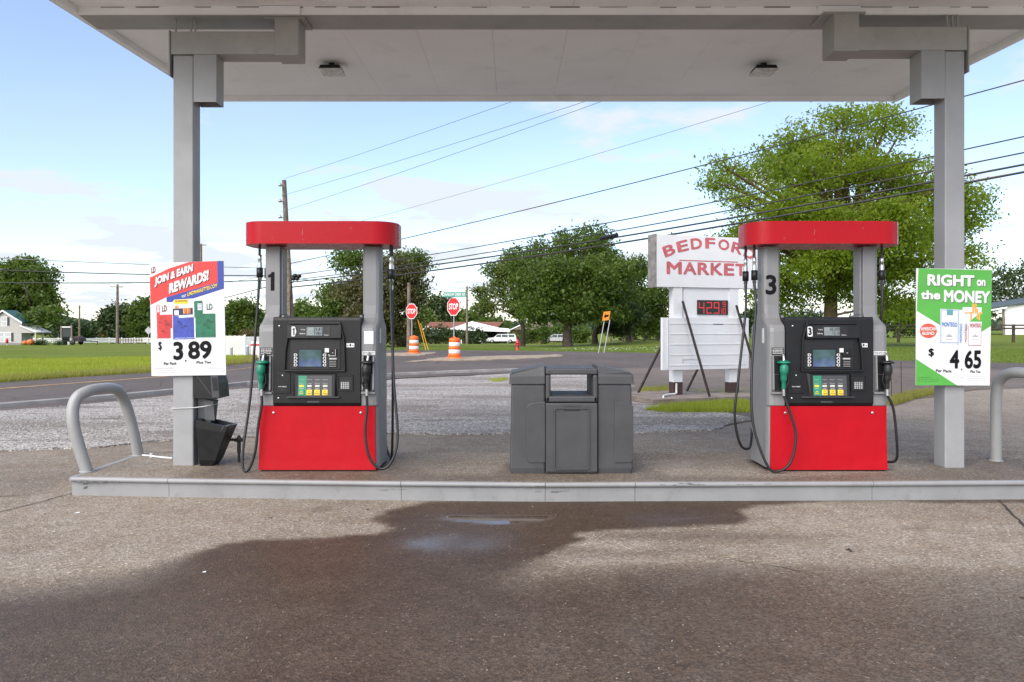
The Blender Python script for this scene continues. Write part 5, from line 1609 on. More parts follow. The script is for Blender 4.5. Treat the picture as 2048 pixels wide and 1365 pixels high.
def crown_points(lobes, n, clump, hollow=0.55, per=34):
    """sprays of leaves gathered in clumps, denser towards each lobe's outside"""
    vol = np.array([rx * ry * rz for _, _, _, rx, ry, rz in lobes]) ** 0.75
    vol /= vol.sum()
    pts, tint = [], []
    for lb, w in zip(lobes, vol):
        k = max(4, int(n * w / per))
        d = RNG.normal(size=(k, 3)); d /= np.linalg.norm(d, axis=1)[:, None]
        r = (hollow + (1.05 - hollow) * RNG.random(k) ** 0.8)[:, None]
        r = np.where(RNG.random((k, 1)) < 0.10, r * 1.10, r)
        c = np.array(lb[:3]) + d * r * np.array(lb[3:])
        q = RNG.normal(size=(k, per, 3)) * np.array([clump, clump, clump * 0.55]) + c[:, None, :]
        q[:, :, 2] -= 0.25 * np.abs(RNG.normal(size=(k, per))) * clump
        pts.append(q.reshape(-1, 3))
        t = np.repeat(RNG.random(k), per) * 0.75 + RNG.random(k * per) * 0.25
        tint.append(t)
    return np.concatenate(pts), np.concatenate(tint)
def tree(name, label, base, lobes, n, leaf, m, trunk_r, bark, clump=0.6, fork=0.45, hollow=0.5, twigs=True, cat='tree', group='trees beyond the road', lean=(0, 0), flat=0.5):
    bx, by = base
    bz = zg(bx, by) - 0.05
    T = thing(name, (bx, by, bz), label, cat, group)
    cz = sum(l[2] for l in lobes) / len(lobes)
    topz = max(l[2] for l in lobes)
    cxm = sum(l[0] for l in lobes) / len(lobes)
    cym = sum(l[1] for l in lobes) / len(lobes)
    fz = bz + (topz - bz) * fork
    mb = MB()
    fp = Vector((bx + lean[0] + (cxm - bx) * 0.25, by, fz))
    tp = [Vector((bx, by, bz)), Vector((bx, by, bz + (fz - bz) * 0.08)), Vector((bx + lean[0] * 0.4, by, bz + (fz - bz) * 0.5)), fp, Vector((cxm, cym, cz)), Vector((cxm * 0.7 + 0.3 * bx, cym, cz + (topz - cz) * 0.45))]
    mb.tube(smooth_path(tp, 4), [trunk_r * 1.45, trunk_r * 1.25, trunk_r * 1.12] + [trunk_r * (1.05 - 0.92 * k / 17) for k in range(18)], 9)
    if twigs:
        for lb in lobes:
            c = Vector(lb[:3])
            h0 = random.uniform(0.5, 0.95)
            st_ = Vector((bx, by, bz)).lerp(fp, 0) + (fp - Vector((bx, by, bz))) * h0
            mid = st_.lerp(c, 0.5) + Vector((random.uniform(-.4, .4), random.uniform(-.4, .4), random.uniform(0.0, 0.8)))
            pth = smooth_path([st_, mid, c], 4)
            r0 = trunk_r * random.uniform(0.32, 0.5)
            mb.tube(pth, [r0 * (1 - 0.75 * k / (len(pth) - 1)) for k in range(len(pth))], 6)
            for j in range(5):
                d = Vector((random.gauss(0, 1) * lb[3], random.gauss(0, 1) * lb[4], random.gauss(0.3, 0.8) * lb[5])) * 0.55
                s0 = mid.lerp(c, random.random())
                pth = [s0, s0 + d * 0.5 + Vector((0, 0, 0.2)), s0 + d]
                mb.tube(pth, [r0 * 0.35, r0 * 0.2, r0 * 0.06], 4)
    obj('trunk', mb, bark, T, world=True)
    p, t = crown_points(lobes, n, clump, hollow)
    leaves_obj('crown', p, leaf, m, T, tint=t, flat=flat)
    return T
def L(px, py, rx, ry, d, dd=0.0, depth=None):
    """crown lobe seen at (px,py) with pixel radii, at distance d+dd"""
    q = P(px, py, d + dd)
    k = (d + dd) / F
    return (q.x, q.y, q.z, rx * k, (depth or min(rx, ry) * 1.0) * k, ry * k)
def within(outline, n, r0, r1, d, depth, seed=1):
    """many uneven lobes filling a crown outline"""
    rg = np.random.default_rng(seed)
    o = np.array(outline, float)
    lo, hi = o.min(0), o.max(0)
    out, pts = [], []
    tries = 0
    while len(out) < n and tries < 4000:
        tries += 1
        q = rg.uniform(lo, hi)
        sd = sd_poly(np.array([q[0]]), np.array([q[1]]), [tuple(p) for p in o])[0]
        r = rg.uniform(r0, r1)
        if sd > -r * 0.42 or any(math.hypot(q[0] - a, q[1] - b) < r * 0.40 for a, b in pts):
            continue
        pts.append(tuple(q))
        w = min(1.0, -sd / (r1 * 2.2))
        out.append(L(q[0], q[1], r * rg.uniform(0.95, 1.3), r * rg.uniform(0.72, 1.05), d, rg.uniform(-1, 1) * depth * (0.35 + 0.65 * w), r))
    return out
ML_bright = leaf_mat('bright_leaves', (0.080, 0.145, 0.008), (0.235, 0.310, 0.018), 0.6)
ML_mid = leaf_mat('mid_leaves', (0.038, 0.075, 0.008), (0.108, 0.165, 0.018), 0.45)
ML_soft = leaf_mat('soft_leaves', (0.060, 0.095, 0.018), (0.15, 0.20, 0.040), 0.5)
ML_dark = leaf_mat('dark_leaves', (0.020, 0.042, 0.010), (0.052, 0.088, 0.018), 0.3)
ML_vine = leaf_mat('vine_leaves', (0.040, 0.046, 0.012), (0.095, 0.085, 0.020), 0.25)
ML_yel = leaf_mat('young_leaves', (0.06, 0.11, 0.016), (0.13, 0.19, 0.03), 0.4)
ML_rusty = leaf_mat('rusty_leaves', (0.085, 0.055, 0.022), (0.14, 0.10, 0.03), 0.3)
ML_far = leaf_mat('far_hazed_leaves', (0.040, 0.066, 0.036), (0.075, 0.105, 0.055), 0.25)  # distance haze is put into this bluish leaf colour

D = 60
tree('shade_tree', 'tall yellow-green shade tree with a thick brown trunk behind dispenser 3', ((1660 - CX) * D / F, D),
     within([(1398, 372), (1432, 292), (1520, 268), (1590, 256), (1632, 212), (1700, 196), (1795, 194), (1832, 226), (1836, 296), (1885, 306), (1895, 352), (1930, 345), (1955, 400), (1945, 468), (1968, 525), (1945, 600), (1900, 640), (1760, 630), (1700, 600), (1600, 640), (1530, 640), (1490, 560), (1440, 490), (1410, 440)], 105, 24, 48, D, 6.5, 3) + [L(1650, 430, 76, 40, D, -6), L(1765, 420, 80, 44, D, -6), L(1560, 425, 70, 38, D, -5), L(1690, 500, 90, 42, D, -6), L(1740, 340, 60, 40, D, -4), L(1500, 470, 46, 30, D, -3), L(1830, 490, 60, 42, D, -5)],
     98000, 0.28, ML_bright, 0.60, M_barkwarm, clump=0.55, fork=0.50, hollow=0.25, lean=(0.3, 0))
D = 74
tree('maple_tree', 'spreading dark green tree with a forked trunk, largest of the roadside clump', ((1135 - CX) * 70 / F, 70),
     within([(1022, 520), (1045, 484), (1080, 474), (1102, 486), (1122, 460), (1160, 452), (1205, 456), (1238, 486), (1255, 530), (1268, 590), (1262, 640), (1180, 652), (1060, 648), (1030, 600)], 46, 20, 36, D, 4.5, 5) + [L(1150, 600, 90, 42, D, -5), L(1085, 612, 56, 32, D, -5), L(1195, 555, 56, 50, D, -4), L(1120, 545, 66, 46, D, -5), L(1180, 628, 66, 24, D, -5)],
     52000, 0.34, ML_mid, 0.50, M_bark, clump=0.50, fork=0.30, hollow=0.25, group='roadside trees in the middle')
tree('roadside_tree', 'lighter feathery tree with a slim trunk beside the red hydrant', ((1046 - CX) * 82 / F, 82),
     within([(992, 520), (1020, 498), (1060, 500), (1080, 560), (1080, 640), (1000, 640), (955, 628), (938, 596), (958, 560), (968, 530)], 22, 12, 24, 82, 3.0, 6),
     13000, 0.34, ML_soft, 0.28, M_bark, clump=0.42, fork=0.45, hollow=0.2, group='roadside trees in the middle')
tree('roadside_tree', 'dark tree with twin trunks just behind the orange arrow sign', ((1190 - CX) * 84 / F, 84),
     within([(1180, 590), (1230, 560), (1275, 580), (1285, 640), (1260, 662), (1190, 662), (1165, 640)], 14, 16, 26, 84, 2.5, 7),
     11000, 0.36, ML_dark, 0.40, M_bark, clump=0.5, fork=0.35, hollow=0.3, group='roadside trees in the middle')
tree('roadside_tree', 'dark round tree beside the white market sign, over the wooden fence', ((1257 - CX) * 90 / F, 90),
     within([(1228, 560), (1246, 520), (1288, 508), (1316, 540), (1336, 600), (1334, 655), (1290, 668), (1240, 662), (1222, 620)], 20, 16, 28, 91, 3.0, 8),
     17000, 0.38, ML_mid, 0.36, M_bark, clump=0.55, fork=0.35, hollow=0.3, group='roadside trees in the middle')
D = 74
tree('vine_covered_tree', 'big dull brownish-green tree overgrown with vines behind dispenser 1', ((745 - CX) * D / F, D),
     within([(690, 540), (730, 500), (790, 504), (830, 520), (846, 570), (840, 640), (815, 692), (690, 692), (672, 640)], 30, 18, 34, D, 3.5, 9),
     26000, 0.34, ML_vine, 0.5, M_bark, clump=0.55, hollow=0.3)
tree('broad_tree', 'green tree with clumped top seen just past the vine covered tree', ((688 - CX) * 86 / F, 86),
     [L(700, 520, 28, 24, 86), L(810, 525, 36, 26, 86), L(820, 580, 26, 36, 88), L(672, 600, 30, 34, 88), L(655, 640, 30, 30, 88), L(840, 520, 12, 18, 86)],
     14000, 0.42, ML_mid, 0.3, M_bark, clump=0.7, hollow=0.3)
for px, py, rx, ry, d, m, nm, lab, nn in (
    (610, 640, 34, 40, 150, ML_yel, 'broad_tree', 'pale green round tree seen through dispenser 1', 4000),
    (485, 640, 42, 46, 120, ML_mid, 'broad_tree', 'airy round tree behind the white plastic fence', 5000),
    (882, 620, 27, 30, 190, ML_dark, 'broad_tree', 'dark round tree far behind the brown roof', 3500),
    (838, 640, 28, 26, 180, ML_yel, 'broad_tree', 'small light green tree behind the nearer stop sign barrel pair', 2500),
    (935, 645, 34, 24, 190, ML_yel, 'broad_tree', 'light green tree between the street name sign and the bare pole', 3000),
    (985, 655, 30, 22, 170, ML_mid, 'broad_tree', 'mid green tree behind the white carport roof', 3000),
    (243, 645, 38, 40, 150, ML_dark, 'broad_tree', 'dark rounded tree behind the tall lone pole in the field', 4500),
    (293, 635, 30, 44, 145, ML_mid, 'broad_tree', 'taller green tree just left of the rewards poster', 4500),
    (140, 664, 22, 20, 230, ML_dark, 'broad_tree', 'low dark tree behind the black frame in the field', 2500),
    (172, 664, 14, 18, 240, ML_dark, 'broad_tree', 'low dark tree behind the second field pole', 2000)):
    x, y = (px - CX) * d / F, d
    tree(nm, lab, (x, y), [L(px - rx * 0.35, py, rx * 0.62, ry * 0.7, d), L(px + rx * 0.4, py + ry * 0.1, rx * 0.58, ry * 0.65, d, 2), L(px, py - ry * 0.4, rx * 0.55, ry * 0.55, d, 1), L(px, py + ry * 0.45, rx * 0.8, ry * 0.5, d, -1)], nn * 2, 0.0052 * d, m, 0.0022 * d, M_bark, clump=0.006 * d, hollow=0.3, twigs=False)
D = 128
tree('yard_tree', 'large green tree with open branches behind the grey house', ((52 - CX) * D / F, D),
     [L(30, 560, 45, 34, D, 1), L(75, 560, 36, 30, D, 0), L(50, 535, 36, 22, D, 2), L(92, 600, 26, 22, D, -1), L(25, 605, 50, 36, D, 0), L(105, 625, 20, 14, D, 0), L(60, 635, 44, 30, D, 1), L(-20, 590, 40, 40, D, 0), L(76, 634, 24, 15, D, -24), L(98, 622, 20, 14, D, -24)],
     26000, 0.62, ML_mid, 0.55, M_bark, clump=0.75, hollow=0.3)
D = 115
tree('broad_tree', 'dark tree standing behind the white barn at the edge', ((2035 - CX) * D / F, D + 75),
     [L(1985, 590, 50, 44, 190), L(2040, 580, 50, 44, 190), L(2090, 570, 60, 60, 190), L(2000, 560, 30, 30, 190), L(1960, 620, 40, 30, 190)],
     8000, 0.75, ML_dark, 0.5, M_bark, clump=1.0, hollow=0.3)
for k, (px, py, rx, ry, d, lab) in enumerate(((1530, 645, 50, 40, 100, 'dark leafy thicket beyond the market sign'), (1620, 650, 60, 36, 105, 'dark thicket left of the shade tree trunk'), (1790, 640, 60, 40, 110, 'dark trees filling the gap past the shade tree trunk'), (1870, 640, 50, 40, 115, 'dark trees behind the column with the green poster'))):
    x, y = (px - CX) * d / F, d
    tree('thicket', lab, (x, y), [L(px - rx * .4, py, rx * .6, ry * .7, d), L(px + rx * .4, py, rx * .6, ry * .7, d, 2), L(px, py - ry * .4, rx * .6, ry * .6, d)], 4000, 0.5, ML_dark, 0.25, M_bark, clump=0.7, hollow=0.2, cat='trees', group='thickets behind the lawn', twigs=False)
# shrubs
def shrub(name, label, px, pb, rx, ry, d, n, leaf, m):
    x, y = (px - CX) * d / F, d
    k = d / F
    z = zg(x, y)
    T = thing(name, (x, y, z), label, 'shrub', 'shrubs round the houses')
    lob = [(x, y, z + ry * k * 0.55, rx * k, rx * k * 0.6, ry * k * 0.6), (x - rx * k * 0.4, y - 0.3, z + ry * k * 0.4, rx * k * 0.6, rx * k * 0.4, ry * k * 0.45), (x + rx * k * 0.4, y - 0.2, z + ry * k * 0.45, rx * k * 0.6, rx * k * 0.4, ry * k * 0.5)]
    st_ = MB()
    for j in range(4):
        st_.tube([(x, y, z - 0.05), (x + random.uniform(-.3, .3) * rx * k, y, z + ry * k * 0.7)], [0.04, 0.015], 5)
    obj('stems', st_, M_bark, T, world=True)
    p, t = crown_points(lob, n, 0.30, 0.2)
    leaves_obj('foliage', p, leaf, m, T, tint=t)
for a in (('shrub', 'wide dark hedge below the brown roof', 880, 690, 52, 34, 128, 4000, 0.40, ML_dark),
          ('shrub', 'dark shrub beside the carport post', 948, 690, 26, 30, 126, 2000, 0.38, ML_dark),
          ('shrub', 'dark hedge by the leaning yellow guy guards', 812, 690, 24, 34, 110, 2200, 0.36, ML_dark),
          ('shrub', 'reddish brown brush pile near the vine covered tree', 802, 688, 14, 18, 80, 1200, 0.22, ML_rusty),
          ('shrub', 'narrow upright green conifer between the roadside trunks', 1088, 690, 9, 46, 110, 1500, 0.3, ML_mid),
          ('shrub', 'bright green shrub right of the forked trunk', 1160, 690, 26, 34, 100, 2200, 0.34, ML_yel),
          ('shrub', 'bright green shrub between forked trunk and parked car', 1118, 688, 26, 40, 125, 2200, 0.4, ML_yel),
          ('shrub', 'green shrub behind the slim roadside trunk', 1068, 688, 26, 36, 122, 2200, 0.38, ML_mid),
          ('shrub', 'light green shrub behind the white pickup', 1010, 688, 34, 36, 150, 2200, 0.44, ML_yel),
          ('shrub', 'green shrub behind the left wooden fence posts', 1245, 684, 40, 34, 108, 2500, 0.36, ML_mid),
          ('shrub', 'green shrub behind the right wooden fence posts', 1300, 684, 40, 34, 106, 2500, 0.36, ML_yel),
          ('shrub', 'small cone shaped shrub with rusty tip beside the white plastic fence', 494, 692, 12, 34, 62, 1600, 0.2, ML_rusty),
          ('shrub', 'low dark bush at the porch of the grey house', 80, 697, 12, 10, 98, 700, 0.25, ML_dark),
          ('shrub', 'tiny dark bush in the field before the white fence', 119, 695, 4, 8, 98, 300, 0.18, ML_dark),
          ('shrub', 'dark green bush beside the field of the rewards poster', 262, 690, 26, 20, 150, 1500, 0.45, ML_mid)):
    shrub(*a)
# far wooded ridge
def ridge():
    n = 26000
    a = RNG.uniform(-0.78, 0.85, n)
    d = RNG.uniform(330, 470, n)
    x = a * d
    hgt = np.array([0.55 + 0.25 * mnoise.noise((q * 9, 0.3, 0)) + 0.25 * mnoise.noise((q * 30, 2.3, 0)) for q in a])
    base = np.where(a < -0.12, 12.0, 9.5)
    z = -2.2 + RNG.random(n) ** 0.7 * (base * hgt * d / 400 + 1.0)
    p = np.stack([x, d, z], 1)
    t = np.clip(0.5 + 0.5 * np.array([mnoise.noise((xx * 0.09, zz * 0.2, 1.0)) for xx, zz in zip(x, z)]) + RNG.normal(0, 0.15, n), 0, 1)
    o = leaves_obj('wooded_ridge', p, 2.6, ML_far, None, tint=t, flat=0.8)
    tag(o, 'haze-tinted wooded ridge along the horizon', 'woods', kind='stuff')
ridge()

# ================================================================== GRASS
def blades(name, pts, hmin, hmax, w, m, label, wind=0.25):
    n = len(pts)
    h = RNG.uniform(hmin, hmax, n)
    a = RNG.uniform(0, math.pi, n)
    dx, dy = np.cos(a) * w * 0.5, np.sin(a) * w * 0.5
    lean = RNG.normal(0, wind, (n, 2)) * h[:, None]
    b = pts
    v = np.stack([np.stack([b[:, 0] - dx, b[:, 1] - dy, b[:, 2]], 1), np.stack([b[:, 0] + dx, b[:, 1] + dy, b[:, 2]], 1), np.stack([b[:, 0] + lean[:, 0], b[:, 1] + lean[:, 1], b[:, 2] + h], 1)], 1).reshape(-1, 3)
    me = bpy.data.meshes.new(name)
    me.vertices.add(3 * n); me.vertices.foreach_set('co', v.ravel())
    me.loops.add(3 * n); me.loops.foreach_set('vertex_index', np.arange(3 * n))
    me.polygons.add(n); me.polygons.foreach_set('loop_start', np.arange(0, 3 * n, 3))
    me.update(calc_edges=True)
    at = me.attributes.new('tint', 'FLOAT', 'FACE')
    t = np.clip(np.array([0.5 + 0.6 * mnoise.noise((q[0] * 0.5, q[1] * 0.5, 2.0)) for q in pts]) + RNG.normal(0, 0.22, n), 0, 1)
    at.data.foreach_set('value', t.astype(np.float32))
    me.materials.append(m)
    o = bpy.data.objects.new(name, me)
    COL.objects.link(o)
    return tag(o, label, 'grass', kind='stuff')
def scatter(poly, n, power=1.0):
    poly = np.array(poly)
    lo, hi = poly.min(0), poly.max(0)
    out = []
    tot = 0
    while tot < n:
        q = RNG.uniform(lo, hi, (n * 2, 2))
        q = q[sd_poly(q[:, 0], q[:, 1], [tuple(p) for p in poly]) < 0]
        out.append(q); tot += len(q)
        if not len(q): break
    q = np.concatenate(out)[:n]
    return np.array([(x, y, zg(x, y) - 0.04) for x, y in q])
MG_tall = leaf_mat('tall_grass', (0.23, 0.29, 0.018), (0.38, 0.42, 0.045), 0.5)
MG_dry = leaf_mat('dry_verge_grass', (0.20, 0.22, 0.030), (0.34, 0.32, 0.075), 0.45)
MG_lawn = leaf_mat('lawn_grass', (0.10, 0.16, 0.018), (0.19, 0.25, 0.04), 0.45)
field = [G(-300, 783), G(0, 766), G(150, 755.5), G(300, 746), G(400, 736), G(500, 727), G(515, 716), G(480, 712), G(300, 716), G(0, 722), G(-300, 725)]
blades('grass', scatter(field, 90000), 0.05, 0.20, 0.035, MG_tall, 'bright green uncut grass of the field across the side road')
verge = [G(-300, 783.5), G(0, 766.5), G(150, 756), G(300, 746.5), G(400, 736.5), G(500, 727.5), G(515, 716.5), G(505, 714), G(480, 724), G(380, 733), G(300, 741), G(150, 750), G(0, 759), G(-300, 775)]
blades('grass', scatter(verge, 26000), 0.08, 0.27, 0.022, MG_dry, 'taller yellowing grass along the side road edge')
lawn = [G(785, 697), G(1000, 699), G(1180, 703), G(1340, 707), G(1500, 711.5), G(1780, 721), G(2048, 727), G(2300, 730), G(2300, 700), G(1780, 693), G(1340, 690), G(1000, 690), G(800, 692)]
blades('grass', scatter(lawn, 60000), 0.03, 0.10, 0.05, MG_lawn, 'mown lawn across the road below the shade trees')
def tuft_patch(pts, n, hmin, hmax, m, label):
    blades('grass', scatter([G(*p) for p in pts], n), hmin, hmax, 0.012, m, label).location.z = 0.06
tuft_patch([(1290, 823), (1340, 815), (1480, 806), (1520, 812), (1500, 828), (1420, 828), (1330, 828)], 7000, 0.03, 0.13, MG_tall, 'strip of green weeds in front of the market sign footing')
tuft_patch([(1275, 792), (1285, 782), (1340, 778), (1345, 790), (1310, 795)], 2500, 0.03, 0.14, MG_dry, 'weeds on the edge behind the sign footing')
tuft_patch([(1380, 788), (1480, 785), (1520, 790), (1500, 798), (1390, 796)], 2500, 0.03, 0.14, MG_tall, 'weeds behind the posts of the market sign')
tuft_patch([(1775, 812), (1785, 802), (1815, 793), (1872, 785), (1872, 791), (1830, 800), (1790, 813)], 5000, 0.03, 0.16, MG_dry, 'dry weeds beside the rebar stakes')
tuft_patch([(860, 720), (930, 717), (1000, 716), (1090, 713), (1100, 717), (1000, 721), (900, 724)], 900, 0.02, 0.10, MG_dry, 'thin dry weeds on the gravel median by the barrels')
tuft_patch([(975, 762), (1010, 758), (1018, 762), (990, 767)], 500, 0.02, 0.08, MG_tall, 'small green weed patch in the gravel lot beside the trash station')
# white clover heads on the lawn
def specks(name, pts, s, m, label, cat):
    n = len(pts)
    oc = np.array([(1, 0, 0), (-1, 0, 0), (0, 1, 0), (0, -1, 0), (0, 0, 1), (0, 0, -1)], float)
    fs = np.array([(0, 2, 4), (2, 1, 4), (1, 3, 4), (3, 0, 4), (2, 0, 5), (1, 2, 5), (3, 1, 5), (0, 3, 5)])
    sc_ = s * RNG.uniform(0.5, 1.4, (n, 1, 1)) * RNG.uniform(0.6, 1.2, (n, 1, 3)) * np.array([1, 1, 0.65])
    a = RNG.uniform(0, 6.28, n)
    rot = np.stack([np.stack([np.cos(a), -np.sin(a), 0 * a], 1), np.stack([np.sin(a), np.cos(a), 0 * a], 1), np.stack([0 * a, 0 * a, 0 * a + 1], 1)], 1)
    tilt = np.einsum('nij,nkj->nki', rot, oc[None] * sc_ + RNG.normal(0, 0.15, (n, 6, 3)) * sc_)
    v = (tilt + pts[:, None, :]).reshape(-1, 3)
    f = (fs[None] + 6 * np.arange(n)[:, None, None]).reshape(-1, 3)
    me = bpy.data.meshes.new(name)
    me.vertices.add(len(v)); me.vertices.foreach_set('co', v.ravel())
    me.loops.add(f.size); me.loops.foreach_set('vertex_index', f.ravel())
    me.polygons.add(len(f)); me.polygons.foreach_set('loop_start', np.arange(0, f.size, 3))
    me.update(calc_edges=True)
    at = me.attributes.new('tint', 'FLOAT', 'FACE')
    at.data.foreach_set('value', np.repeat(RNG.random(n), 8).astype(np.float32))
    me.materials.append(m)
    o = bpy.data.objects.new(name, me)
    COL.objects.link(o)
    return tag(o, label, cat, kind='stuff')
cl_pts = scatter([G(1080, 697), G(1340, 706), G(1600, 714), G(1780, 720), G(1700, 705), G(1340, 694), G(1150, 692)], 500); cl_pts[:, 2] += 0.09
specks('clover', cl_pts, 0.028, mat('clover_white', (0.7, 0.7, 0.62), 0.7), 'white clover heads dotted over the mown lawn', 'clover')
g = N('loose_stone'); t = g.attr('tint')
g.base(g.mix(t, (0.15, 0.14, 0.13), (0.42, 0.40, 0.38))); g.set(Roughness=0.9)
st_pts = scatter([(x, y) for x, y in grav_pts], 42000)
keep = RNG.random(len(st_pts)) < np.clip(1.6 - st_pts[:, 1] / 14, 0.05, 1) * np.array([0.35 + 0.9 * (mnoise.noise((q[0] * 0.35, q[1] * 1.2, 7.0)) + 0.4) for q in st_pts])
st_pts = st_pts[keep]; st_pts = st_pts[RNG.random(len(st_pts)) < 0.6]; st_pts[:, 2] = 0.024
specks('gravel', st_pts, 0.015, g.m, 'loose grey crushed stone lying on the gravel lot', 'gravel')
# grit and litter on the forecourt
gr = np.array([(x, y, 0.002) for x, y in RNG.uniform((-4.5, 3.1), (5.5, 6.3), (700, 2))])
specks('grit', gr, 0.0042, g.m, 'scattered grit and pale chips on the forecourt concrete', 'grit')
M_leaf = mat('dead_leaf', (0.022, 0.016, 0.012), 0.8)
lf = MB()
for px, py, s in ((1698, 1103, 0.035), (737, 1021, 0.022), (540, 1037, 0.022), (398, 1014, 0.018), (225, 1034, 0.02), (90, 1029, 0.015), (535, 1071, 0.012), (1256, 1103, 0.012), (2000, 1200, 0.01), (628, 1025, 0.014), (910, 980, 0.01)):
    x, y = G(px, py)
    for k in range(3):
        a = random.uniform(0, 6.28)
        lf.add([(x + random.uniform(-s, s) * .5, y + random.uniform(-s, s) * .5, 0.003), (x + s * math.cos(a), y + s * math.sin(a), 0.004 + s * .3), (x + s * math.cos(a + 1.2) * .8, y + s * .8 * math.sin(a + 1.2), 0.003)], [(0, 1, 2)])
tag(obj('litter', lf, M_leaf), 'dead leaf scraps scattered on the forecourt', 'litter', kind='stuff')
wl_ = MB()
for px, py, s in ((154, 1027, 0.022), (408, 1146, 0.012), (1430, 1002, 0.014)):
    x, y = G(px, py)
    wl_.add([(x - s, y - s * .4, 0.004), (x + s, y - s * .2, 0.004), (x + s * .7, y + s * .5, 0.010), (x - s * .6, y + s * .4, 0.005)], [(0, 1, 2, 3)])
tag(obj('paper_scraps', wl_, M_white), 'tiny white paper scraps on the forecourt', 'litter', kind='stuff')

# ================================================================== ROAD SIGNS AND BARRELS
def barrel(px, py, label):
    x, y = G(px, py)
    z = zg(x, y) + 0.05
    T = thing('traffic_barrel', (x, y, z), label, 'traffic barrel', 'orange and white traffic barrels')
    prof = [(0.29, 0.06), (0.285, 0.22), (0.27, 0.225), (0.268, 0.39), (0.262, 0.395), (0.258, 0.56), (0.25, 0.565), (0.247, 0.72), (0.24, 0.725), (0.235, 0.90), (0.20, 0.93)]
    bands = [(0.06, 0.22, 0.292, M_orange), (0.22, 0.40, 0.280, M_white), (0.40, 0.56, 0.276, M_orange), (0.56, 0.74, 0.264, M_white), (0.74, 0.92, 0.260, M_orange)]
    for z0, z1, r, m in bands:
        obj('band', MB().lathe([(r - 0.012, z0 + 0.001), (r, z0 + 0.012), (r - 0.006, z1 - 0.012), (r - 0.018, z1)], (0, 0, 0), 22), m, T)
    obj('rubber_base', MB().lathe([(0.37, 0.0), (0.37, 0.035), (0.32, 0.06), (0.29, 0.062)], (0, 0, 0), 20), M_orange, T)
    obj('top_handle', MB().lathe([(0.245, 0.921), (0.20, 0.95), (0.10, 0.955)], (0, 0, 0), 20).box(-0.07, 0.07, -0.025, 0.025, 0.955, 1.0), M_orange, T)
barrel(909, 718.5, 'orange and white traffic barrel under the stop sign with the street name')
barrel(828, 708, 'orange and white traffic barrel in front of the stop sign by the utility pole')
def stop_sign(px, zc_px, d, rz, h, label, street):
    x, y = (px - CX) * d / F, d
    z0 = zg(x, y)
    zc = EYE - (zc_px - HY) * d / F - z0
    T = thing('stop_sign', (x, y, z0), label, 'stop sign', 'stop signs at the junction', rz)
    obj('post', MB().box(-0.025, 0.025, 0.012, 0.05, 0.0, zc + h * 0.55), M_galv, T)
    oct_ = [(h / 2 / math.cos(R(22.5)) * math.cos(R(22.5 + 45 * k)), h / 2 / math.cos(R(22.5)) * math.sin(R(22.5 + 45 * k)) + zc) for k in range(8)]
    s = obj('sign_plate', MB().prism([(a, b) for a, b in oct_], 0.0, 0.01, 'y'), M_white, T)
    pn = Plane((0, 0, 0), (1, 0, 0), (0, 0, 1))
    m = MB(); pn.poly(m, [(a * 0.92, (b - zc) * 0.92 + zc) for a, b in oct_], 0.003); obj('red_face', m, M_stopred, s)
    m = MB(); pn.text(m, 'STOP', -h * 0.36, zc - h * 0.17, h * 0.72, h * 0.34, 0.007, 0.03); obj('lettering', m, M_white, s)
    if street:
        b = obj('street_name_plate', MB().box(-0.50, 0.62, -0.006, 0.006, zc + h * 0.52, zc + h * 0.52 + 0.24), mat('street_sign_green', (0.03, 0.24, 0.17), 0.45), T)
        b.rotation_euler = (0, 0, -rz * 0.75)
        m = MB(); pn.text(m, 'SHADOW CREEK RD', -0.46, zc + h * 0.52 + 0.06, 1.04, 0.13, 0.010, 0.02); obj('lettering', m, M_white, b)
stop_sign(907, 613.5, 36.2, R(-42), 0.88, 'stop sign with a green street name plate on top', True)
stop_sign(823, 623, 43.4, R(-36), 0.88, 'stop sign beside the utility pole, without a street name plate', False)
# orange arrow sign on two raking legs
x, y = G(1203, 706.5)
T = thing('arrow_sign', (x, y, 0), 'orange construction sign with a black arrow on two raking legs', 'road sign')
k = y / F
for a, b in (((1197, 706), (1210, 640)), ((1208, 706), (1221, 640))):
    obj('leg', MB().tube([((a[0] - 1203) * k, 0, 0.0), ((b[0] - 1203) * k, 0.25, (706.5 - b[1]) * k)], 0.028, 6), M_galv, T)
pn = Plane(((1205 - 1203) * k, 0.16, (706.5 - 642) * k), ((1221 - 1207) * k, 0.10, 1.5 * k), (3 * k, 0.02, 18 * k))
m = MB(); pn.slab(m, 0, 0, 1, 1, 0.012); pl_ = obj('sign_plate', m, mat('construction_orange', (0.78, 0.27, 0.03), 0.45), T)
m = MB(); pn.poly(m, [(0.15, 0.5), (0.42, 0.2), (0.42, 0.38), (0.85, 0.38), (0.85, 0.62), (0.42, 0.62), (0.42, 0.8)], 0.016); obj('arrow', m, M_ink, pl_)
m = MB(); 
for a in ((0.03, 0.03, 0.97, 0.07), (0.03, 0.93, 0.97, 0.97), (0.03, 0.07, 0.07, 0.93), (0.93, 0.07, 0.97, 0.93)): pn.rect(m, *a, 0.016)
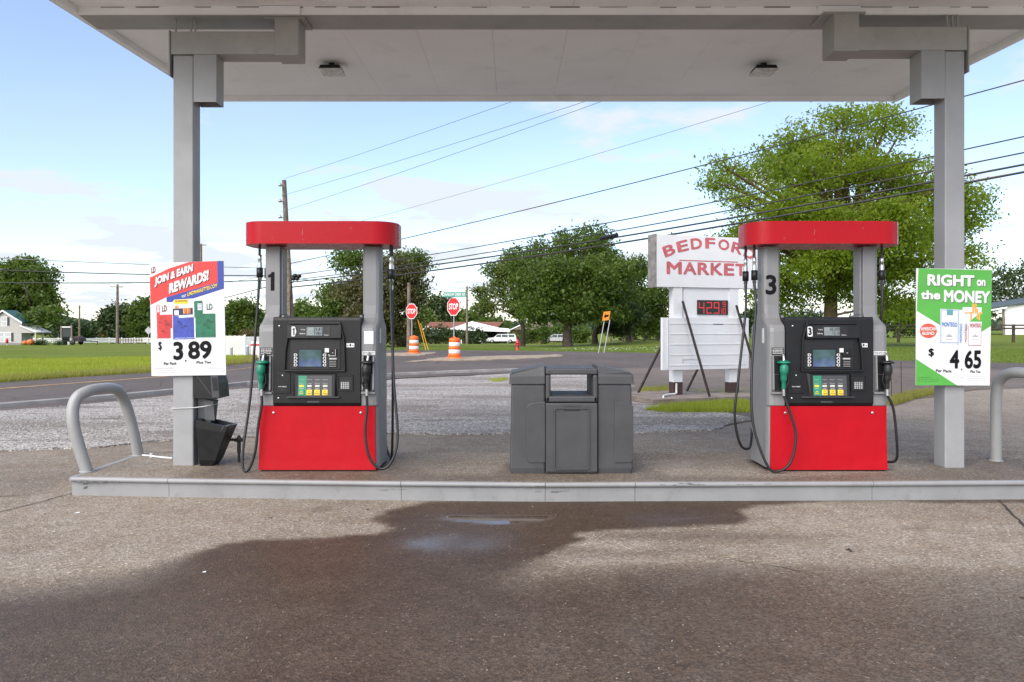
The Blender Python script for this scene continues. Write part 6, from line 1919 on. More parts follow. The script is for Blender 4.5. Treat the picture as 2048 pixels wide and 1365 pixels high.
# hydrant
x, y = (1035 - CX) * 52 / F, 52
T = thing('fire_hydrant', (x, y, zg(x, y)), 'red fire hydrant on the lawn beside the slim tree', 'fire hydrant')
M_hyd = mat('hydrant_red', (0.45, 0.03, 0.045), 0.45, vary=0.15)
obj('barrel', MB().lathe([(0.13, 0), (0.13, 0.05), (0.10, 0.06), (0.10, 0.48), (0.15, 0.49), (0.15, 0.53), (0.12, 0.55), (0.10, 0.66), (0.05, 0.72), (0.03, 0.78)], (0, 0, 0), 14), M_hyd, T)
for s in (-1, 1):
    m = MB().lathe([(0.065, 0), (0.065, 0.10), (0.04, 0.11)], (0, 0, 0), 10)
    m.xf(Matrix.Translation((s * 0.09, 0, 0.40)) @ Matrix.Rotation(R(90) * s, 4, 'Y')); obj('outlet_cap', m, M_hyd, T)
m = MB().lathe([(0.08, 0), (0.08, 0.11), (0.05, 0.12)], (0, 0, 0), 10); m.xf(Matrix.Translation((0, -0.09, 0.36)) @ Matrix.Rotation(R(90), 4, 'X')); obj('outlet_cap', m, M_hyd, T)
# diamond warning sign seen from behind
x, y = (297 - CX) * 100 / F, 100
T = thing('warning_sign', (x, y, zg(x, y)), 'grey back of a diamond road sign left of the rewards poster', 'road sign')
obj('post', MB().box(-0.03, 0.03, 0, 0.05, 0, 2.4), M_galv, T)
obj('sign_plate', MB().prism([(0, 1.35), (0.5, 1.9), (0, 2.45), (-0.5, 1.9)], -0.015, -0.003, 'y'), mat('sign_back', (0.36, 0.37, 0.38), 0.5), T)

# ================================================================== UTILITY POLES, WIRES
def utility_pole(label, top, base, r, arms=(), extras=()):
    b = Vector(base)
    T = thing('utility_pole', b, label, 'utility pole', 'timber utility poles')
    obj('pole_shaft', MB().tube([b, b.lerp(Vector(top), 0.5), Vector(top)], [r * 1.25, r * 1.05, r * 0.8], 10), M_pole, T, world=True)
    for z, w in arms:
        p = b.lerp(Vector(top), z)
        obj('crossarm', MB().box(p.x - w, p.x + w, p.y - 0.06 - r, p.y - r, p.z - 0.06, p.z + 0.06), M_wood, T, world=True)
        m = MB()
        for q_ in (-0.9, -0.45, 0.45, 0.9):
            m.lathe([(0.03, 0), (0.05, 0.05), (0.03, 0.16)], (p.x + q_ * w, p.y - 0.03 - r, p.z + 0.06), 6)
        obj('insulators', m, M_galv, T, world=True)
    for e in extras:
        obj(*e, T, world=True)
    return T
D = 45
ptop, pbase = P(568, 361, D), P(585, 705, D)
pbase.z = -0.05
ex = []
for py in (370, 402, 434):
    p = P(560, py, D - 0.3)
    ins = MB().lathe([(0.05, -0.10), (0.12, -0.06), (0.12, 0.0), (0.07, 0.05), (0.02, 0.12)], tuple(p), 10).tube([p, P(568, py + 3, D)], 0.03, 6)
    ex.append(('insulator', ins, M_galv))
m = MB()
for a, b in ((590, 552), (594, 558), (587, 557), (598, 553)):
    m.lathe([(0.03, -0.12), (0.16, -0.05), (0.13, 0.08), (0.03, 0.12)], tuple(P(a, b, D - 0.4)), 8)
m.tube([P(576, 552, D), P(592, 553, D - 0.4)], 0.03, 6)
m.tube(smooth_path([P(592, 557, D - 0.4), P(582, 575, D - 0.2), P(581, 640, D - 0.25)], 4), 0.025, 5)
ex.append(('cable_splice', m, M_black))
utility_pole('leaning timber utility pole rising behind dispenser 1', ptop, pbase, 0.17, extras=ex)
def far_pole(px, pt, d, r, label, arms=()):
    x, y = (px - CX) * d / F, d
    z0 = zg(x, y) - 0.1
    utility_pole(label, (x, y, EYE - (pt - HY) * d / F), (x, y, z0), r, arms)
far_pole(235, 569, 125, 0.22, 'tall utility pole with a crossarm standing alone in the field', ((0.955, 1.05),))
far_pole(159, 611, 190, 0.20, 'smaller distant utility pole with a crossarm behind the trailer', ((0.95, 1.1),))
far_pole(103, 640, 240, 0.2, 'distant utility pole without crossarm past the porch')
far_pole(87, 650, 260, 0.12, 'thin distant light pole nearest the grey house')
far_pole(818, 566, 47, 0.13, 'grey timber utility pole directly behind the stop sign with no street plate')
far_pole(934, 573, 120, 0.17, 'thin dark utility pole between the street name sign and the roadside trees')
x = (404 - CX) * 110 / F
far_pole(402, 488, 110, 0.2, 'utility pole mostly hidden behind the column with the rewards poster', ((0.985, 0.9),))
# guy-wire guards
for a, b, lab in (((836, 640), (852, 686), 'yellow guy wire guard nearest the stop sign'), ((841, 647), (857, 686), 'yellow guy wire guard farther from the stop sign')):
    p0, p1 = P(*a, 52), P(*b, 52)
    p1.z = zg(p1.x, p1.y)
    tag(obj('guy_guard', MB().tube([p1, p0], 0.032, 8), mat('guard_yellow', (0.60, 0.30, 0.02), 0.5)), lab, 'guy guard', 'yellow guy wire guards')
def wire(p0, p1, sag, r, m, label):
    pts = []
    for i in range(33):
        t = i / 32
        q_ = p0.lerp(p1, t)
        q_.z -= sag * 4 * t * (1 - t)
        pts.append(q_)
    tag(obj('overhead_wire', MB().tube(pts, r, 6), m), label, 'overhead wire', 'overhead wires')
def through(a, b, p0x, d0, p1x, d1):
    """end points on the straight sight line through two seen points"""
    s = (b[1] - a[1]) / (b[0] - a[0])
    return P(p0x, a[1] + s * (p0x - a[0]), d0), P(p1x, a[1] + s * (p1x - a[0]), d1)
for a, b, p0x, p1x, d1, sag, r, m, lab in (
    ((568, 358), (1005, 203), 569, 1700, 20, 0.15, 0.010, M_wiregrey, 'topmost thin wire running from the leaning pole tip up behind the canopy'),
    ((575, 388), (1150, 203), 562, 1750, 20, 0.15, 0.010, M_wiregrey, 'second thin wire from the leaning pole up behind the canopy'),
    ((600, 411), (1185, 203), 562, 1750, 20, 0.15, 0.010, M_wiregrey, 'third thin wire from the leaning pole up behind the canopy'),
    ((800, 415), (1520, 203), 575, 1950, 20, 0.20, 0.008, M_wiregrey, 'faint single wire crossing the open sky below the canopy middle'),
    ((805, 470), (1835, 207), 577, 2500, 20, 0.30, 0.020, M_wire, 'black cable crossing highest in front of the shade tree'),
    ((833, 502), (2048, 262), 579, 2500, 20, 0.42, 0.022, M_wire, 'black cable second from top in front of the shade tree'),
    ((823, 517), (2048, 294), 580, 2500, 20, 0.42, 0.024, M_wire, 'black cable third from top in front of the shade tree'),
    ((842, 521), (2048, 318), 581, 2500, 20, 0.42, 0.035, M_wire, 'thick black cable second from bottom in front of the shade tree'),
    ((848, 531), (2048, 333), 581, 2500, 20, 0.42, 0.038, M_wire, 'thickest black cable, lowest in front of the shade tree')):
    p0, p1 = through(a, b, p0x, 45, p1x, d1)
    wire(p0, p1, sag, r, m, lab)
for (a, d0), (b, d1), sag, r, m, lab in (
    (((-400, 494), 45), ((575, 538), 45), 0.15, 0.022, M_wiregrey, 'grey wire highest over the field on the side of the grey house'),
    (((-400, 519), 45), ((577, 552), 45), 0.25, 0.034, M_wire, 'dark cable in the middle of three over the field'),
    (((-400, 556), 45), ((579, 560), 45), 0.25, 0.034, M_wire, 'dark cable lowest of three over the field'),
    (((300, 628), 125), ((579, 562), 45), 0.2, 0.030, M_wire, 'dark cable dropping from the leaning pole behind the rewards poster'),
    (((235, 574), 125), ((577, 543), 45), 0.8, 0.016, M_wiregrey, 'thin slack wire from the field pole to the leaning pole'),
    (((581, 556), 45), ((934, 576), 120), 0.5, 0.018, M_wiregrey, 'thin wire running back toward the thin dark pole')):
    wire(P(*a, d0), P(*b, d1), sag, r, m, lab)
p = P(1226, 473, 27.5)
tag(obj('splice_case', MB().tube([P(1202, 477.5, 28.2), P(1234, 470.5, 27.4)], 0.075, 10), M_black), 'black splice case slung on the thick cables above the roadside trees', 'splice case')
# rebar stakes
for px, top, bot in ((1783, 724, 803), (1803, 724, 800)):
    x, y = G(px, bot)
    tag(obj('rebar_stake', MB().tube([(x, y, 0), (x - 0.01, y, (bot - top) * y / F)], 0.008, 6), M_rust), 'thin rusty stake in the weeds, ' + ('the one nearer dispenser 3' if px < 1790 else 'the one nearer the green poster'), 'stake', 'rebar stakes in the weeds')

# ================================================================== HOUSES, BARN, FENCES, CARS
def local(px, py, d, base):
    q_ = P(px, py, d)
    return q_.x - base[0], q_.z - base[2]
# grey house with green roof
d = 102
x0 = (20 - CX) * d / F
B = (x0, d, zg(x0, d))
H = thing('grey_house', B, 'grey sided house with a green metal roof and porch at the field edge', 'house')
k = d / F
ex_, ez = local(8, 622, d, B)[0], local(8, 622, d, B)[1]
le, re = local(-60, 690, d, B)[0], local(43, 690, d, B)[0]
zr = ez
ze = local(45, 644, d, B)[1]
wall = MB().prism([(le, 0), (re, 0), (re, ze), (ex_, zr - 0.1), (le, ze)], 0, 2.4, 'y')
w_ = obj('wall', wall, M_siding, H)
cl_ = MB()
zz = 0.25
while zz < ze:
    cl_.box(le + 0.02, re - 0.02, -0.012, -0.002, zz, zz + 0.02); zz += 0.22
obj('siding_laps', cl_, M_siding, w_)
rf = MB()
for sx, xe in ((1, re + 0.25), (-1, le - 0.25)):
    sl_ = (zr - ze) / (re - ex_)
    zee = zr - sl_ * abs(xe - ex_)
    rf.add([(ex_, -0.3, zr), (xe, -0.3, zee), (xe, 2.6, zee), (ex_, 2.6, zr), (ex_, -0.3, zr + 0.1), (xe, -0.3, zee + 0.1), (xe, 2.6, zee + 0.1), (ex_, 2.6, zr + 0.1)], [(0, 1, 2, 3), (4, 7, 6, 5), (0, 4, 5, 1), (1, 5, 6, 2), (2, 6, 7, 3), (3, 7, 4, 0)])
rf_o = obj('roof', rf, M_teal, H)
tr_ = MB()
for xe in (re + 0.27, le - 0.27):
    sl_ = (zr - ze) / (re - ex_)
    zee = zr - sl_ * abs(xe - ex_)
    tr_.add([(ex_, -0.34, zr + 0.12), (xe, -0.34, zee + 0.12), (xe, -0.34, zee - 0.10), (ex_, -0.34, zr - 0.10), (ex_, -0.305, zr + 0.12), (xe, -0.305, zee + 0.12), (xe, -0.305, zee - 0.10), (ex_, -0.305, zr - 0.10)], [(0, 1, 2, 3), (4, 7, 6, 5), (0, 4, 5, 1), (3, 2, 6, 7)])
obj('gable_trim', tr_, M_whitetrim, H)
for a, b, c2, e_ in ((3, 635, 13.5, 652), (-12, 635, -2, 652), (-4, 665.5, 7, 683), (9.5, 665.5, 22, 683)):
    u0, v0 = local(a, e_, d, B); u1, v1 = local(c2, b, d, B)
    wn_ = obj('window', MB().box(u0 - 0.06, u1 + 0.06, -0.04, -0.003, v0 - 0.08, v1 + 0.06), M_whitetrim, H)
    obj('pane', MB().box(u0, u1, -0.046, -0.041, v0, (v0 + v1) / 2 - 0.03).box(u0, u1, -0.046, -0.041, (v0 + v1) / 2 + 0.03, v1), mat('curtained_glass', (0.42, 0.43, 0.44), 0.2, vary=0.2), wn_)
for a, b, c2, e_ in ((14.5, 635, 19, 652), (22.5, 666, 27, 683.5)):
    u0, v0 = local(a, e_, d, B); u1, v1 = local(c2, b, d, B)
    obj('shutter', MB().box(u0, u1, -0.04, -0.003, v0, v1), M_shutter, H)
u0, v0 = local(41, 652.5, d, B); u1, v1 = local(74, 666, d, B)
obj('porch_roof', MB().add([(u0, -0.2, v0), (u1, -0.2, v1), (u1, 3.2, v1), (u0, 3.2, v0), (u0, -0.2, v0 + 0.12), (u1, -0.2, v1 + 0.12), (u1, 3.2, v1 + 0.12), (u0, 3.2, v0 + 0.12)], [(0, 3, 2, 1), (4, 5, 6, 7), (0, 1, 5, 4), (1, 2, 6, 5), (2, 3, 7, 6), (3, 0, 4, 7)]), M_whitetrim, H)
obj('porch_gable', MB().prism([(re + 0.01, v1 - 0.02), (u1 - 0.3, v1 - 0.02), (u1 - 0.35, v1 + 0.05), (re + 0.01, v0 - 0.1)], 0.0, 0.1, 'y'), M_siding, H)
for px in (66, 70):
    u, _ = local(px, 680, d, B)
    obj('porch_post', MB().box(u - 0.09, u + 0.09, 0.05 if px == 70 else 2.0, 0.22 if px == 70 else 2.2, 0, v1 - 0.03), mat('cream_post', (0.55, 0.47, 0.36), 0.6), H)
obj('foundation', MB().box(le, re, -0.05, -0.013, -0.1, 0.22), mat('foundation_grey', (0.20, 0.19, 0.18), 0.8), H)
# yard ornaments by the porch
for px, rr, lab in ((61, 0.42, 'larger round orange ornament by the porch post'), (50, 0.33, 'smaller orange ornament by the porch near the house wall')):
    x, y = (px - CX) * 97 / F, 97
    z = zg(x, y)
    m = MB()
    seg = 24
    rings = []
    for i in range(9):
        ph = -math.pi / 2 + math.pi * i / 8
        rings.append([((rr * (0.06 + math.cos(ph)) * (1 + 0.06 * math.cos(8 * 2 * math.pi * j / seg))) * math.cos(2 * math.pi * j / seg), (rr * (0.06 + math.cos(ph)) * (1 + 0.06 * math.cos(8 * 2 * math.pi * j / seg))) * math.sin(2 * math.pi * j / seg), rr * 0.9 * (1 + math.sin(ph))) for j in range(seg)])
    m.loft(rings, 0, True)
    T = thing('garden_ornament', (x, y, z), lab, 'ornament', 'orange yard ornaments')
    obj('ornament_body', m, mat('pumpkin_orange', (0.50, 0.14, 0.03), 0.5), T)
    obj('stalk', MB().tube([(0, 0, rr * 1.75), (0.04, 0, rr * 2.1)], 0.05, 6), M_wood, T)
x, y = (14 - CX) * 92 / F, 92
T = thing('yard_figure', (x, y, zg(x, y)), 'small red and white yard ornament in the grass before the grey house', 'ornament')
obj('red_part', MB().lathe([(0.10, 0.25), (0.17, 0.35), (0.16, 0.6), (0.06, 0.85)], (0, 0, 0), 10), M_stopred, T)
obj('white_part', MB().lathe([(0.05, 0), (0.06, 0.2), (0.1, 0.249)], (0, 0, 0), 10), M_white, T)
# white field fence
d = 140
xa, xb = (40 - CX) * d / F, (320 - CX) * d / F
B = (xa, d, zg(xa, d))
T = thing('white_fence', B, 'long white board fence along the far edge of the field', 'fence')
npost = 11
m, m2 = MB(), MB()
for i in range(npost + 1):
    x = (xb - xa) * i / npost
    z = zg(xa + x, d) - B[2]
    m.box(x - 0.07, x + 0.07, -0.07, 0.07, z - 0.1, z + 1.15)
obj('posts', m, M_whitetrim, T)
for hgt in (0.15, 0.45, 0.75):
    rr_ = []
    rings = []
    for i in range(npost + 1):
        x = (xb - xa) * i / npost
        z = zg(xa + x, d) - B[2] + 0.06 * math.sin(i * 2.1)
        rings.append([(x, -0.11, z + hgt), (x, -0.075, z + hgt), (x, -0.075, z + hgt + 0.24), (x, -0.11, z + hgt + 0.24)])
    obj('rail', MB().loft(rings), M_whitetrim, T)
# dark field frame with a white bar
d = 150
x = (133 - CX) * d / F
T = thing('field_frame', (x, d, zg(x, d)), 'dark timber frame with a white bar across the top in the field', 'frame')
for u in (-1.05, 1.05):
    obj('post', MB().box(u - 0.12, u + 0.12, -0.1, 0.1, 0, 3.6), M_wood, T)
obj('dark_panel', MB().box(-0.92, 0.92, 0.02, 0.1, 0.6, 3.1), mat('slate_panel', (0.025, 0.03, 0.035), 0.6), T)
obj('white_bar', MB().box(-0.85, 0.85, -0.12, 0.0, 3.1, 3.32), M_whitetrim, T)
# red building far off
d = 260
x = (201 - CX) * d / F
T = thing('red_barn', (x, d, zg(x, d)), 'low red roofed barn far off past the field pole', 'barn')
obj('wall', MB().box(-2.6, 2.6, 0, 5, 0, 2.0), mat('barn_red', (0.32, 0.05, 0.045), 0.7), T)
obj('roof', MB().prism([(-3, 2.0), (3, 2.0), (2.0, 3.4), (-1.4, 3.2)], -0.3, 5.3, 'y'), mat('barn_roof_red', (0.42, 0.07, 0.06), 0.7), T)
# utility trailer
d = 100
x = (155 - CX) * d / F
T = thing('utility_trailer', (x, d, zg(x, d)), 'black utility trailer loaded with dark gear parked in the field', 'trailer')
obj('deck', MB().box(-1.5, 1.5, -0.8, 0.8, 0.45, 0.55), M_black, T)
m = MB()
for u in (-1.48, -0.75, 0.0, 0.75, 1.48): m.box(u - 0.03, u + 0.03, -0.83, -0.77, 0.55, 0.95)
m.box(-1.5, 1.5, -0.83, -0.77, 0.90, 0.96)
obj('side_rail', m, M_black, T)
obj('tailgate', MB().box(-1.62, -1.52, -0.8, 0.8, 0.0, 1.05), M_black, T)
for s in (-1, 1):
    m = MB().lathe([(0.12, -0.1), (0.32, -0.1), (0.34, -0.05), (0.34, 0.05), (0.32, 0.1), (0.12, 0.1)], (0, 0, 0), 16)
    m.xf(Matrix.Translation((-0.1, s * 0.95, 0.34)) @ Matrix.Rotation(R(90), 4, 'X')); obj('wheel', m, M_rubber, T)
obj('drawbar', MB().tube([(1.5, 0, 0.48), (2.7, 0, 0.42)], 0.05, 6).box(2.6, 2.68, -0.04, 0.04, 0, 0.5), M_black, T)
ld = MB().loft([[(0.2 + rr * math.cos(a) * 1.0, -0.6 + 1.2 * t, 0.551 + max(0, rr * math.sin(a)) * 0.75) for a in [math.pi * j / 10 for j in range(11)]] for t, rr in ((0, 0.6), (0.3, 0.85), (0.7, 0.85), (1, 0.6))])
obj('covered_load', ld, mat('dark_tarp', (0.035, 0.02, 0.02), 0.6, vary=0.4), T)
obj('white_bucket', MB().lathe([(0.14, 0), (0.18, 0.42)], (-0.55, -1.0, 0), 12), M_white, T)
# wooden crates heap behind field pole
d = 112
x = (262 - CX) * d / F
T = thing('brush_fence', (x, d, zg(x, d)), 'short weathered wooden pen in the field near the tall pole', 'fence')
for i in range(9):
    u = -1.6 + 0.4 * i
    obj('picket', MB().box(u - 0.05, u + 0.05, -0.03, 0.03, 0, 0.9 + 0.15 * random.random()), M_wood, T)
obj('rail', MB().box(-1.7, 1.7, 0.031, 0.07, 0.55, 0.65), M_wood, T)

# white plastic fence and cabinet across the side road
d = 38.5
xa, xb = (395 - CX) * d / F, (487.5 - CX) * d / F
T = thing('plastic_fence', ((xa + xb) / 2, d, 0), 'white plastic privacy fence with scalloped top between the rewards poster and dispenser 1', 'fence')
hw_ = (xb - xa) / 2
npn = 10
for i in range(npn):
    u0, u1 = -hw_ + 2 * hw_ * i / npn, -hw_ + 2 * hw_ * (i + 1) / npn
    mid_ = 1.10
    obj('fence_board', MB().prism([(u0 + 0.004, 0), (u1 - 0.004, 0), (u1 - 0.004, 1.08), ((u0 + u1) / 2, 1.05), (u0 + 0.004, 1.08)], 0, 0.03, 'y'), mat('aged_white_vinyl', (0.60, 0.595, 0.56), 0.5, vary=0.08, grime=0.15), T)
obj('rail', MB().box(-hw_, hw_, 0.031, 0.07, 0.2, 0.28).box(-hw_, hw_, 0.031, 0.07, 0.8, 0.88), M_whitetrim, T)
obj('end_post', MB().box(hw_ + 0.004, hw_ + 0.09, -0.02, 0.08, 0, 1.12), M_whitetrim, T)
x = (499 - CX) * 41 / F
T = thing('cabinet', (x, 41, 0), 'grey metal cabinet beyond the end of the white plastic fence', 'cabinet')
obj('cabinet_body', MB().box(-0.30, 0.55, 0, 0.6, 0, 0.98), mat('cabinet_grey', (0.42, 0.43, 0.43), 0.5, grime=0.1), T, bevel=0.02)
obj('door_seam', MB().box(0.118, 0.128, -0.004, -0.001, 0.05, 0.93), M_char, T)
for px, d, hh, lab in ((463, 37.2, 0.47, 'short grey bollard before the white plastic fence'), (495, 37.6, 0.52, 'short pale blue-grey bollard before the grey cabinet')):
    x = (px - CX) * d / F
    T = thing('bollard', (x, d, 0), lab, 'bollard', 'short bollards by the side road')
    obj('bollard_pipe', MB().lathe([(0.06, 0), (0.06, hh), (0.055, hh + 0.02)], (0, 0, 0), 12), mat('bollard_grey', (0.25, 0.27, 0.29), 0.5), T)
    obj('bollard_cap', MB().lathe([(0.066, hh + 0.021), (0.066, hh + 0.04), (0.03, hh + 0.07)], (0, 0, 0), 12), M_whitetrim, T)
x = (511 - CX) * 37 / F
T = thing('sandwich_board', (x, 37, 0), 'white sign board with a red stripe standing beside dispenser 1 across the road', 'sign')
obj('panel', MB().box(-0.22, 0.30, 0, 0.04, 0.0, 0.82), M_white, T)
obj('red_stripe', MB().box(-0.24, 0.32, -0.008, -0.001, 0.58, 0.68), M_stopred, T)
obj('red_print', MB().box(-0.18, 0.02, -0.006, -0.001, 0.22, 0.26).box(-0.16, 0.04, -0.006, -0.001, 0.12, 0.17).box(-0.18, -0.02, -0.006, -0.001, 0.32, 0.36), mat('pink_print', (0.6, 0.25, 0.22), 0.5), T)

# ranch house with carport
d = 145
x0 = (940 - CX) * d / F
B = (x0, d, zg(x0, d))
H = thing('ranch_house', B, 'low house with a brown shingle roof, white gable and white carport', 'house')
lo = lambda px, py: local(px, py, d, B)
a, b = lo(848, 686)[0], lo(970, 686)[0]
eave = lo(900, 659)[1]
obj('wall', MB().box(a, b, 0, 8, 0, eave), mat('brick_wall', (0.16, 0.09, 0.07), 0.85, vary=0.2), H)
rz = lo(900, 644)[1]
obj('roof', MB().add([(a - 0.3, -0.5, eave), (b + 2, -0.5, eave), (b + 3.5, 4, rz), (lo(858, 644)[0] - 0.2, 4, rz), (a - 0.3, 8.5, eave), (b + 2, 8.5, eave)], [(0, 1, 2, 3), (3, 2, 5, 4), (0, 3, 4), (1, 5, 2), (0, 4, 5, 1)]), M_brownroof, H)
obj('eave_trim', MB().box(lo(866, 660)[0], b + 2, -0.58, -0.505, eave - 0.08, eave + 0.14), M_whitetrim, H)
g0, g1, g2 = lo(845, 660), lo(854, 650.5), lo(867, 660)
obj('gable_trim', MB().prism([(g0[0], g0[1]), (g1[0], g1[1]), (g2[0], g2[1]), (g2[0] - 0.3, g2[1]), (g1[0], g1[1] - 0.25), (g0[0] + 0.3, g0[1])], -0.7, -0.59, 'y'), M_whitetrim, H)
obj('gable_panel', MB().prism([(g0[0] + 0.3, g0[1]), (g2[0] - 0.3, g2[1]), (g1[0], g1[1] - 0.25)], -0.6, -0.55, 'y'), M_shutter, H)
for px in (872, 892):
    u, v = lo(px, 668)
    wn_ = obj('window', MB().box(u - 0.6, u + 0.6, -0.05, -0.002, v - 0.5, v + 0.5), M_whitetrim, H)
    obj('pane', MB().box(u - 0.5, u + 0.5, -0.06, -0.051, v - 0.4, v + 0.4), M_glass, wn_)
c0, c1, c2_, c3 = lo(905, 657), lo(944, 643), lo(970, 654), lo(1020, 660)
dp_ = 6
obj('carport_roof', MB().add([(c0[0], -4, c0[1]), (c1[0], 0, c1[1]), (c2_[0], 0, c2_[1]), (c3[0] - 0.2, 0, c3[1] + 0.25), (c3[0], -4, c3[1] - 0.1), (c0[0], -4, c0[1] - 0.3), (c3[0], -4, c3[1] - 0.42), (c0[0], 3, c0[1] - 0.2), (c3[0], 3, c3[1] - 0.2)], [(0, 4, 3, 2, 1), (5, 6, 4, 0), (0, 1, 7), (1, 2, 3, 8, 7), (3, 4, 6, 8), (5, 7, 8, 6)]), M_whitetrim, H)
for px in (925, 965, 1016):
    u, _ = lo(px, 680)
    obj('carport_post', MB().box(u - 0.08, u + 0.08, -3.6, -3.45, -0.1, c0[1] - 0.3), M_whitetrim, H)
obj('carport_back', MB().box(b, lo(1015, 680)[0], 2.5, 2.7, 0, c3[1] - 0.3), mat('dark_carport', (0.03, 0.028, 0.027), 0.8), H)
# second house roof behind trees
d2 = 150
x0 = (1062 - CX) * d2 / F
T = thing('low_house', (x0, d2, zg(x0, d2)), 'low house with a pale gable mostly hidden behind the roadside trunks', 'house')
obj('wall', MB().box(-4, 5, 0, 6, 0, 2.6), mat('brick_wall', (0.16, 0.09, 0.07)), T)
obj('roof', MB().prism([(-4.5, 2.6), (5.5, 2.6), (3.5, 4.2), (0, 4.4)], -0.4, 6.4, 'y'), M_wood, T)
obj('gable_trim', MB().prism([(-4.6, 2.5), (-4.2, 2.5), (0.1, 4.45), (0, 4.7)], -0.6, -0.42, 'y'), M_whitetrim, T)
# vehicles
def car(label, px, pb, d, length, pick, flip=1, paint=None):
    x = (px - CX) * d / F
    T = thing('parked_truck' if pick else 'parked_car', (x, d, zg(x, d)), label, 'pickup truck' if pick else 'car')
    Lh = length / 2
    prof = [(-Lh, 0.45), (-Lh, 0.95), (-Lh * 0.92, 1.08), (-Lh * 0.50, 1.15), (-Lh * 0.28, 1.78), (Lh * 0.30, 1.84), (Lh * 0.40, 1.78), (Lh * 0.42, 1.20), (Lh * 0.98, 1.18), (Lh, 0.9), (Lh, 0.45)] if pick == 1 else \
           [(-Lh, 0.42), (-Lh, 0.85), (-Lh * 0.9, 1.0), (-Lh * 0.52, 1.10), (-Lh * 0.26, 1.72), (Lh * 0.90, 1.76), (Lh * 0.98, 1.15), (Lh, 0.9), (Lh, 0.42)] if pick == 2 else \
           [(-Lh, 0.35), (-Lh, 0.70), (-Lh * 0.55, 0.88), (-Lh * 0.18, 1.38), (Lh * 0.45, 1.40), (Lh * 0.85, 0.98), (Lh, 0.9), (Lh, 0.35)]
    prof = [(flip * a, b) for a, b in prof]
    body = obj('body', MB().prism(prof, -0.95, 0.95, 'y'), paint or M_carwhite, T, bevel=0.08, seg=3)
    top_ = max(b for _, b in prof)
    ws = ((-0.42, -0.05), (0.0, 0.30)) if pick == 1 else ((-0.38, -0.02), (0.03, 0.42), (0.48, 0.86)) if pick == 2 else ((-0.34, 0.05), (0.10, 0.52))
    for a, b in ws:
        z0, z1 = top_ * 0.66, top_ * 0.92
        sh = 0.10 if a < -0.2 else 0.0
        obj('window', MB().prism([(flip * Lh * a, z0), (flip * Lh * b, z0), (flip * Lh * b, z1), (flip * Lh * (a + sh), z1)], -0.962, -0.951, 'y'), M_glass, body)
    for s in (-1, 1):
        for a in (-0.62, 0.60):
            w = MB().lathe([(0.05, -0.12), (0.36, -0.12), (0.38, -0.06), (0.38, 0.08), (0.05, 0.08)], (0, 0, 0), 18)
            w.xf(Matrix.Translation((flip * Lh * a, s * 0.88, 0.38)) @ Matrix.Rotation(R(90), 4, 'X'))
            wo_ = obj('wheel', w, M_rubber, T)
            r_ = MB().lathe([(0.02, 0), (0.22, 0), (0.22, 0.012), (0.02, 0.02)], (0, 0, 0), 12)
            r_.xf(Matrix.Translation((flip * Lh * a, s * 0.88 + (-0.125 if s < 0 else 0.1), 0.38)) @ Matrix.Rotation(R(90), 4, 'X'))
            obj('rim', r_, M_galv, wo_)
    obj('bumper', MB().box(min(flip * (-Lh - 0.06), flip * (-Lh)), max(flip * (-Lh - 0.06), flip * (-Lh)), -0.9, 0.9, 0.40, 0.62), M_char, T)
    obj('taillight', MB().box(min(flip * Lh, flip * (Lh + 0.02)), max(flip * Lh, flip * (Lh + 0.02)), -0.94, -0.75, 0.75, 1.05), M_stopred, T)
    obj('headlight', MB().box(min(flip * -Lh, flip * (-Lh - 0.02)), max(flip * -Lh, flip * (-Lh - 0.02)), -0.92, -0.6, 0.68, 0.85), M_whitetrim, T)
car('white sport utility truck parked in front of the carport', 1003, 681, 139, 5.5, 2)
car('pale sedan half hidden behind the forked trunk', 1112, 680, 118, 4.4, 0, paint=mat('silver_paint', (0.45, 0.46, 0.47), 0.3, coat=0.4))
x = (958 - CX) * 138 / F
T = thing('propane_tank', (x, 138, zg(x, 138)), 'white rounded tank lying on the lawn by the carport', 'tank')
m = MB().lathe([(0.05, -1.0), (0.35, -0.9), (0.42, -0.6), (0.42, 0.6), (0.35, 0.9), (0.05, 1.0)], (0, 0, 0), 14)
m.xf(Matrix.Translation((0, 0, 0.55)) @ Matrix.Rotation(R(90), 4, 'Y')); obj('tank_shell', m, M_carwhite, T)
obj('tank_feet', MB().box(-0.6, -0.5, -0.3, 0.3, 0, 0.3).box(0.5, 0.6, -0.3, 0.3, 0, 0.3), M_galv, T)
# wooden fence right of centre
def rail_fence(label, pxs, d, ph, rails, m, name='wooden_fence', rh=0.12):
    x0 = (pxs[0] - CX) * d / F
    T = thing(name, (x0, d, zg(x0, d)), label, 'fence')
    for px in pxs:
        u = (px - CX) * d / F - x0
        z = zg(x0 + u, d) - T.location.z
        obj('post', MB().box(u - 0.11, u + 0.11, -0.1, 0.1, z - 0.05, z + ph), m, T)
    for i in range(len(pxs) - 1):
        u0, u1 = (pxs[i] - CX) * d / F - x0, (pxs[i + 1] - CX) * d / F - x0
        z = zg(x0 + u0, d) - T.location.z
        for r in rails:
            obj('rail', MB().box(u0 + 0.005, u1 - 0.005, -0.15, -0.101, z + r, z + r + rh), m, T)
rail_fence('weathered wooden fence of posts and top rails behind the roadside trees', [1222, 1246, 1265, 1289, 1316, 1343, 1370, 1400, 1430, 1460, 1490], 92, 1.72, (1.52, 0.1), M_wood)
rail_fence('dark brown paddock fence before the white barn', [1740, 1797, 1852, 1910, 1968, 2027, 2085, 2145], 76, 1.8, (1.62, 1.30), mat('dark_fence_brown', (0.06, 0.048, 0.04), 0.9, vary=0.3), 'paddock_fence', 0.16)
d = 120
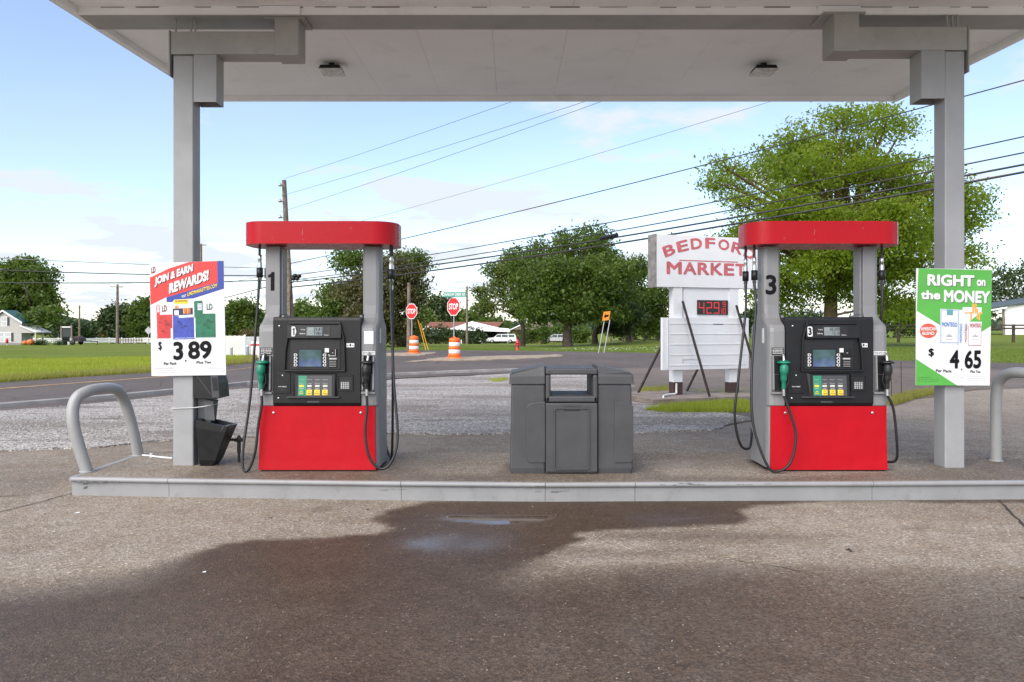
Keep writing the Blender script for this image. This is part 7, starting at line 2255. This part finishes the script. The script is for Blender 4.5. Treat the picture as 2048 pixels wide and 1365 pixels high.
# barn
d = 150
x0 = (2090 - CX) * d / F
T = thing('barn', (x0, d, zg(x0, d) + 0.0), 'white metal barn with a dark open bay behind the paddock fence', 'barn')
M_barn = mat('white_metal_siding', (0.70, 0.70, 0.71), 0.45, vary=0.05)
u = lambda px: (px - CX) * d / F - x0
hz_ = lambda py: EYE - (py - HY) * d / F - T.location.z
ul, um, ur = u(1950), u(2011), u(2260)
zl, zm = hz_(624), hz_(613.5)
sl_ = (hz_(611) - hz_(621)) / (u(2048) - u(1982))
rz_ = zl + sl_ * (u(2180) - ul)
ht = lambda q_: zl + sl_ * (q_ - ul) if q_ < u(2180) else rz_ - sl_ * (q_ - u(2180))
obj('wall', MB().prism([(um, 0), (ur, 0), (ur, ht(ur)), (u(2180), rz_), (um, ht(um))], 0, 0.15, 'y'), M_barn, T)
rb = MB()
q_ = um + 0.4
while q_ < ur:
    rb.box(q_, q_ + 0.05, -0.03, -0.002, 0.0, ht(q_) - 0.05); q_ += 0.9
obj('siding_ribs', rb, M_barn, T)
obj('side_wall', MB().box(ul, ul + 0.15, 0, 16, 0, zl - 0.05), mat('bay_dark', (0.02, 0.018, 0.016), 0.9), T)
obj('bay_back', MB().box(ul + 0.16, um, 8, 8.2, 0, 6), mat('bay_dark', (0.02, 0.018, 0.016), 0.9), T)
obj('bay_post', MB().box(um - 0.35, um - 0.02, 0.2, 0.5, 0, ht(um) - 0.3), M_wood, T)
obj('stall_boards', MB().box(ul + 0.5, ul + 2.4, 3, 3.1, 0, 2.4).box(ul + 2.9, ul + 3.6, 3, 3.1, 0, 2.0), mat('stall_brown', (0.07, 0.035, 0.025), 0.8), T)
obj('roof', MB().add([(ul - 0.4, -0.5, ht(ul) + 0.02), (u(2180), -0.5, rz_ + 0.06), (u(2180), 16, rz_ + 0.06), (ul - 0.4, 16, ht(ul) + 0.02), (ul - 0.4, -0.5, ht(ul) + 0.30), (u(2180), -0.5, rz_ + 0.34), (u(2180), 16, rz_ + 0.34), (ul - 0.4, 16, ht(ul) + 0.30)], [(0, 3, 2, 1), (4, 5, 6, 7), (0, 1, 5, 4), (1, 2, 6, 5), (2, 3, 7, 6), (3, 0, 4, 7)]), mat('barn_roof_dark', (0.06, 0.075, 0.07), 0.5), T)
obj('roof', MB().add([(ur + 0.4, -0.5, ht(ur) + 0.02), (u(2180), -0.5, rz_ + 0.06), (u(2180), 16, rz_ + 0.06), (ur + 0.4, 16, ht(ur) + 0.02), (ur + 0.4, -0.5, ht(ur) + 0.30), (u(2180), -0.5, rz_ + 0.34), (u(2180), 16, rz_ + 0.34), (ur + 0.4, 16, ht(ur) + 0.30)], [(0, 1, 2, 3), (4, 7, 6, 5), (0, 4, 5, 1), (2, 6, 7, 3), (3, 7, 4, 0)]), mat('barn_roof_dark', (0.06, 0.075, 0.07), 0.5), T)
obj('eave_trim', MB().add([(ul - 0.4, -0.56, ht(ul) - 0.25), (um, -0.56, ht(um) - 0.25), (um, -0.56, ht(um) + 0.02), (ul - 0.4, -0.56, ht(ul) + 0.02), (ul - 0.4, -0.505, ht(ul) - 0.25), (um, -0.505, ht(um) - 0.25), (um, -0.505, ht(um) + 0.02), (ul - 0.4, -0.505, ht(ul) + 0.02)], [(0, 1, 2, 3), (4, 7, 6, 5), (0, 4, 5, 1), (2, 6, 7, 3)]), M_whitetrim, T)
g = N('warm_bulb'); g.base((0.8, 0.6, 0.4)); g.put(g.b.inputs['Emission Color'], (1.0, 0.78, 0.55)); g.b.inputs['Emission Strength'].default_value = 1.4
m = MB()
for px, py in ((1982, 628), (1987.5, 627), (1993, 625)):
    m.lathe([(0.02, -0.12), (0.14, -0.04), (0.14, 0.04), (0.02, 0.12)], (u(px), 2.0, hz_(py)), 8)
obj('bay_lights', m, g.m, T)
